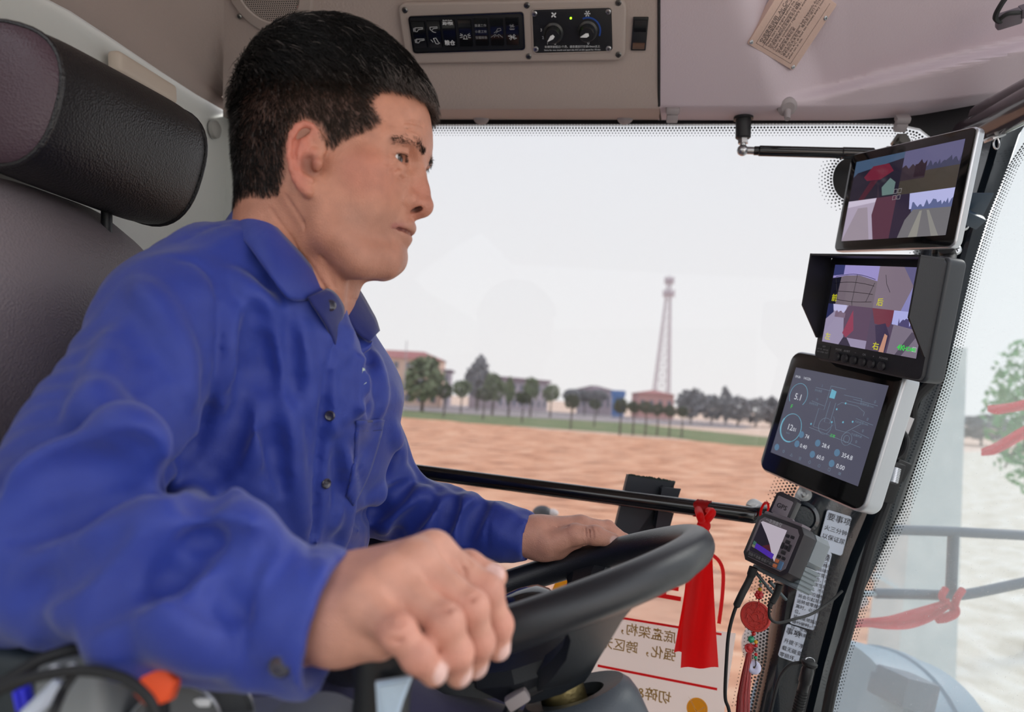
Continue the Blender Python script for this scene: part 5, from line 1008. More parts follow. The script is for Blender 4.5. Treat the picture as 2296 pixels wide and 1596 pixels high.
# ================================================================== steering wheel
WC = CV(.009, -.243, .69); tt, ss = .357, -.165
wu = np.array([math.cos(tt), 0, math.sin(tt)]); wv = np.array([-math.sin(tt) * math.sin(ss), math.cos(ss), math.cos(tt) * math.sin(ss)]); wnn = np.cross(wu, wv)
MW = frame(WC, wu, wv); WR = .183
M_rim = mat('wheel_rim', C(30, 32, 38), 0.34, bump=[(900, .3, 'noise')]); M_hub = mat('wheel_hub', C(30, 34, 40), 0.45, bump=(700, .3, 'noise'))
o = thing('steering_wheel', xf(MW, (0, 0, -.11))[0], 'black steering wheel held by the man\'s left hand', 'steering wheel')
mb = MB(); G = []
for k in range(120):
    a = 2 * math.pi * k / 120; row = []
    for j in range(24):
        b = 2 * math.pi * j / 24; rr = .0165 + (.0014 * max(0, math.cos(9 * a)) ** 6 if math.sin(b) < -.2 and (a % 6.283) > 5.0 else 0); row.append(xf(MW, ((WR + rr * math.cos(b)) * math.cos(a), (WR + rr * math.cos(b)) * math.sin(a), rr * 1.02 * math.sin(b)))[0])
    G.append(row)
mb.grid(G, wrapu=True, wrapv=True); mb.build('rim', M_rim, o, smooth=180)
def spoke(a, w0=.019, w1=.042):
    c, s_ = math.cos(a), math.sin(a); R_ = lambda r, t, z: xf(MW, (r * c - t * s_, r * s_ + t * c, z))[0]; G = []
    for r, z, w, th in ((WR - .002, -.006, .032, .008), (WR - .022, -.017, .024, .009), (.13, -.034, .021, .010), (.095, -.048, .023, .012), (.06, -.060, .028, .014), (.03, -.066, .028, .015)):
        G.append([R_(r, -w, z - th), R_(r, -w, z), R_(r, -w * .55, z + th * .8), R_(r, w * .55, z + th * .8), R_(r, w, z), R_(r, w, z - th), R_(r, 0, z - th * 1.3)])
    k = MB(); k.grid(G, wrapv=True); k.build('spoke', M_hub, o, smooth=25)
for a in (math.radians(64), math.radians(-68), math.radians(182)): spoke(a)
mb = MB(); mb.lathe(MW, [(0, -.004), (.034, -.006), (.042, -.014), (.050, -.035), (.072, -.050), (.074, -.062), (.045, -.088), (0, -.088)], 10); mb.build('hub', M_hub, o, smooth=25)
mb = MB(); mb.lathe(MW, [(0, .008), (.020, .006), (.030, -.001), (.034, -.008)], 32); mb.build('horn_cap', MT['black_gloss'], o)
mb = MB(); 
o = thing('steering_column', xf(MW, (0, 0, -.2))[0], 'steering column housing with a brass collar below the wheel hub', 'steering column')
M_brass = mat('brass', C(150, 134, 92), .35, 1.0, bump=(300, .3, 'noise')); MW = sub(MW, .012, -.002, 0); mb = MB(); mb.lathe(MW, [(0, -.086), (.020, -.086), (.0225, -.089), (.0225, -.112), (.015, -.115)], 36); mb.build('collar', M_brass, o)
M_colm = mat('column_plastic', C(66, 72, 80), .42, bump=[(500, .3, 'noise')]); mb = MB()
K = sub(MW, .012, .0, 0)
mb.lathe(K, [(.0275, -.112), (.029, -.101), (.050, -.098), (.056, -.104), (.060, -.115), (.070, -.20), (.085, -.34), (.11, -.62)], 40); mb.build('housing', M_colm, o, smooth=40)
mb = MB(); mb.lathe(K, [(.028, -.111), (0, -.116)], 30); mb.build('collar_well', MT['rubber'], o)
c, s_ = math.cos(-1.0), math.sin(-1.0); hp = xf(K, (.0655 * c, .0655 * s_, -.16))[0]; mb = MB(); mb.lathe(fz(hp, K[:3, 0] * c + K[:3, 1] * s_), [(.006, -.001), (.005, .0012), (0, .0006)], 14); mb.build('screw_well', MT['rubber'], o)
mb = MB(); mb.tube(catmull([P(1215, 1535, .62), P(1180, 1552, .62), P(1155, 1576, .62), P(1130, 1620, .62)], 5), [.006] * 15 + [.008], 10); mb.build('release_lever', MT['black'], o)
mb = MB(); mb.box(frame(P(1160, 1566, .61), DV(.8, .5, 0), DV(-.5, .8, 0)), (.022, .012, .012), .003); mb.build('lever_tip', M_clip, o)
# joystick under the right hand
JT = P(872, 1405, .405); JB = P(845, 1680, .42); o = thing('control_lever', JB, 'black control lever with a white label under the man\'s right hand', 'lever')
mb = MB(); jd = JB - JT; G = []
for t, a_, b_ in ((-.12, .004, .004), (-.1, .014, .012), (-.03, .020, .017), (.1, .022, .018), (.3, .019, .016), (.5, .017, .015), (.8, .018, .016), (1.2, .024, .02)):
    c = JT + jd * t; G.append([c + a_ * math.cos(k) * CR + b_ * math.sin(k) * CF for k in np.linspace(0, 2 * math.pi, 25)[:-1]])
mb.grid(G, wrapv=True); mb.add([G[0][0]], []); mb.build('grip', MT['black'], o, smooth=60)
mb = MB(); mb.add(*slab([(842, 1532, -.006), (925, 1518, -.002), (905, 1570, -.002), (884, 1640, 0), (848, 1640, 0)], .392, .003)); mb.build('label_plate', mat('label_blue_white', C(196, 216, 236), .3, emit=None), o, smooth=0)
mb = MB(); mb.add(*slab([(848, 1540, -.006), (915, 1527, -.002), (897, 1570, -.002), (880, 1632, 0), (853, 1632, 0)], .3905, .001)); mb.build('label_print', mat('label_pale', C(176, 196, 214), .35), o, smooth=0)
# console and armrest
M_tealb = mat('armrest_dark', C(34, 44, 50), .45, bump=(300, .3, 'noise')); M_cg = mat('console_grey', C(132, 136, 138), .42, bump=(300, .25, 'noise')); M_cd = mat('console_dark', C(80, 82, 84), .45)
o = thing('seat_armrest', P(60, 1440, .43), 'dark padded armrest under the man\'s right elbow', 'armrest'); mb = MB(); mb.box(frame(P(40, 1470, .455), DV(1, -.12, .0), DV(0.12, 1, 0)), (.17, .065, .12), .018, 4); mb.build('pad', M_tealb, o)
mb = MB(); mb.tube(catmull([P(-20, 1545, .36), P(40, 1510, .365), P(100, 1475, .37), P(190, 1452, .38), P(225, 1470, .39)], 8), .0035, 8); mb.build('edge_trim', MT['rubber'], o)
o = thing('side_console', P(300, 1640, .40), 'grey side console with knobs and dials at the lower left, out of focus', 'console')
mb = MB(); mb.box(frame(P(330, 1690, .43), DV(1, -.02, 0), DV(0, 1, .25)), (.24, .05, .10), .012, 3); mb.build('body', M_cg, o)
mb = MB(); mb.box(frame(P(205, 1545, .40), DV(1, .1, 0), DV(-.1, 1, .2)), (.042, .050, .05), .014, 4); mb.build('side_pod', M_cg, o)
for (x, y, r, d) in ((462, 1625, .0290, .43), (385, 1650, .0270, .395)):
    k = fz(P(x, y, d), DV(.35, .25, -.9), CR); mb = MB(); mb.lathe(k, [(r, -.012), (r, -.001), (r * .975, .001), (r * .9, .001), (r * .88, 0), (0, .0)], 48); mb.build('dial', M_cd, o, smooth=30); mb = MB(); mb.lathe(k, [(r * 1.01, -.002), (r * 1.01, .0005), (r * .985, .0016), (r * .97, .0012)], 48); mb.build('dial_rim', MT['silver'], o)
mb = MB(); mb.box(frame(P(438, 1572, .405), CR, CU), (.006, .004, .004), .001); mb.box(frame(P(458, 1572, .405), CR, CU), (.008, .005, .004), .001); mb.build('pointer', MT['white'], o)
mb = MB(); mb.lathe(fz(P(700, 1640, .42), DV(0, 1, -.1), CR), [(.030, -.02), (.030, .006), (.026, .010), (0, .011)], 30); mb.build('cup', M_cg, o)
M_org = mat('orange_knob', C(240, 84, 30), .5); o = thing('orange_knob', P(352, 1550, .385), 'bright orange six-sided knob on the side console', 'knob')
mb = MB(); mb.lathe(fz(P(352, 1538, .362), DV(.25, .35, -.9), DV(0.3, 1, 0)), [(.0105, -.014), (.0105, .003), (.0092, .005), (0, .005)], 6); mb.build('cap', M_org, o, smooth=0)
mb = MB(); mb.cyl(P(352, 1545, .367), P(354, 1600, .37), .006); mb.build('stem', MT['black'], o)
mb = MB(); mb.tube(catmull([P(-30, 1560, .33), P(60, 1522, .335), P(180, 1503, .34), P(270, 1518, .34), P(320, 1552, .34), P(345, 1590, .34), P(352, 1650, .34)], 8), .0028, 10); tag(mb.build('hose', MT['rubber']), 'long black hose arching over the side console beside the orange knob', 'hose')
mb = MB(); mb.tube(catmull([P(165, 1512, .345), P(140, 1550, .34), P(120, 1600, .33), P(112, 1660, .33)], 8), .0024, 8); tag(mb.build('hose', MT['rubber']), 'short black hose dropping beside the white rod', 'hose')
mb = MB(); mb.cyl(P(55, 1610, .35), P(140, 1530, .36), .0042, .0045, 14, bev=.001); tag(mb.build('rod', mat('rod_white', C(196, 204, 220), .35)), 'pale white rod at the bottom left corner', 'rod')
mb = MB(); mb.ball(P(122, 1504, .355), .0032, 12); mb.ball(P(160, 1499, .355), .0030, 12); tag(mb.build('grommets', MT['white'], kind='stuff'), 'two small white fittings above the white rod', 'fittings')
M_bclip = mat('clip_blue', C(50, 50, 220), .4)
for x, y, lab in ((45, 1568, 'left one of the two small blue clips at the bottom left corner'), (61, 1562, 'right one of the two small blue clips at the bottom left corner')): mb = MB(); mb.box(frame(P(x, y, .36), DV(.95, .2, 0), DV(-.2, .95, 0)), (.0028, .011, .006), .0008); tag(mb.build('clip', M_bclip), lab, 'clip', 'small blue clips')

# ================================================================== window sticker with mirrored print (on the outer face of the glass)
M_sk = bpy.data.materials.new('film_cream'); M_sk.use_nodes = True; nt = M_sk.node_tree; nt.nodes.clear(); N = nt.nodes.new; Lk = nt.links.new
ou = N('ShaderNodeOutputMaterial'); t1 = N('ShaderNodeBsdfTranslucent'); t1.inputs[0].default_value = C(255, 252, 250); d1_ = N('ShaderNodeBsdfDiffuse'); d1_.inputs[0].default_value = C(246, 222, 208); t3 = N('ShaderNodeBsdfTransparent'); a1 = N('ShaderNodeMixShader'); a1.inputs[0].default_value = .05; a2 = N('ShaderNodeMixShader'); a2.inputs[0].default_value = .14
Lk(t1.outputs[0], a1.inputs[1]); Lk(d1_.outputs[0], a1.inputs[2]); Lk(a1.outputs[0], a2.inputs[1]); Lk(t3.outputs[0], a2.inputs[2]); Lk(a2.outputs[0], ou.inputs[0])
M_fr = translucent(mat('film_red', C(214, 20, 24), .5), C(235, 30, 34), .6); M_gold = translucent(mat('film_gold', C(150, 124, 66), .5), C(170, 140, 80), .5); M_amb = translucent(mat('film_amber', C(214, 146, 24), .5), C(240, 170, 40), .6)
def sg(x, y, off_=.0015): return SP.hit(x, y, off_)
o = thing('window_sticker', sg(1400, 1500), 'translucent cream sticker with mirrored print low on the side window', 'sticker')
mb = MB(); q = [sg(*p) for p in ((1050, 1338), (1650, 1420), (1608, 1700), (1050, 1700))]; q2 = [p - SP.n * .0005 for p in q]; mb.add(q + q2, [(0, 1, 2, 3), (7, 6, 5, 4)]); mb.build('film', M_sk, o, smooth=0)
mb = MB(); q = [sg(*p) for p in ((1100, 1225), (1575, 1246), (1612, 1280), (1622, 1330), (1598, 1425), (1050, 1340))]; mb.add(q, [tuple(range(6))]); M_sk2 = M_sk.copy(); M_sk2.name = 'film_upper'; [n_ for n_ in M_sk2.node_tree.nodes if n_.type == 'MIX_SHADER'][1].inputs[0].default_value = .72; mb.build('film_upper', M_sk2, o, smooth=0)
def band(p0, p1, w, mm, nm='red_line', off_=.0024):
    mb = MB(); a, b = sg(*p0, off_), sg(*p1, off_); t = unit(b - a); q_ = np.cross(SP.n, t) * w / 2; mb.add([a - q_, b - q_, b + q_, a + q_], [(0, 1, 2, 3)]); mb.build(nm, mm, o, smooth=0)
band((1095, 1336), (1618, 1422), .0038, M_fr); band((1340, 1492), (1608, 1545), .0040, M_fr); 
mb = MB(); a = catmull([sg(1570, 1241,   .0024), sg(1600, 1246,   .0024), sg(1620, 1275,   .0024), sg(1620, 1330,   .0024), sg(1612, 1398,   .0024)], 8); T = np.gradient(a, axis=0); q_ = np.array([np.cross(SP.n, unit(t)) * .003 for t in T]); mb.grid(np.stack([a - q_, a + q_], 1)); mb.build('red_arc', M_fr, o, smooth=0)
ax = unit(sg(1608, 1545) - sg(1340, 1492)); MS = frame(sg(1518, 1432, .0024), -ax, np.cross(ax, SP.n) * 1.0)
if MS[:3, 1] @ CU < 0: MS[:3, 1] *= -1
def mtext(s_, x, y, size, mm, bold=.03, sx=1.0):
    c = sg(x, y, .0026); m = np.eye(4); m[:3, 0] = -ax; up = np.cross(SP.n, ax); up = up if up @ CU > 0 else -up; m[:3, 1] = up; m[:3, 2] = SP.n; m[:3, 3] = c; text(s_, m, size, mm, o, bold=bold, sx=sx)
mtext('底盘架构，脱粒', 1516, 1432, .0205, M_gold, .010); mtext('强化，跨区无忧', 1516, 1472, .0205, M_gold, .010); mtext('切碎&排草', 1505, 1568, .0215, M_gold, .012); [mtext(ch_, 1532 - 66 * i_, 1318 - 9 * i_, .060, M_fr, .025) for i_, ch_ in enumerate('至尊领航')]
c = sg(1563, 1588, .0024); k = frame(c, ax, np.cross(SP.n, ax)); mb = MB(); mb.lathe(k, [(.0165, 0), (0, .0001)], 32); mb.build('round_emblem', M_amb, o, smooth=0)
mb = MB(); mb.tube([sg(1545, 1562, .0030), sg(1562, 1596, .0030), sg(1580, 1585, .0030)], .0012, 4); mb.tube([c + .014 * (math.cos(t) * k[:3, 0] + math.sin(t) * k[:3, 1]) for t in np.linspace(0, 6.283, 30)], .0005, 4); mb.build('emblem_mark', M_sk2, o, smooth=0, kind='stuff')
mb = MB(); q = [sg(*p,   .0024) for p in ((1238, 1322), (1248, 1298), (1268, 1290), (1285, 1306), (1276, 1326), (1258, 1316), (1250, 1326))]; mb.add(q, [tuple(range(7))]); mb.build('amber_shape', M_amb, o, smooth=0)

# ================================================================== outside: mirror arm, ribbons, post, air cleaner
M_arm = mat('mirror_arm_blue', C(58, 80, 104), .35, coat=.3, bump=(200, .3, 'noise'))
o = thing('mirror_arm', P(2138, 1250, 1.62), 'blue-black tubular mirror arm outside the front window', 'mirror arm'); D = 1.62
mb = MB(); mb.tube([P(1985, 1187, D), P(2120, 1191, D), P(2296, 1200, D), P(2500, 1212, D)], .0120, 16); mb.build('upper_tube', M_arm, o)
mb = MB(); mb.tube(catmull([P(1962, 1330, D), P(2050, 1332, D), P(2130, 1334, D), P(2180, 1330, D), P(2296, 1306, D), P(2500, 1262, D)], 6), .0120, 16); mb.build('lower_tube', M_arm, o)
mb = MB(); mb.cyl(P(2138, 1192, D), P(2132, 1330, D), .0125, n=16); mb.build('cross_tube', M_arm, o)
mb = MB(); mb.cyl(P(1930, 1210, D + .02), P(1928, 1332, D + .02), .010); mb.box(frame(P(1945, 1331, D), CR, CU), (.045, .010, .02), .003); mb.cyl(P(1932, 1336, D), P(1932, 1350, D), .010, n=6); mb.build('pivot_bracket', mat('zinc_blue', C(150, 172, 184), .4, .5), o)
M_rr = translucent(mat('ribbon_crimson', C(216, 20, 50), .6, sheen=.3), C(235, 30, 60), .4)
o = thing('red_ribbon', P(2130, 1335, 1.6), 'crumpled red ribbon tied to the mirror arm and pulled left', 'ribbon')
K = catmull([(2128, 1352, 22, 0), (2090, 1372, 38, .0), (2040, 1388, 42, 0), (1990, 1396, 30, 0), (1940, 1396, 20, 0), (1898, 1400, 22, .01)], 8); G = []
for i, (x, y, w, e) in enumerate(K): G.append([P(x + 2 * math.sin(k), y + (k / 8 - .5) * w, 1.58 + .012 * math.sin(k * 1.4 + i * .15)) for k in range(9)])
mb = MB(); mb.grid(G); mb.build('tail', M_rr, o, smooth=80)
mb = MB(); K = catmull([(2120, 1320, 1.6), (2112, 1340, 1.585), (2136, 1362, 1.59), (2146, 1340, 1.585), (2158, 1322, 1.60)], 8); mb.tube([P(*k) for k in K], .008, 8); mb.tube([P(*k) for k in catmull([(2134, 1350, 1.59), (2142, 1372, 1.585), (2120, 1385, 1.58), (2100, 1388, 1.58)], 6)], .010, 8); mb.build('knot', M_rr, o)
for (pts_, lab) in ((((2214, 916, 14), (2235, 918, 22), (2270, 913, 22), (2310, 905, 24), (2360, 900, 24)), 'upper red ribbon end in front of the leafy tree'), (((2200, 1014, 16), (2230, 1006, 26), (2260, 990, 30), (2300, 968, 30), (2350, 950, 30)), 'lower red ribbon end in front of the leafy tree')):
    K = catmull([(a, b, c) for a, b, c in pts_], 8); G = [[P(x, y + (k / 8 - .5) * w, 1.9 + .012 * math.sin(k * 1.2 + i * .2)) for k in range(9)] for i, (x, y, w) in enumerate(K)]
    mb = MB(); mb.grid(G); tag(mb.build('red_ribbon', M_rr, smooth=80), lab, 'ribbon')
M_conc = mat('concrete_pale', C(190, 206, 210), .9, col2=C(214, 226, 228), nscale=3); b0 = gpt(2020, 1700); r = ray(2030, 1600); pb = CAM + r * 6.0; pt_ = CAM + ray(2092, 780) * 6.0
o = thing('concrete_post', (pb[0], pb[1], GZ), 'pale square concrete post seen through the front window', 'post'); mb = MB()
lo_ = np.array([pb[0] - .05, pb[1], GZ]); G = [[c + s_ * (a * CR + b * CF) for a, b in ((-1, -1), (1, -1), (1, 1), (-1, 1))] for c, s_ in ((lo_ * 1.0, .30), (pb, .26), (pt_, .18))]
mb.grid(G, wrapv=True); mb.add(G[-1], [(0, 1, 2, 3)]); mb.build('shaft', M_conc, o, smooth=0); mb = MB(); c0 = (pt_ * .35 + pb * .65); mb.box(frame(c0, CR, CU), (.5, .05, .5)); mb.build('band', M_conc, o, smooth=0)
M_tank = mat('tank_blue_grey', C(120, 146, 166), .5, bump=(300, .3, 'noise')); o = thing('air_cleaner', P(1960, 1560, 2.0), 'blue-grey cylindrical housing with a rib and block outside the front window', 'housing')
ta, tb = P(1840, 1650, 1.9), P(2050, 1690, 2.05); td = unit(tb - ta); Ln = np.linalg.norm(tb - ta) 
mb = MB(); mt = fz(ta, td, CU); Rk = .27; mb.lathe(mt, [(0, .0), (Rk * .99, .0), (Rk, .01), (Rk, Ln * .55), (Rk * 1.03, Ln * .56), (Rk * 1.03, Ln * .66), (Rk, Ln * .67), (Rk * .985, Ln * .95), (Rk * .9, Ln * 1.08), (Rk * .6, Ln * 1.14), (0, Ln * 1.15)], 56); mb.build('drum', M_tank, o, smooth=40)
mb = MB(); cb = P(2030, 1545, 1.74); mb.box(frame(cb, td, CU), (.13, .075, .09), .008); mb.box(frame(P(1996, 1545, 1.75), td, CU), (.05, .055, .09), .006); mb.build('latch_block', mat('tank_dark', C(72, 92, 116), .5), o)

o = thing('work_lamp', P(1705, 1450, 1.45), 'pale rounded lamp housing outside the side window behind the red charm', 'lamp'); M_wl = mat('lamp_pale', C(206, 196, 194), .6)
mb = MB(); mb.ball(P(1712, 1448, 1.45), (.046, .04, .052), 20); mb.build('shell', M_wl, o); mb = MB(); mb.cyl(P(1735, 1450, 1.46), P(1800, 1420, 1.5), .03, .026); mb.cyl(P(1780, 1430, 1.5), P(1935, 1345, 1.62), .014); mb.build('neck', M_wl, o)

for x, y, r_, lab in ((1040, 1112, .030, 'dark rounded machine part outside the side window above the far forearm'), (1216, 1142, .026, 'pale-capped dark machine part outside the side window above the far hand')):
    c = P(x, y + 8, 2.1); o = thing('machine_part', c, lab, 'machine part'); mb = MB(); mb.ball(c, (r_ * 1.2, r_, r_ * .9), 16); mb.cyl(c - (0, 0, .9), c, r_ * .5); mb.build('head', M_dk, o)
    if x > 1100: mb = MB(); mb.ball(c + CR * .03, (r_ * .8, r_ * .8, r_ * .5), 12); mb.build('cap', M_wl, o)
# ================================================================== body modelling: distance fields polygonised into one skin
def Q(px, py, d): return np.array([(px - 1148) / FPX * d, (798 - py) / FPX * d, d])        # camera-frame metres
def c2w(v): v = np.atleast_2d(v); return CAM + v[:, :1] * CR + v[:, 1:2] * CU + v[:, 2:3] * CF
class Field:
    def __init__(s, lo, hi, h):
        s.lo = np.array(lo, np.float32); s.h = h; s.n = np.ceil((np.array(hi) - s.lo) / h).astype(int) + 1
        s.F = np.full(s.n, 0.06, np.float32)
    def region(s, lo, hi, m):
        a = np.maximum(np.floor((np.asarray(lo) - m - s.lo) / s.h).astype(int), 0); b = np.minimum(np.ceil((np.asarray(hi) + m - s.lo) / s.h).astype(int) + 1, s.n)
        if np.any(b <= a): return None, None
        sl = tuple(slice(i, j) for i, j in zip(a, b)); ax = [s.lo[k] + s.h * np.arange(a[k], b[k], dtype=np.float32) for k in range(3)]
        return sl, np.stack(np.meshgrid(*ax, indexing='ij'), -1)
    def comb(s, sl, d, k, op):
        F = s.F[sl]
        if op == 'u':
            if k <= 0: s.F[sl] = np.minimum(F, d)
            else: h = np.maximum(k - np.abs(F - d), 0) / k; s.F[sl] = np.minimum(F, d) - h * h * k * .25
        else:
            d = -d
            if k <= 0: s.F[sl] = np.maximum(F, d)
            else: h = np.maximum(k - np.abs(F - d), 0) / k; s.F[sl] = np.maximum(F, d) + h * h * k * .25
    def cone(s, a, b, r1, r2=None, k=.01, op='u'):
        a = np.asarray(a, np.float32); b = np.asarray(b, np.float32); r2 = r1 if r2 is None else r2; R = max(r1, r2)
        sl, p = s.region(np.minimum(a, b) - R, np.maximum(a, b) + R, k + .012 + s.h * 2)
        if sl is None: return
        ab = b - a; t = np.clip(((p - a) @ ab) / (ab @ ab + 1e-12), 0, 1); d = np.linalg.norm(p - a - t[..., None] * ab, axis=-1) - (r1 + (r2 - r1) * t); s.comb(sl, d, k, op)
    def chain(s, pts, rs, k=.01, op='u', kk=None):
        for i in range(len(pts) - 1): s.cone(pts[i], pts[i + 1], rs[i], rs[i + 1], k, op)
    def ell(s, c, r, k=.01, op='u', R=None):
        c = np.asarray(c, np.float32); r = np.asarray(r, np.float32); m = r.max(); sl, p = s.region(c - m, c + m, k + .012 + s.h * 2)
        if sl is None: return
        q = p - c
        if R is not None: q = q @ np.asarray(R, np.float32)
        k0 = np.linalg.norm(q / r, axis=-1); k1 = np.linalg.norm(q / (r * r), axis=-1) + 1e-9; s.comb(sl, k0 * (k0 - 1) / k1, k, op)
    def loft(s, M, zs, tab, k=.01):
        """M: 4x4 local->camera frame; tab columns: front, back, half width, x of widest, exponent at local heights zs"""
        o = M[:3, 3]; tab = np.asarray(tab, np.float32); zs = np.asarray(zs, np.float32); od = np.argsort(zs); zs = zs[od]; tab = tab[od]
        cor = np.array([(x, y, z) for x in (tab[:, 1].min(), tab[:, 0].max()) for y in (-tab[:, 2].max(), tab[:, 2].max()) for z in (zs[0], zs[-1])]); cw = cor @ M[:3, :3].T + o
        sl, p = s.region(cw.min(0), cw.max(0), k + .015)
        q = (p - o.astype(np.float32)) @ M[:3, :3].astype(np.float32); x, y, z = q[..., 0], np.abs(q[..., 1]), q[..., 2]
        f = [np.interp(z, zs, tab[:, i]).astype(np.float32) for i in range(5)]
        xc = f[3]; a = np.where(x > xc, f[0] - xc, xc - f[1]); a = np.maximum(a, .002); w = np.maximum(f[2], .002); n = f[4]
        g = ((np.abs(x - xc) / a) ** n + (y / w) ** n) ** (1 / n); rad = np.sqrt((x - xc) ** 2 + y * y); d = np.where(g > 1e-3, rad * (1 - 1 / np.maximum(g, 1e-3)), -np.minimum(a, w))
        d = d * .8; over = np.maximum(zs[0] - z, z - zs[-1]); d = np.maximum(d, over); s.comb(sl, d, k, 'u')
    def sample(s, p):
        q = (np.atleast_2d(p) - s.lo) / s.h; i = np.clip(np.floor(q).astype(int), 0, s.n - 2); f = q - i; o = 0
        for dx in (0, 1):
            for dy in (0, 1):
                for dz in (0, 1): o = o + s.F[i[:, 0] + dx, i[:, 1] + dy, i[:, 2] + dz] * (f[:, 0] if dx else 1 - f[:, 0]) * (f[:, 1] if dy else 1 - f[:, 1]) * (f[:, 2] if dz else 1 - f[:, 2])
        return o
    def hit(s, px, py, d0=.25, d1=1.15):
        ds = np.arange(d0, d1, .002); pts = np.array([Q(px, py, d) for d in ds]); ok = np.all((pts > s.lo) & (pts < s.lo + s.h * (s.n - 1)), axis=1); v = np.where(ok, s.sample(pts), 1); i = np.argmax(v < 0)
        return pts[i] if v[i] < 0 else None
    def smooth(s, it=1):
        for _ in range(it):
            for ax in range(3):
                F = s.F; G = F.copy(); a = [slice(None)] * 3; b = [slice(None)] * 3; c = [slice(None)] * 3; a[ax] = slice(0, -2); b[ax] = slice(1, -1); c[ax] = slice(2, None); G[tuple(b)] = .25 * F[tuple(a)] + .5 * F[tuple(b)] + .25 * F[tuple(c)]; s.F = G
    def mesh(s):
        F = s.F; n = F.shape; ins = F < 0; shp = tuple(k - 1 for k in n); acc = np.zeros(shp + (3,), np.float32); cnt = np.zeros(shp, np.float32)
        def sl3(o, ax): return tuple(slice(o[i], o[i] + shp[i]) for i in range(3))
        for ax in range(3):
            oth = [i for i in range(3) if i != ax]
            for u in (0, 1):
                for v in (0, 1):
                    o = [0, 0, 0]; o[oth[0]] = u; o[oth[1]] = v; o2 = list(o); o2[ax] = 1; f0 = F[sl3(o, ax)]; f1 = F[sl3(o2, ax)]; m = (f0 < 0) != (f1 < 0)
                    t = np.where(m, f0 / np.where(m, f0 - f1, 1), 0); cnt += m
                    acc[..., ax] += t * m; acc[..., oth[0]] += u * m; acc[..., oth[1]] += v * m
        act = cnt > 0; idx = -np.ones(shp, np.int64); ii = np.argwhere(act); idx[act] = np.arange(len(ii)); V = s.lo + s.h * (ii + acc[act] / cnt[act][:, None])
        quads = []
        for ax in range(3):
            oth = [i for i in range(3) if i != ax]; a = [slice(None)] * 3; b = [slice(None)] * 3; a[ax] = slice(0, -1); b[ax] = slice(1, None); ch = ins[tuple(a)] != ins[tuple(b)]
            e = np.argwhere(ch); e = e[(e[:, oth[0]] > 0) & (e[:, oth[1]] > 0) & (e[:, oth[0]] < shp[oth[0]]) & (e[:, oth[1]] < shp[oth[1]])]
            e = e[e[:, ax] < shp[ax]]
            def g(u, v): q = e.copy(); q[:, oth[0]] -= u; q[:, oth[1]] -= v; return idx[q[:, 0], q[:, 1], q[:, 2]]
            qd = np.stack([g(0, 0), g(1, 0), g(1, 1), g(0, 1)], 1); inn = ins[e[:, 0], e[:, 1], e[:, 2]]; fl = inn ^ (ax == 1); qd[~fl] = qd[~fl][:, ::-1]; quads.append(qd)
        Qd = np.concatenate(quads); Qd = Qd[(Qd >= 0).all(1)]; return V, Qd
def relax(V, Fq, it=2, lam=.5):
    e = np.concatenate([Fq[:, [i, (i + 1) % 4]] for i in range(4)]); deg = np.bincount(e[:, 0], minlength=len(V)) + np.bincount(e[:, 1], minlength=len(V)); deg = np.maximum(deg, 1)[:, None]
    for _ in range(it):
        S = np.stack([np.bincount(e[:, 0], V[e[:, 1], k], len(V)) + np.bincount(e[:, 1], V[e[:, 0], k], len(V)) for k in range(3)], 1); V = V + lam * (S / deg - V)
    return V
def fast_mesh(name, V, Fq, mats, parent, col=None, mi=None, smooth=True, **props):
    me = bpy.data.meshes.new(name); W = c2w(V); o0 = WLOC[parent.name] if parent is not None else W.mean(0); W = (W - o0).astype(np.float32); k = Fq.shape[1]
    me.vertices.add(len(W)); me.vertices.foreach_set('co', W.ravel()); me.loops.add(len(Fq) * k); me.loops.foreach_set('vertex_index', Fq.ravel().astype(np.int32)); me.polygons.add(len(Fq)); me.polygons.foreach_set('loop_start', np.arange(0, len(Fq) * k, k, dtype=np.int32)); 
    me.update(calc_edges=True); me.validate()
    for m in (mats if isinstance(mats, list) else [mats]): me.materials.append(m)
    if mi is not None: me.polygons.foreach_set('material_index', mi.astype(np.int32))
    if smooth: me.polygons.foreach_set('use_smooth', [True] * len(me.polygons))
    if col is not None:
        a = me.color_attributes.new('Col', 'FLOAT_COLOR', 'POINT'); a.data.foreach_set('color', np.c_[col, np.ones(len(col))].astype(np.float32).ravel())
    return link(name, me, parent, o0, smooth=0, **props)
def attr_mat(name, rough, bump, sheen=0, sss=0, nmix=.0, nscale=60, spec=.5, dark=None):
    m = mat(name, (1, 1, 1, 1), rough, bump=bump, sheen=sheen, sss=sss, spec=spec); nt = m.node_tree; b = nt.nodes['Principled BSDF']; a = nt.nodes.new('ShaderNodeAttribute'); a.attribute_name = 'Col'
    if nmix:
        tc = nt.nodes.new('ShaderNodeTexCoord'); t = nt.nodes.new('ShaderNodeTexNoise'); t.inputs['Scale'].default_value = nscale; t.inputs['Detail'].default_value = 6; nt.links.new(tc.outputs['Object'], t.inputs['Vector'])
        r = nt.nodes.new('ShaderNodeMapRange'); r.inputs[1].default_value = .3; r.inputs[2].default_value = .7; r.inputs[3].default_value = 1 - nmix; r.inputs[4].default_value = 1 + nmix * .5; nt.links.new(t.outputs['Fac'], r.inputs[0])
        x = nt.nodes.new('ShaderNodeMix'); x.data_type = 'RGBA'; x.blend_type = 'MULTIPLY'; x.inputs[0].default_value = 1
        nt.links.new(a.outputs['Color'], x.inputs[6]); nt.links.new(r.outputs[0], x.inputs[7]); nt.links.new(x.outputs[2], b.inputs['Base Color'])
    else: nt.links.new(a.outputs['Color'], b.inputs['Base Color'])
    return m
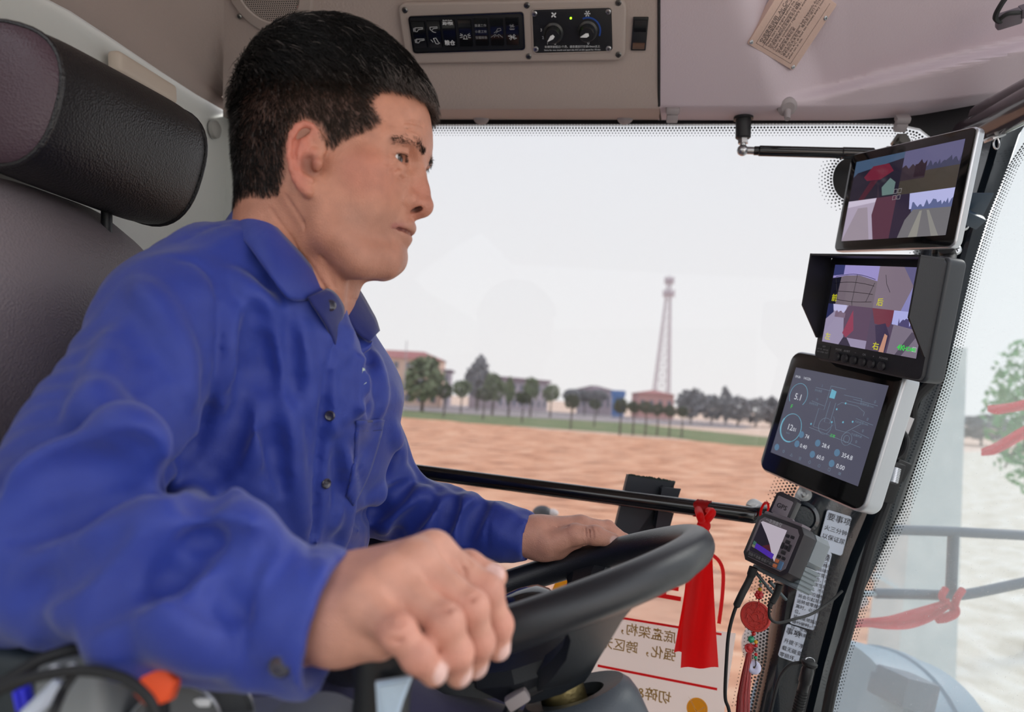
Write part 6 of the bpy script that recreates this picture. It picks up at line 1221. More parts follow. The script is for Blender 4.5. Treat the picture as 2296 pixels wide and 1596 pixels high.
M_skin = attr_mat('skin', .42, [(900, .35, 'voronoi'), (260, .3, 'noise')], sss=.05, nmix=.12, nscale=70, spec=.45)
lin = lambda r, g, b: np.array([s2l(r), s2l(g), s2l(b)])
SKIN = lin(198, 138, 114)

PERSON = thing('person', CV(-.28, -.70, .76), 'man in a blue work shirt and navy trousers driving, seen in profile facing right', 'person')
# ------------------------------------------------------------------ head
psi, rho, HD = math.radians(6), math.radians(4), .70
HO = Q(735, 350, HD); Xh = np.array([math.cos(psi), 0, -math.sin(psi)]); Yh = unit(np.array([math.sin(psi), -math.sin(rho), math.cos(psi)])); Zh = -np.cross(Xh, Yh); Zh = Zh if Zh[1] > 0 else -Zh; Xh = Xh - Zh * (Xh @ Zh)
HM = np.eye(4); HM[:3, 0] = unit(Xh); HM[:3, 1] = Yh; HM[:3, 2] = Zh; HM[:3, 3] = HO
def hloc(px, py, y=0.0):                       # pixel on the sagittal plane shifted by y (m, + = his left/away) -> head-local x, y, z
    r = Q(px, py, 1.0); n = HM[:3, 1]; t = (HO @ n + y) / (r @ n); p = r * t - HO; return np.array([p @ HM[:3, 0], y, p @ HM[:3, 2]])
def H(x, y, z): return HO + HM[:3, 0] * x + HM[:3, 1] * y + HM[:3, 2] * z        # metres, local
def hq(px, py, y=0.0): return H(*hloc(px, py, y))
hd = Field(Q(735, 350, .70) + (-.125, -.20, -.115), Q(735, 350, .70) + (.125, .135, .105), .0016)
fr = [(84, 745), (90, 790), (100, 822), (115, 853), (140, 890), (170, 919), (200, 939), (230, 953), (260, 961), (290, 965), (320, 966), (345, 962), (365, 953), (390, 945), (420, 940), (450, 934), (480, 929), (505, 924), (525, 913), (545, 905), (560, 900), (576, 897), (590, 889), (600, 877), (607, 862), (612, 840)]
bk = [(84, 735), (90, 700), (100, 675), (115, 650), (140, 620), (170, 596), (200, 580), (230, 568), (280, 560), (330, 560), (380, 568), (420, 585), (450, 620), (480, 660), (520, 700), (560, 740), (590, 775), (607, 800), (612, 815)]
wd = [(84, 5), (90, 25), (100, 38), (115, 50), (140, 60), (170, 67), (200, 71), (240, 73.5), (280, 74.5), (320, 74), (360, 73), (400, 71), (440, 68), (480, 65), (520, 60), (550, 54), (575, 46), (595, 35), (607, 22), (612, 8)]
xc_ = [(84, 740), (140, 700), (240, 690), (340, 705), (440, 735), (520, 770), (575, 810), (612, 825)]; ex = [(84, 2.0), (200, 2.1), (300, 2.5), (400, 2.3), (450, 2.05), (500, 1.8), (560, 1.8), (612, 2.0)]
pys = np.unique([p for p, _ in fr] + [p for p, _ in bk] + [p for p, _ in wd]); tab = []; zs = []
for py in pys:
    f_ = np.interp(py, *zip(*fr)); b_ = np.interp(py, *zip(*bk)); w_ = np.interp(py, *zip(*wd)) / 1000; c_ = np.interp(py, *zip(*xc_)); e_ = np.interp(py, *zip(*ex))
    L1_, L2_, L3q = hloc(f_, py), hloc(b_, py), hloc(c_, py); zs.append((L1_[2] + L2_[2]) / 2); tab.append((L1_[0], L2_[0], w_, L3q[0], e_))
hd.loft(HM, zs, tab, .004); hd.smooth(2)
mm_ = .001
# neck
hd.chain([hq(672, 400), hq(668, 500), hq(655, 640, .0), hq(600, 800, .01)], [.052, .0545, .0575, .065], .03)
for sy in (-1, 1):
    y = lambda v: sy * v
    hd.chain([hq(668, 440, y(.060)), hq(705, 540, y(.050)), hq(742, 640, y(.030)), hq(752, 700, y(.018))], [.010, .0095, .009, .008], .012)         # neck muscle
    hd.chain([hq(712, 425, y(.066)), hq(745, 525, y(.060)), hq(800, 582, y(.042)), hq(868, 594, y(.014))], [.008, .010, .012, .013], .022)           # jaw
    hd.chain([H(.089, y(.012), -.003), H(.087, y(.030), .001), H(.073, y(.052), -.004)], [.0065, .0075, .006], .014)                               # brow
    hd.ell(H(.094, y(.031), -.0175), (.0100, .0105, .0170), .010, 's', R=np.stack([HM[:3, 0], HM[:3, 2], HM[:3, 1]], 1))                              # socket
    hd.ell(H(.056, y(.054), -.034), (.022, .015, .014), .018, R=np.stack([HM[:3, 0], HM[:3, 2], HM[:3, 1]], 1))                                     # cheek bone
    hd.ell(H(.048, y(.044), -.060), (.022, .026, .018), .024, R=np.stack([HM[:3, 0], HM[:3, 2], HM[:3, 1]], 1))                                      # cheek
    hd.ell(H(.0745, y(.0315), -.0170), (.0136, .0136, .0136), .005)                                                                                  # lids
    hd.chain([H(.0885, y(.0185), -.0185), H(.0895, y(.0300), -.0105), H(.0800, y(.0440), -.0140)], [.0022, .0030, .0024], .003)                      # upper lid fold
    hd.chain([H(.0875, y(.0200), -.0215), H(.0870, y(.0320), -.0245), H(.0790, y(.0435), -.0205)], [.0018, .0024, .0018], .003)
    hd.chain([H(.0845, y(.0230), -.0300), H(.0825, y(.0360), -.0330), H(.0740, y(.0460), -.0270)], [.0030, .0036, .0030], .006)                      # bag
    hd.ell(H(.0895, y(.0325), -.0172), (.0080, .0040, .0132), .0012, 's', R=np.stack([HM[:3, 0], HM[:3, 2], HM[:3, 1]], 1))                          # eye opening
    hd.ell(H(.0875, y(.0150), -.0520), (.0115, .0098, .0085), .006, R=np.stack([HM[:3, 0], HM[:3, 2], HM[:3, 1]], 1))                                # nostril wing
# nose
hd.chain([hq(944, 372) - HM[:3, 0] * .005, hq(950, 396) - HM[:3, 0] * .0065, hq(959, 428) - HM[:3, 0] * .0075, hq(970, 458) - HM[:3, 0] * .0105], [.0050, .0062, .0074, .0100], .010)
hd.ell(hq(970, 463) - HM[:3, 0] * .0105, (.0105, .0098, .0110), .005); hd.chain([hq(948, 474), hq(930, 482)], [.0048, .005], .004)
for sy in (-1, 1):
    hd.ell(H(.0955, sy * .0082, -.0600), (.0075, .0030, .0036), .002, 's', R=np.stack([unit(HM[:3, 0] + .25 * HM[:3, 2]), unit(HM[:3, 2] - .25 * HM[:3, 0]), HM[:3, 1]], 1))
    hd.chain([H(.0865, sy * .0245, -.0600), H(.090, sy * .0210, -.0635)], [.001, .001], .003, 's')
# mouth and chin
def lip(px, py, y, dz=0.0, kx=22.0): L = hloc(px, py); return H(L[0] - kx * y * y, y, L[2] + dz * (y / .0245) ** 2)
YS = np.array([-.0245, -.0185, -.0120, -.0055, 0, .0055, .0120, .0185, .0245])
lipU = [lip(918.5, 509 + (1.0 if abs(y) < .001 else 0), y, -.0036) for y in YS]; lipL = [lip(906.5, 533, y, .0050) for y in YS[1:-1]]
slit = [lip(920.5, 524, y, .0012, 21.0) for y in np.r_[-.0270, YS[1:-1], .0270]]
hd.chain(lipU, [.0026, .0034, .0042, .0047, .0045, .0047, .0042, .0034, .0026], .005); hd.chain(lipL, [.0034, .0044, .0054, .0056, .0054, .0044, .0034], .006)
hd.chain(slit, [.0008, .0012, .0014, .0015, .0016, .0015, .0014, .0012, .0008], .0022, 's')
hd.ell(hq(868, 572), (.0150, .0150, .0190), .014)
# neck creases
for pl, r_ in (([(643, 441), (680, 500), (725, 580), (750, 645)], .0004), ([(607, 470), (650, 530), (700, 600), (735, 655)], .0003)):
    pp = [hd.hit(*p) for p in pl]; pp = [p for p in pp if p is not None]; hd.chain(pp, [r_] * len(pp), .004, 's')
# forehead and eye-corner creases
for pl, r_ in (([(893, 352), (880, 350), (866, 344)], .0005), ([(890, 366), (876, 368), (862, 368)], .0006), ([(895, 376), (884, 380), (872, 382)], .0006), ([(940, 300), (925, 292), (908, 290)], .0005), ([(946, 282), (925, 275), (905, 274)], .0005), ([(896, 395), (905, 402), (917, 402)], .0007)):
    pp = [hd.hit(*p) for p in pl]; pp = [p for p in pp if p is not None]; hd.chain(pp, [r_] * len(pp), .003, 's')
# ear (near one traced, far one mirrored through the head)
helix = [(722, 340, 74), (720, 318, 77), (711, 296, 81), (698, 282, 84), (683, 278, 86), (668, 284, 88), (656, 302, 90), (651, 325, 90), (651, 352, 89), (656, 380, 87), (664, 402, 84), (676, 418, 81), (690, 428, 78), (699, 424, 75)]
hr_ = [.0030, .0030, .0028, .0027, .0028, .0030, .0032, .0033, .0034, .0034, .0036, .0046, .0056, .0045]
for sy in (-1, 1):
    def E_(px, py, y): L = hloc(px, py, -y / 1000.0); return H(L[0], sy * y / 1000.0, L[2])
    hd.chain([E_(*p) for p in helix], hr_, .0025)
    hd.chain([E_(706, 325, 72), E_(682, 345, 75), E_(684, 390, 74)], [.0110, .0120, .0100], .005)
    hd.chain([E_(700, 304, 82), E_(682, 322, 84), E_(670, 352, 85)], [.0030, .0042, .0046], .003); hd.chain([E_(670, 352, 85), E_(674, 385, 83), E_(688, 406, 80)], [.0046, .0044, .0040], .003)
    hd.ell(E_(693, 368, 87), (.0085, .0140, .0085), .003, 's'); hd.ell(E_(698, 384, 82), (.0060, .0080, .0070), .003, 's')
    hd.chain([E_(694, 300, 89), E_(703, 318, 87), E_(700, 338, 87)], [.0035, .0045, .0040], .003, 's'); hd.chain([E_(676, 296, 89), E_(662, 318, 90), E_(659, 345, 90), E_(664, 376, 89)], [.0012, .0018, .0018, .0014], .003, 's')
    hd.chain([E_(716, 350, 77), E_(712, 366, 79), E_(710, 376, 78)], [.0035, .0042, .0035], .003); hd.chain([E_(696, 405, 80), E_(686, 400, 81)], [.0034, .0034], .003); hd.chain([E_(722, 338, 76), E_(704, 342, 81), E_(692, 348, 81)], [.0032, .0028, .0018], .003)
HV, HFq = hd.mesh(); HV = relax(HV, HFq, 1, .4); HN_loc = (HV - HO) @ HM[:3, :3]
# skin's own tints (lips, ears, nose, stubble shadow, scalp) and shade painted into hollows
def segd(P_, pts):
    d = np.full(len(P_), 9.0)
    for a, b in zip(pts[:-1], pts[1:]): a, b = np.asarray(a), np.asarray(b); ab = b - a; t = np.clip((P_ - a) @ ab / (ab @ ab + 1e-12), 0, 1); d = np.minimum(d, np.linalg.norm(P_ - a - t[:, None] * ab, axis=1))
    return d
def blend(col, w, c): return col * (1 - w[:, None]) + c * w[:, None]
hcol = np.tile(SKIN, (len(HV), 1)); X_, Y_, Z_ = HN_loc.T
sm = lambda v, a, b: np.clip((v - a) / (b - a), 0, 1) ** 2 * (3 - 2 * np.clip((v - a) / (b - a), 0, 1))
hcol = blend(hcol, .28 * sm(-np.linalg.norm((HN_loc - (.097, 0, -.050)) / (1, 1, 1.1), axis=1), -.030, -.012), lin(176, 92, 80))
hcol = blend(hcol, .30 * sm(-np.linalg.norm((HN_loc * (1, 0, 1) - (.062, 0, -.040)), axis=1), -.034, -.010), lin(186, 100, 86))
hcol = blend(hcol, .60 * sm(np.abs(Y_), .078, .088), lin(206, 116, 100))
for sy in (-1, 1): hcol = blend(hcol, .55 * sm(-np.linalg.norm(HN_loc - (hloc(694, 368, -.08)[0], sy * .078, hloc(694, 368, -.08)[2]), axis=1), -.014, -.006), lin(120, 66, 58))  # shade painted into the ear hollow
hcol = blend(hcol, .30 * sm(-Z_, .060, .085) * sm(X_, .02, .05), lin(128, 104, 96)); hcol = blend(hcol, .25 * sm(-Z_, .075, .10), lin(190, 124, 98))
wl = np.maximum(sm(-segd(HV, lipU), -.0060, -.0044), sm(-segd(HV, lipL), -.0064, -.0050)); hcol = blend(hcol, .75 * wl * (X_ > .06), lin(168, 96, 92))
hcol = blend(hcol, sm(-segd(HV, slit), -.0022, -.0010) * .8, lin(90, 40, 38))  # dark line of shade painted between the lips
for sy in (-1, 1): hcol = blend(hcol, .9 * sm(-np.linalg.norm((HN_loc - (.0950, sy * .0082, -.0590)) / (1.6, 1, 1), axis=1), -.0052, -.0030), lin(60, 26, 24))  # nostrils darkened with painted shade
# hairline in head-local side view
HLp = [(560, 452, 40), (600, 452, 55), (632, 440, 62), (640, 400, 70), (642, 330, 74), (655, 285, 74), (683, 266, 74), (716, 288, 73), (728, 330, 72), (742, 338, 72), (757, 322, 71), (800, 300, 67), (842, 285, 62), (862, 268, 58), (842, 235, 58), (852, 208, 54), (880, 212, 44), (915, 222, 32), (940, 228, 20), (958, 236, 5), (1000, 236, 0), (1000, 20, 0), (480, 20, 0), (480, 452, 20)]
HL = np.array([hloc(a, b, -c / 1000.0)[[0, 2]] for a, b, c in HLp])
def inpoly(x, z, poly):
    r = np.zeros(len(x), bool); j = len(poly) - 1
    for i in range(len(poly)):
        xi, zi = poly[i]; xj, zj = poly[j]; c = ((zi > z) != (zj > z)) & (x < (xj - xi) * (z - zi) / (zj - zi + 1e-12) + xi); r ^= c; j = i
    return r
def pdist(x, z, poly): return segd(np.c_[x, z], list(poly))
ear_excl = (np.abs(Y_) > .0755) & (X_ > -.045) & (X_ < .02) & (Z_ < .038)
ih = inpoly(X_, Z_, HL); dh = pdist(X_, Z_, HL[:21]) * np.where(ih, 1, -1); wh = sm(dh, -.0015, .009) * ~ear_excl
hcol = blend(hcol, .80 * wh, lin(44, 36, 34))
# brows
for sy in (-1, 1):
    br = [H(.098, sy * .011, -.004), H(.0985, sy * .018, -.001), H(.096, sy * .030, .0005), H(.086, sy * .044, -.0025), H(.078, sy * .052, -.0060)]
    hcol = blend(hcol, .45 * sm(-segd(HV, br), -.0065, -.002), lin(92, 72, 66))
# ------------------------------------------------------------------ hands
def hand(fl, fingers, metas, thumb, extra, wr, creases=()):
    for pts, rs, k in extra: fl.chain([Q(*p) for p in pts], rs, k)
    for a, b, r1, r2 in metas: fl.cone(Q(*a), Q(*b), r1, r2, .016)
    nails = []
    for (pts, rs) in fingers + [thumb]:
        p = [Q(*q) for q in pts]; fl.chain(p[:2], rs[:2], .006)
        fl.chain(p[1:], rs[1:], .0035)
        for j in range(1, len(p) - 1): fl.ell(p[j], (rs[j] * 1.07,) * 3, .003)
        nails.append((p[-2], p[-1], rs[-1]))
    for pl in creases:
        pp = [fl.hit(*q) for q in pl]; pp = [q for q in pp if q is not None]
        if len(pp) > 1: fl.chain(pp, [.0005] * len(pp), .0022, 's')
    return nails
rh = Field(Q(620, 1640, .41) * (1, 1, 0) + (0, 0, .335), Q(1190, 1190, .41) * (1, 1, 0) + (0, 0, .50), .0013)
fing = [
 ([(815, 1352, .382), (893, 1418, .362), (938, 1470, .361), (972, 1506, .366)], [.0105, .0092, .0085, .0076]),
 ([(872, 1302, .395), (998, 1396, .376), (1022, 1462, .378), (1028, 1508, .384)], [.0112, .0100, .0090, .0080]),
 ([(930, 1258, .412), (1055, 1362, .398), (1072, 1438, .402), (1064, 1490, .408)], [.0115, .0102, .0092, .0082]),
 ([(972, 1236, .432), (1090, 1325, .424), (1116, 1400, .428), (1116, 1452, .430)], [.0118, .0102, .0090, .0082])]
meta = [((752, 1402, .395), (815, 1352, .382), .0155, .0125), ((758, 1375, .400), (872, 1302, .395), .016, .0125), ((764, 1345, .410), (930, 1258, .412), .016, .0125), ((772, 1318, .422), (972, 1236, .432), .016, .0125)]
thb = ([(820, 1320, .445), (960, 1280, .462), (1050, 1272, .462), (1108, 1293, .458)], [.015, .0125, .0105, .0088])
extra = [([(680, 1385, .410), (760, 1372, .405)], [.027, .0265], .01), ([(700, 1360, .415), (775, 1345, .415)], [.026, .024], .01), ([(765, 1412, .392), (850, 1425, .385)], [.0165, .0135], .014), ([(800, 1345, .430), (960, 1330, .430)], [.018, .014], .014)]
nails_r = hand(rh, fing, meta, thb, extra, None, creases=[[(870, 1398), (890, 1402), (905, 1395)], [(878, 1435), (893, 1440), (905, 1428)], [(985, 1370), (1003, 1374), (1020, 1362)], [(1040, 1345), (1056, 1348), (1070, 1335)], [(1030, 1262), (1040, 1275), (1045, 1290)], [(1045, 1252), (1055, 1265)]])
lh = Field(Q(1120, 1330, .86) * (1, 1, 0) + (0, 0, .77), Q(1450, 1120, .86) * (1, 1, 0) + (0, 0, .97), .0015)
fingL = [
 ([(1302, 1178, .868), (1362, 1184, .884), (1400, 1212, .892), (1396, 1246, .878)], [.0115, .0095, .0085, .0078]),
 ([(1296, 1180, .886), (1362, 1190, .906), (1402, 1224, .910), (1404, 1262, .890)], [.0115, .0098, .0088, .0080]),
 ([(1285, 1188, .902), (1345, 1202, .924), (1386, 1240, .924), (1392, 1270, .900)], [.0110, .0095, .0085, .0078]),
 ([(1270, 1198, .915), (1322, 1216, .932), (1356, 1250, .928), (1366, 1276, .905)], [.0100, .0085, .0078, .0070])]
metaL = [((1205, 1192, .855), (1302, 1178, .868), .0145, .0125), ((1203, 1195, .865), (1296, 1180, .886), .0145, .0125), ((1200, 1202, .875), (1285, 1188, .902), .014, .012), ((1200, 1210, .880), (1270, 1198, .915), .014, .0115)]
thL = ([(1232, 1218, .842), (1290, 1198, .838), (1335, 1200, .832), (1374, 1212, .832)], [.0150, .0125, .0112, .0092])
extL = [([(1140, 1200, .862), (1205, 1202, .862)], [.0250, .0245], .01), ([(1205, 1222, .858), (1250, 1232, .858)], [.0165, .0120], .014), ([(1225, 1222, .850), (1290, 1208, .852)], [.0165, .0125], .014)]
nails_l = hand(lh, fingL, metaL, thL, extL, None, creases=[[(1318, 1178), (1322, 1190), (1322, 1204)], [(1325, 1180), (1330, 1192), (1330, 1206)], [(1311, 1180), (1314, 1192), (1313, 1204)], [(1338, 1186), (1342, 1198)], [(1225, 1175), (1250, 1182), (1275, 1180)]])
def hand_cols(V, nails, dors):
    c = np.tile(lin(208, 152, 132), (len(V), 1)); nw = np.zeros(len(V))
    for a, b, r in nails:
        ax = unit(b - a); dv = unit(dors - ax * (dors @ ax)); cc = b + dv * r * .9 + ax * r * .15; side = np.cross(ax, dv); q = V - cc
        e = np.sqrt((q @ ax / .0072) ** 2 + (q @ side / (r * .80)) ** 2 + (q @ dv / .0045) ** 2); nw = np.maximum(nw, sm(-e, -1.08, -.92))
    return blend(c, nw, lin(226, 186, 178)), nw
RV, RF = rh.mesh(); rcol, rnw = hand_cols(RV, nails_r, unit(np.array([.75, .15, -.60])))
LV, LF = lh.mesh(); lcol, lnw = hand_cols(LV, nails_l, unit(np.array([.25, .1, -1.0])))
for pips, V_, c_ in ((([f[0][1] for f in fing] + [f[0][2] for f in fing] + [thb[0][2]]), RV, 'r'), (([f[0][1] for f in fingL] + [thL[0][2]]), LV, 'l')):
    w = np.zeros(len(V_))
    for p in pips: w = np.maximum(w, sm(-np.linalg.norm(V_ - Q(*p), axis=1), -.016, -.006))
    if c_ == 'r': rcol = blend(rcol, .4 * w * (1 - rnw), lin(196, 112, 100))
    else: lcol = blend(lcol, .3 * w * (1 - lnw), lin(190, 116, 98))
# ------------------------------------------------------------------ the rest of the body under the clothes (coarser, joined into the same skin)
bd_ = Field((-.62, -.80, .30), (.12, .12, 1.06), .009)
TM = np.eye(4); ty = math.radians(14); TM[:3, 0] = (math.cos(ty), 0, -math.sin(ty)); TM[:3, 1] = (math.sin(ty), 0, math.cos(ty)); TM[:3, 2] = (0, 1, 0); TM[:3, 3] = (-.285, 0, .755)
def torso(fl, g, k=.03):
    rows = [(.100, .045, .055, -.012), (.070, .062, .085, -.005), (.035, .088, .135, .0), (.0, .104, .160, .0), (-.05, .115, .172, .004), (-.12, .116, .172, -.002), (-.20, .112, .168, -.018), (-.30, .118, .168, -.036), (-.42, .125, .172, -.046), (-.52, .125, .17, -.05)]
    fl.loft(TM, [r[0] for r in rows], [(r[3] + r[1] + g, r[3] - r[1] - g, r[2] + g, r[3], 2.3) for r in rows], k)
SH_N, EL_N, WR_N = Q(385, 722, .600), Q(30, 1255, .430), Q(735, 1378, .405); SH_F, EL_F, WR_F = Q(735, 762, .925), Q(868, 1120, .93), Q(1185, 1203, .862)
def arms(fl, g):
    fl.chain([Q(560, 640, .70), Q(470, 672, .66), SH_N], [.050 + g, .050 + g, .050 + g], .04); fl.chain([Q(650, 700, .80), SH_F], [.050 + g, .050 + g], .04)
    fl.chain([SH_N, EL_N], [.052 + g, .042 + g], .02); fl.chain([EL_N, WR_N], [.042 + g, .026 + g], .015); fl.chain([SH_F, EL_F], [.050 + g, .040 + g], .02); fl.chain([EL_F, WR_F], [.040 + g, .024 + g * .6], .015)
torso(bd_, -.014); arms(bd_, -.014)
TH = [(Q(520, 1700, .64), Q(1130, 1800, .66), .072), (Q(650, 1560, .86), Q(1150, 1640, .92), .072)]
for a, b, r in TH: bd_.chain([a, b], [r, r * .8], .02)
bd_.chain([Q(655, 640, .70), Q(640, 720, .72)], [.050, .05], .02); BV, BF = bd_.mesh()
bcol = np.tile(SKIN, (len(BV), 1))
AV = np.concatenate([HV, RV, LV, BV]); o1, o2, o3 = len(HV), len(HV) + len(RV), len(HV) + len(RV) + len(LV)
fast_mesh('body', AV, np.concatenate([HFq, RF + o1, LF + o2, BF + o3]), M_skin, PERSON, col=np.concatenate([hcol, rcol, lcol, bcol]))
# eyes
def eye_mat():
    m = bpy.data.materials.new('eye'); m.use_nodes = True; nt = m.node_tree; b = nt.nodes['Principled BSDF']; a = nt.nodes.new('ShaderNodeAttribute'); a.attribute_name = 'Col'; nt.links.new(a.outputs['Color'], b.inputs['Base Color']); b.inputs['Roughness'].default_value = .12; b.inputs['Coat Weight'].default_value = .8; return m
M_eye = eye_mat()
for sy in (-1, 1):
    c = H(.0745, sy * .0315, -.0170); gz = unit(H(.0745 + 1, sy * .0315 - .10, -.0170 - .05) - c); n1, n2 = 48, 32; V = []; cl = []
    ux = unit(np.cross(gz, (0, 1, 0))); uy = np.cross(ux, gz)
    for i in range(n2 + 1):
        t = math.pi * i / n2
        for j in range(n1):
            s_ = 2 * math.pi * j / n1; V.append(c + .0124 * (math.cos(t) * gz * (1.03 if t < .45 else 1) + math.sin(t) * (math.cos(s_) * ux + math.sin(s_) * uy))); cl.append(lin(8, 7, 7) if t < .20 else lin(52, 34, 24) if t < .46 else lin(20, 14, 12) if t < .52 else lin(216, 208, 204))
    Fq = np.array([(i * n1 + j, i * n1 + (j + 1) % n1, (i + 1) * n1 + (j + 1) % n1, (i + 1) * n1 + j) for i in range(n2) for j in range(n1)]); fast_mesh('eye', np.array(V), Fq, M_eye, PERSON, col=np.array(cl))
# ------------------------------------------------------------------ shirt
sh = Field((-.60, -.58, .295), (.075, .16, 1.02), .0034)
torso(sh, .012); sh.chain([Q(592, 625, .676), Q(645, 705, .668), Q(692, 795, .684), Q(720, 900, .70)], [.045, .044, .044, .048], .03); sh.chain([Q(700, 780, .78), Q(740, 900, .80), Q(740, 980, .80)], [.060, .076, .068], .03)
sh.chain([Q(560, 630, .70), Q(475, 664, .66), SH_N], [.056, .057, .056], .04); sh.chain([Q(650, 690, .80), SH_F], [.058, .060], .04)
sh.chain([SH_N, Q(240, 985, .520), EL_N], [.057, .054, .047], .02); sh.chain([EL_N, Q(250, 1275, .418), Q(480, 1338, .408), Q(745, 1401, .400)], [.047, .0455, .0445, .0430], .022)
sh.chain([SH_F, EL_F], [.060, .050], .02); sh.chain([EL_F, Q(1000, 1168, .905), Q(1120, 1192, .875), Q(1190, 1206, .860)], [.048, .042, .0335, .0305], .02)
sh.smooth(1)
def folds(lst, op, k, push=0.0):
    for pl, r in lst:
        pp = catmull([(x, y, 0) for x, y in pl], 4)[:, :2]; hp_ = [sh.hit(*q) for q in pp]; ok = [h_ for h_ in hp_ if h_ is not None]
        if len(ok) < 2: continue
        n = len(ok); r = r * ((1.9 if op == 'u' else 2.0) if r >= (.0065 if op == 'u' else .0045) else 1.35); rs = [r * (.35 + .65 * math.sin(math.pi * (i + .5) / n)) for i in range(n)]; ok = [h_ * (1 + (.25 * r_ if op == 's' else .45 * r_) / h_[2] * (1 if op == 'u' else -1)) for h_, r_ in zip(ok, rs)]
        sh.chain(ok, rs, k, op)
ridges = [([(417, 1120), (440, 1150), (470, 1170), (520, 1176)], .010), ([(545, 1180), (545, 1230), (530, 1290)], .009), ([(380, 1165), (330, 1220), (250, 1290), (180, 1370)], .011), ([(300, 1085), (230, 1090), (140, 1110), (40, 1160)], .010), ([(340, 1060), (310, 1045), (240, 1035), (140, 1050), (60, 1085)], .007), ([(400, 1230), (340, 1300), (270, 1390)], .008), ([(450, 1240), (430, 1290), (470, 1340)], .007), ([(240, 1390), (330, 1480)], .008), ([(350, 1340), (420, 1400), (500, 1460)], .008),
 ([(556, 672), (550, 740), (529, 834)], .0055), ([(607, 686), (622, 780), (633, 870), (647, 975), (662, 1088), (684, 1200)], .0050), ([(669, 740), (682, 820), (694, 920)], .0045), ([(530, 700), (512, 780), (505, 860)], .0045), ([(520, 620), (560, 660), (600, 690)], .004), ([(580, 860), (572, 960), (560, 1060)], .006), ([(310, 640), (360, 700), (400, 800), (420, 900)], .006), ([(200, 900), (270, 960), (340, 990)], .007), ([(250, 760), (230, 860), (170, 960)], .006),
 ([(780, 800), (786, 860), (782, 930)], .0035), ([(806, 800), (812, 860), (806, 920)], .0035), ([(765, 840), (756, 900), (752, 960)], .003), ([(760, 1000), (775, 1080), (770, 1160), (762, 1220)], .005), ([(742, 1120), (745, 1180)], .004), ([(840, 800), (850, 870), (846, 930)], .004),
 ([(905, 1065), (870, 1090), (830, 1110)], .009), ([(955, 1108), (915, 1140), (860, 1180)], .0085), ([(1000, 1118), (965, 1165), (940, 1220)], .006), ([(1058, 1118), (1034, 1157), (1018, 1205)], .0075), ([(880, 960), (890, 1010), (880, 1050)], .006)]
grooves = [([(120, 1024), (210, 1028), (286, 1024), (327, 1050), (372, 1086)], .0055), ([(0, 1144), (75, 1084), (169, 1060), (263, 1067), (316, 1100)], .006), ([(30, 1200), (113, 1163), (210, 1128), (293, 1112)], .005), ([(180, 1389), (263, 1313), (320, 1272), (376, 1231), (451, 1193)], .007), ([(357, 1283), (432, 1325), (500, 1362), (541, 1372)], .0035), ([(470, 1190), (420, 1250), (350, 1330)], .0045), ([(556, 1261), (579, 1231), (609, 1203)], .004), ([(420, 1215), (500, 1210)], .004), ([(515, 1200), (512, 1260), (505, 1330)], .005), ([(60, 1330), (150, 1270), (260, 1190)], .005),
 ([(575, 690), (570, 770), (560, 860), (540, 940)], .006), ([(590, 760), (600, 860), (612, 980), (630, 1100)], .005), ([(650, 720), (655, 800), (660, 900)], .004), ([(470, 920), (462, 970), (425, 1030), (380, 1090)], .007), ([(545, 900), (520, 980), (470, 1080), (440, 1120)], .006), ([(770, 830), (772, 890), (768, 960)], .003), ([(796, 800), (800, 860), (796, 930)], .003), ([(826, 790), (832, 860), (828, 930)], .0035), ([(756, 1010), (760, 1090), (755, 1170)], .004),
 ([(917, 1084), (883, 1113), (842, 1147), (798, 1165)], .0055), ([(971, 1124), (917, 1174), (883, 1207)], .0055), ([(1020, 1116), (1000, 1160), (985, 1210)], .005), ([(1086, 1128), (1058, 1165), (1045, 1215)], .005)]
def ripple(F_, amp):
    ax = [F_.lo[k] + F_.h * np.arange(F_.n[k], dtype=np.float32) for k in range(3)]; p = np.stack(np.meshgrid(*ax, indexing='ij'), -1)
    for d1, d2, kf, a_ in (((.6, .5, .6), (.3, -.8, .5), 95, 1.0), ((-.5, .75, .4), (.8, .3, .5), 130, .7), ((.8, .2, -.55), (.1, .9, .4), 70, 1.0)):
        d1, d2 = unit(d1).astype(np.float32), unit(d2).astype(np.float32); t = p @ d1 * kf + 1.6 * np.sin(p @ d2 * kf * .45 + 1.3) + .8 * np.sin(p @ d1 * kf * .3)
        m = .5 + .5 * np.sin(p @ d2 * kf * .23 + 2.0); F_.F += amp * a_ * (np.abs(np.sin(t)) ** 1.5 - .5) * m * np.clip(1 - np.abs(F_.F) / .02, 0, 1)
ripple(sh, .0032)
folds(ridges, 'u', .014); folds(grooves, 's', .009)
rgf = np.random.default_rng(4)
# seams: shallow stitched lines
folds([([(376, 576), (438, 589), (482, 633), (492, 720), (482, 846), (464, 927), (440, 1000)], .0022), ([(609, 1201), (575, 1270), (556, 1340), (545, 1426), (548, 1500)], .0020), ([(1113, 1136), (1094, 1174), (1092, 1240)], .0014), ([(560, 560), (620, 650), (690, 760), (735, 860)], .0006), ([(520, 500), (470, 510), (400, 545)], .0012)], 's', .003)
plk = [(755, 760), (742, 812), (732, 880), (724, 955), (714, 1055), (710, 1140), (702, 1218), (695, 1300)]
folds([(plk, .0040)], 's', .004); folds([([(x + 9, y) for x, y in plk], .0022)], 'u', .005)
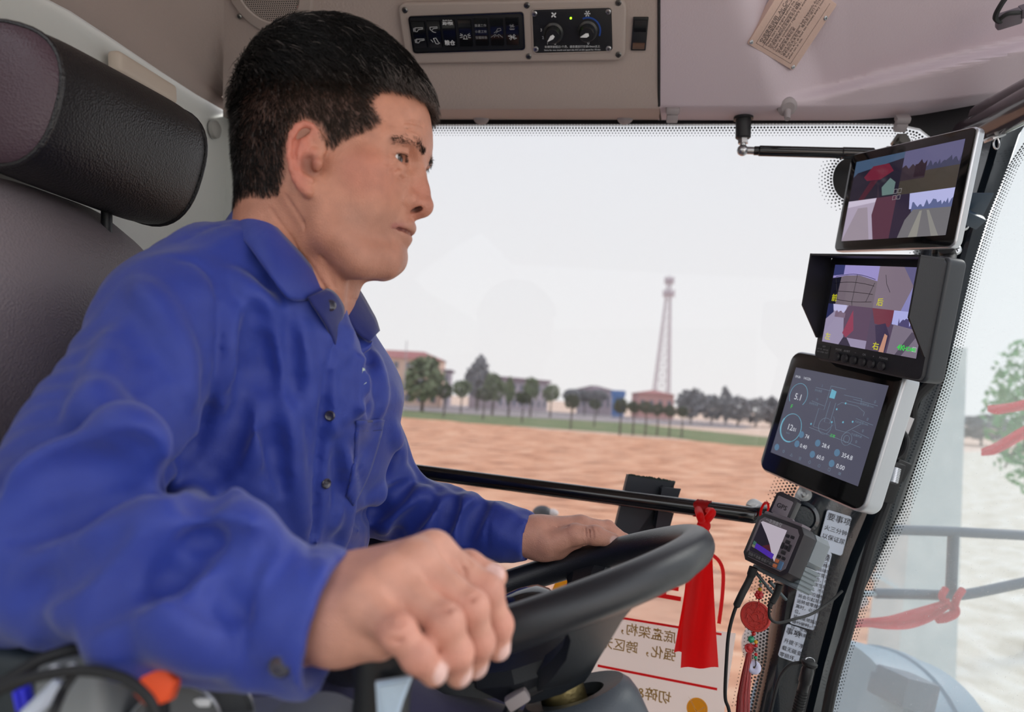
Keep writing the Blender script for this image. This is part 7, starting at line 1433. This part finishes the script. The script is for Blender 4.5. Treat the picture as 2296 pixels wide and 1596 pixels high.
# open sleeve ends
def cuff_cut(c, ax, r, rin, dep):
    m = r + .03; sl, p = sh.region(c - m, c + m, 0); d = (p - c.astype(np.float32)) @ ax.astype(np.float32); F = sh.F[sl]; sh.F[sl] = np.where(np.linalg.norm(p - c, axis=-1) < m, np.maximum(F, d), F); sh.cone(c - ax * dep, c + ax * .03, rin, rin, .002, 's')
cuff_cut(Q(741, 1401, .402), unit(Q(780, 1408, .402) - Q(560, 1362, .408) + (0.01, -.002, 0)), .05, .0365, -.012)
cuff_cut(Q(1188, 1206, .860), unit(Q(1190, 1206, .860) - Q(1120, 1192, .875)), .036, .0245, -.006)
SV, SF = sh.mesh(); SV = relax(SV, SF, 3, .5)
M_cloth = mat('work_shirt_blue', C(32, 52, 142), .52, sheen=.2, bump=[(1400, .35, 'noise'), (70, .5, 'noise'), (22, .6, 'noise')], col2=C(38, 60, 156), nscale=14, spec=.45)
M_cl2 = mat('work_shirt_dark', C(24, 34, 104), .65, sheen=.3, bump=[(1400, .35, 'noise'), (60, .5, 'noise')], spec=.3)
shirt = fast_mesh('shirt', SV, SF, M_cloth, PERSON)
def sheet(G, th, flipn=False):
    """a cloth panel with thickness from a grid of camera-frame points"""
    G = np.asarray(G); du = np.gradient(G, axis=0); dv = np.gradient(G, axis=1); n = np.cross(du, dv); n /= np.linalg.norm(n, axis=-1)[..., None] + 1e-12
    if flipn: n = -n
    A = G + n * th / 2; B = G - n * th / 2; a, b = G.shape[:2]; V = np.concatenate([A.reshape(-1, 3), B.reshape(-1, 3)]); N2 = a * b; F = []
    for i in range(a - 1):
        for j in range(b - 1): q = (i * b + j, i * b + j + 1, (i + 1) * b + j + 1, (i + 1) * b + j); F.append(q); F.append(tuple(k + N2 for k in q[::-1]))
    rim = [i * b for i in range(a)] + [(a - 1) * b + j for j in range(1, b)] + [i * b + b - 1 for i in range(a - 2, -1, -1)] + [j for j in range(b - 2, 0, -1)]
    for i in range(len(rim)): p, q = rim[i], rim[(i + 1) % len(rim)]; F.append((p, q, q + N2, p + N2))
    return V, np.array(F)
def ruled(U, L, n=28, m=9, bulge=.006, up=None):
    U = catmull([Q(*p) for p in U], 12); L = catmull([Q(*p) for p in L], 12)
    rs = lambda K: np.array([K[min(len(K) - 1, int(round(t)))] for t in np.linspace(0, len(K) - 1, n)]); U, L = rs(U), rs(L); G = []
    for j in range(m): t = j / (m - 1); M_ = U * (1 - t) + L * t; M_ = M_ * (1 - (bulge * 4 * t * (1 - t)) / M_[:, 2:3]); G.append(M_)
    return np.array(G).transpose(1, 0, 2)
G = ruled([(538, 452, .725), (548, 449, .690), (570, 463, .664), (604, 494, .642), (640, 533, .632), (677, 573, .634), (708, 612, .648), (735, 646, .668)],
          [(500, 506, .700), (520, 508, .665), (540, 530, .635), (562, 556, .618), (590, 596, .604), (612, 628, .600), (636, 660, .602), (655, 673, .610), (690, 671, .630), (733, 655, .662)], 40, 10, .007)
V, F = sheet(G, .0028); fast_mesh('collar', V, F, M_cloth, PERSON)
V, F = sheet(ruled([(733, 648, .645), (745, 653, .646), (758, 666, .652), (769, 686, .664), (770, 704, .666), (762, 722, .666)], [(690, 666, .622), (700, 684, .622), (713, 702, .624), (726, 722, .630), (739, 747, .640), (752, 778, .650)], 24, 8, .003), .0022); fast_mesh('collar_stand', V, F, M_cl2, PERSON)
V, F = sheet(ruled([(787, 621, .735), (803, 647, .735), (817, 670, .735), (832, 697, .734), (842, 716, .732), (850, 742, .728)], [(752, 664, .690), (762, 682, .690), (772, 702, .690), (786, 728, .694), (806, 752, .700), (828, 766, .706)], 24, 8, .006), .0026); fast_mesh('collar', V, F, M_cl2, PERSON)
V, F = sheet(ruled([(778, 708, .716), (790, 730, .716), (808, 752, .716), (826, 766, .717), (836, 766, .718)], [(755, 776, .694), (750, 800, .694), (770, 812, .700), (800, 800, .708), (828, 782, .716)], 20, 8, .004), .0022); fast_mesh('collar_facing', V, F, M_cloth, PERSON)
# pocket laid on the cloth
pk = [(798, 944), (861, 940), (857, 962), (815, 1100), (792, 1134), (777, 1115), (792, 1040)]
def shit(x, y, o=0.0):
    h_ = sh.hit(x, y)
    if h_ is None: return None
    return h_ * (1 - o / h_[2])
Lp = catmull([(798, 944, 0), (792, 1040, 0), (777, 1113, 0)], 10)[:, :2]; Rp = catmull([(861, 941, 0), (852, 985, 0), (826, 1066, 0), (793, 1134, 0)], 7)[:, :2]; n = 20; G = []
for i in range(n):
    a = Lp[int(i * (len(Lp) - 1) / (n - 1))]; b = Rp[int(i * (len(Rp) - 1) / (n - 1))]; row = []
    for t in np.linspace(0, 1, 9):
        q = a + (b - a) * t; h_ = shit(q[0], q[1], .0022 + (.003 if i == 0 else 0)); row.append(h_ if h_ is not None else (row[-1] if row else Q(q[0], q[1], .74)))
    G.append(row)
G = np.array(G)
zmed = np.median(G[..., 2]); G[..., 2:3] = G[..., 2:3]
V, F = sheet(G, .0022); fast_mesh('pocket', V, F, M_cloth, PERSON)
def stitch(pl, name, r=.00045, mtl=None, o=.0012):
    pp = [shit(x, y, o) for x, y in catmull([(a, b, 0) for a, b in pl], 5)[:, :2]]; pp = [p for p in pp if p is not None]
    if len(pp) > 2: mb = MB(); mb.tube(c2w(np.array(pp)), r, 5); mb.build(name, mtl or M_cl2, PERSON)
stitch([(799, 966), (828, 966), (856, 964)], 'stitching', o=.0045); stitch([(798, 946), (861, 943)], 'pocket_edge', .0012, o=.0036)
def btn(x, y, r, sq=1.0, o=.001, nrm_=None):
    h_ = shit(x, y, o)
    if h_ is None: h_ = Q(x, y, .67)
    e = .004; h1, h2 = shit(x + 4, y, o), shit(x, y + 4, o); n = np.cross(h1 - h_, h2 - h_) if h1 is not None and h2 is not None else np.array([0, 0, -1.0]); n = n if n[2] < 0 else -n; n = unit(unit(n) + np.array([0, 0, -.8])); m = fz(c2w(h_)[0], n[0] * CR + n[1] * CU + n[2] * CF)
    mb = MB(); mb.lathe(m, [(r, 0), (r, .0012), (r * .8, .0020), (r * .6, .0014), (0, .0014)], 20); return mb.build('button', mat('button_dark', C(46, 44, 60), .2, coat=.6), PERSON)
btn(740, 932, .0050); btn(731, 1084, .0052); btn(630, 1492, .0062)
cb = Q(741, 685, .637); mb = MB(); mb.lathe(fz(c2w(cb)[0], -CF + .3 * CR), [(.0054, 0), (.0054, .0014), (.004, .002), (.003, .0014), (0, .0014)], 20); mb.build('button', bpy.data.materials['button_dark'], PERSON)
h_ = [shit(x, y, .0012) for x, y in ((813, 824), (818, 826), (822, 858), (816, 862), (811, 856))]
if all(q is not None for q in h_): mb = MB(); mb.add(c2w(np.array(h_)), [(0, 1, 2, 3, 4)]); mb.build('chest_mark', mat('mark_white', C(190, 206, 196), .6), PERSON, smooth=0)
# ------------------------------------------------------------------ trousers
tr = Field((-.50, -.62, .40), (.10, -.20, 1.05), .006); 
tr.chain([Q(480, 1660, .66), Q(780, 1690, .64), Q(1140, 1760, .66)], [.088, .080, .066], .03); tr.chain([Q(600, 1560, .84), Q(880, 1560, .84), Q(1130, 1620, .88)], [.086, .078, .068], .03); tr.ell(Q(560, 1560, .75), (.12, .10, .17), .04)
TV, TF = tr.mesh(); M_trs = mat('trousers_navy', C(44, 42, 78), .7, sheen=.3, bump=[(900, .3, 'noise'), (30, .5, 'noise')]); fast_mesh('trousers', TV, TF, M_trs, PERSON)
# ------------------------------------------------------------------ hair: a cap following the skull plus thousands of strands
M_hair = attr_mat('hair', .42, None, spec=.4); rgh = np.random.default_rng(11)
tri = np.concatenate([HFq[:, [0, 1, 2]], HFq[:, [0, 2, 3]]]); A_, B_, C_ = HV[tri[:, 0]], HV[tri[:, 1]], HV[tri[:, 2]]; fn = np.cross(B_ - A_, C_ - A_); ar = np.linalg.norm(fn, axis=1); fnn = fn / (ar[:, None] + 1e-15)
cen = (A_ + B_ + C_) / 3; gout = (cen - (HO + HM[:3, 2] * .02)); sgn = np.sign((fnn * gout).sum(1)); fnn *= sgn[:, None]
whf = wh[tri].mean(1); top_f = sm(((cen - HO) @ HM[:3, :3])[:, 2], .035, .085)
wgt = ar * np.clip(whf, 0, 1) ** .7 * (1 + .5 * top_f); NS = 60000; pick = rgh.choice(len(tri), NS, p=wgt / wgt.sum()); u = rgh.random(NS); v = rgh.random(NS); fl_ = u + v > 1; u[fl_] = 1 - u[fl_]; v[fl_] = 1 - v[fl_]
root = A_[pick] + u[:, None] * (B_ - A_)[pick] + v[:, None] * (C_ - A_)[pick]; nn_ = fnn[pick]
# smooth normals from the vertex field: direction away from the skull centre blended with the face normal
rl = (root - HO) @ HM[:3, :3]; rad = root - (HO + HM[:3, 0] * -.01 + HM[:3, 2] * .01); rad /= np.linalg.norm(rad, axis=1)[:, None]; nn_ = nn_ * .4 + rad * .6; nn_ /= np.linalg.norm(nn_, axis=1)[:, None]
X, Yl, Z = rl.T; top = sm(Z, .028, .075) ; front = sm(X, .02, .08) * sm(Z, .02, .05); whr = np.clip(whf[pick], 0, 1)
Ln = (.004 + .005 * whr) * (1 - top) + top * (.026 + .010 * rgh.random(NS)); Ln = Ln * (1 - .2 * front) * (.6 + .5 * whr) 
Ln += sm(-X, .05, .09) * (1 - top) * .003
sw = HM[:3, 0] * .95 + HM[:3, 2] * -.30; sw = np.outer(np.ones(NS), sw) + HM[:3, 2] * (-.9 * (1 - top))[:, None] + HM[:3, 0] * (-.5 * (1 - top))[:, None]
sw += HM[:3, 1] * (.25 * np.sin(rl[:, 0] * 90 + rl[:, 1] * 60))[:, None]; sw += rgh.normal(size=(NS, 3)) * .22
cl = np.floor(rl / .011); ph = np.sin(cl @ np.array([12.9, 78.2, 37.7])) * 43758.5; ph -= np.floor(ph); sw += (ph - .5)[:, None] * HM[:3, 1] * .6 + (np.modf(ph * 7.3)[0] - .5)[:, None] * HM[:3, 2] * .5
tang = sw - nn_ * (sw * nn_).sum(1)[:, None]; tang /= np.linalg.norm(tang, axis=1)[:, None]
lift = .42 + .38 * top * rgh.random(NS) + .25 * sm(X, -.02, .03) * top; lift = np.where(top < .3, .30 + .2 * rgh.random(NS), lift)
K = 5; P_ = np.zeros((NS, K, 3)); d = tang * (1 - lift[:, None] * .5) + nn_ * lift[:, None] * 1.15; d /= np.linalg.norm(d, axis=1)[:, None]; P_[:, 0] = root - nn_ * .0006
grav = -HM[:3, 2] * .35 + HM[:3, 0] * .10
for k in range(1, K):
    P_[:, k] = P_[:, k - 1] + d * (Ln / (K - 1))[:, None]; d = d + (tang * .42 - nn_ * .34) * top[:, None] + grav * (.25 * top)[:, None]; d /= np.linalg.norm(d, axis=1)[:, None]
side = np.cross(tang, nn_); wdt = (.00022 + .00014 * top)[:, None, None] * np.array([1, .95, .8, .55, .12])[None, :, None]
nb = nn_[:, None]; sb = side[:, None]; R0 = P_ + sb * wdt; R1 = P_ - sb * wdt * .5 + nb * wdt * .86; R2 = P_ - sb * wdt * .5 - nb * wdt * .86
VV = np.stack([R0, R1, R2], 2).reshape(-1, 3); base = (np.arange(NS) * K * 3)[:, None]; FF = []
for k in range(K - 1):
    for c in range(3): c2 = (c + 1) % 3; FF.append(base + np.array([[k * 3 + c, k * 3 + c2, (k + 1) * 3 + c2, (k + 1) * 3 + c]]))
FF = np.concatenate(FF); gry = sm(X, .050, .080) * sm(-Z, -.085, -.050) * 1.0 + .04; isg = rgh.random(NS) < gry * .75
hc = np.where(isg[:, None], lin(132, 122, 118), lin(20, 17, 17)) * (0.7 + .6 * rgh.random(NS))[:, None]; sidec = (1 - top)[:, None]; X = X[:, None]; fr_s = sidec * sm(X, -.035, .005); hc = hc * (1 - .55 * fr_s[:, 0][:, None]) + lin(74, 62, 54) * .55 * fr_s[:, 0][:, None]
hcv = np.repeat(hc, K * 3, axis=0); fast_mesh('hair', VV, FF, M_hair, PERSON, col=hcv, smooth=True, kind='stuff')
# eyebrows and lashes
def strands(name, roots, dirs, L, w, col, kindp='stuff'):
    n = len(roots); K = 3; P2 = np.zeros((n, K, 3)); P2[:, 0] = roots
    for k in range(1, K): P2[:, k] = P2[:, k - 1] + dirs * (L / (K - 1))[:, None]
    a = np.cross(dirs, rgh.normal(size=(n, 3))); a /= np.linalg.norm(a, axis=1)[:, None]; b = np.cross(dirs, a); ww = w * np.array([1, .8, .15])[None, :, None]
    V = np.stack([P2 + a[:, None] * ww, P2 - a[:, None] * ww * .5 + b[:, None] * ww * .86, P2 - a[:, None] * ww * .5 - b[:, None] * ww * .86], 2).reshape(-1, 3); base = (np.arange(n) * K * 3)[:, None]
    F = np.concatenate([base + np.array([[k * 3 + c, k * 3 + (c + 1) % 3, (k + 1) * 3 + (c + 1) % 3, (k + 1) * 3 + c]]) for k in range(K - 1) for c in range(3)]); fast_mesh(name, V, F, M_hair, PERSON, col=np.tile(col, (len(V), 1)), kind=kindp)
vn_w = HN_loc
for sy in (-1, 1):
    pl = [(.0990, .0115, -.0030), (.0995, .017, -.0020), (.0970, .029, .0010), (.0880, .042, -.0015), (.080, .050, -.0050)]
    cv = catmull(pl, 12); rts = []; dr = []
    for k in range(300):
        t = rgh.random() ** 1.25; p = cv[int(t * (len(cv) - 1))] + np.array([0, rgh.normal() * .0012, rgh.normal() * .0015 * (1.1 - .5 * t)]); q = np.array([p[0], sy * p[1], p[2]])
        i = np.argmin(np.sum((HN_loc - q) ** 2, axis=1)); rts.append(HV[i] + rgh.normal(size=3) * .0004); dd = np.array([-.15 + .35 * (1 - t), sy * (.75), .45 * (1 - 1.6 * t)]) + rgh.normal(size=3) * .22; dr.append(unit(HM[:3, :3] @ dd))
    strands('eyebrow', np.array(rts), np.array(dr), np.full(len(rts), .0046), .00020, lin(40, 33, 30))
    cv = catmull([(.0860, .0205, -.0165), (.0875, .0300, -.0128), (.0800, .0430, -.0150)], 12); rts = []; dr = []
    for k in range(70):
        p = cv[rgh.integers(len(cv))]; rts.append(H(p[0] + .0008, sy * p[1], p[2])); dr.append(unit(HM[:3, :3] @ (np.array([.8, sy * .15, -.15]) + rgh.normal(size=3) * .15)))
    strands('eyelashes', np.array(rts), np.array(dr), np.full(len(rts), .0045), .00014, lin(16, 12, 12))
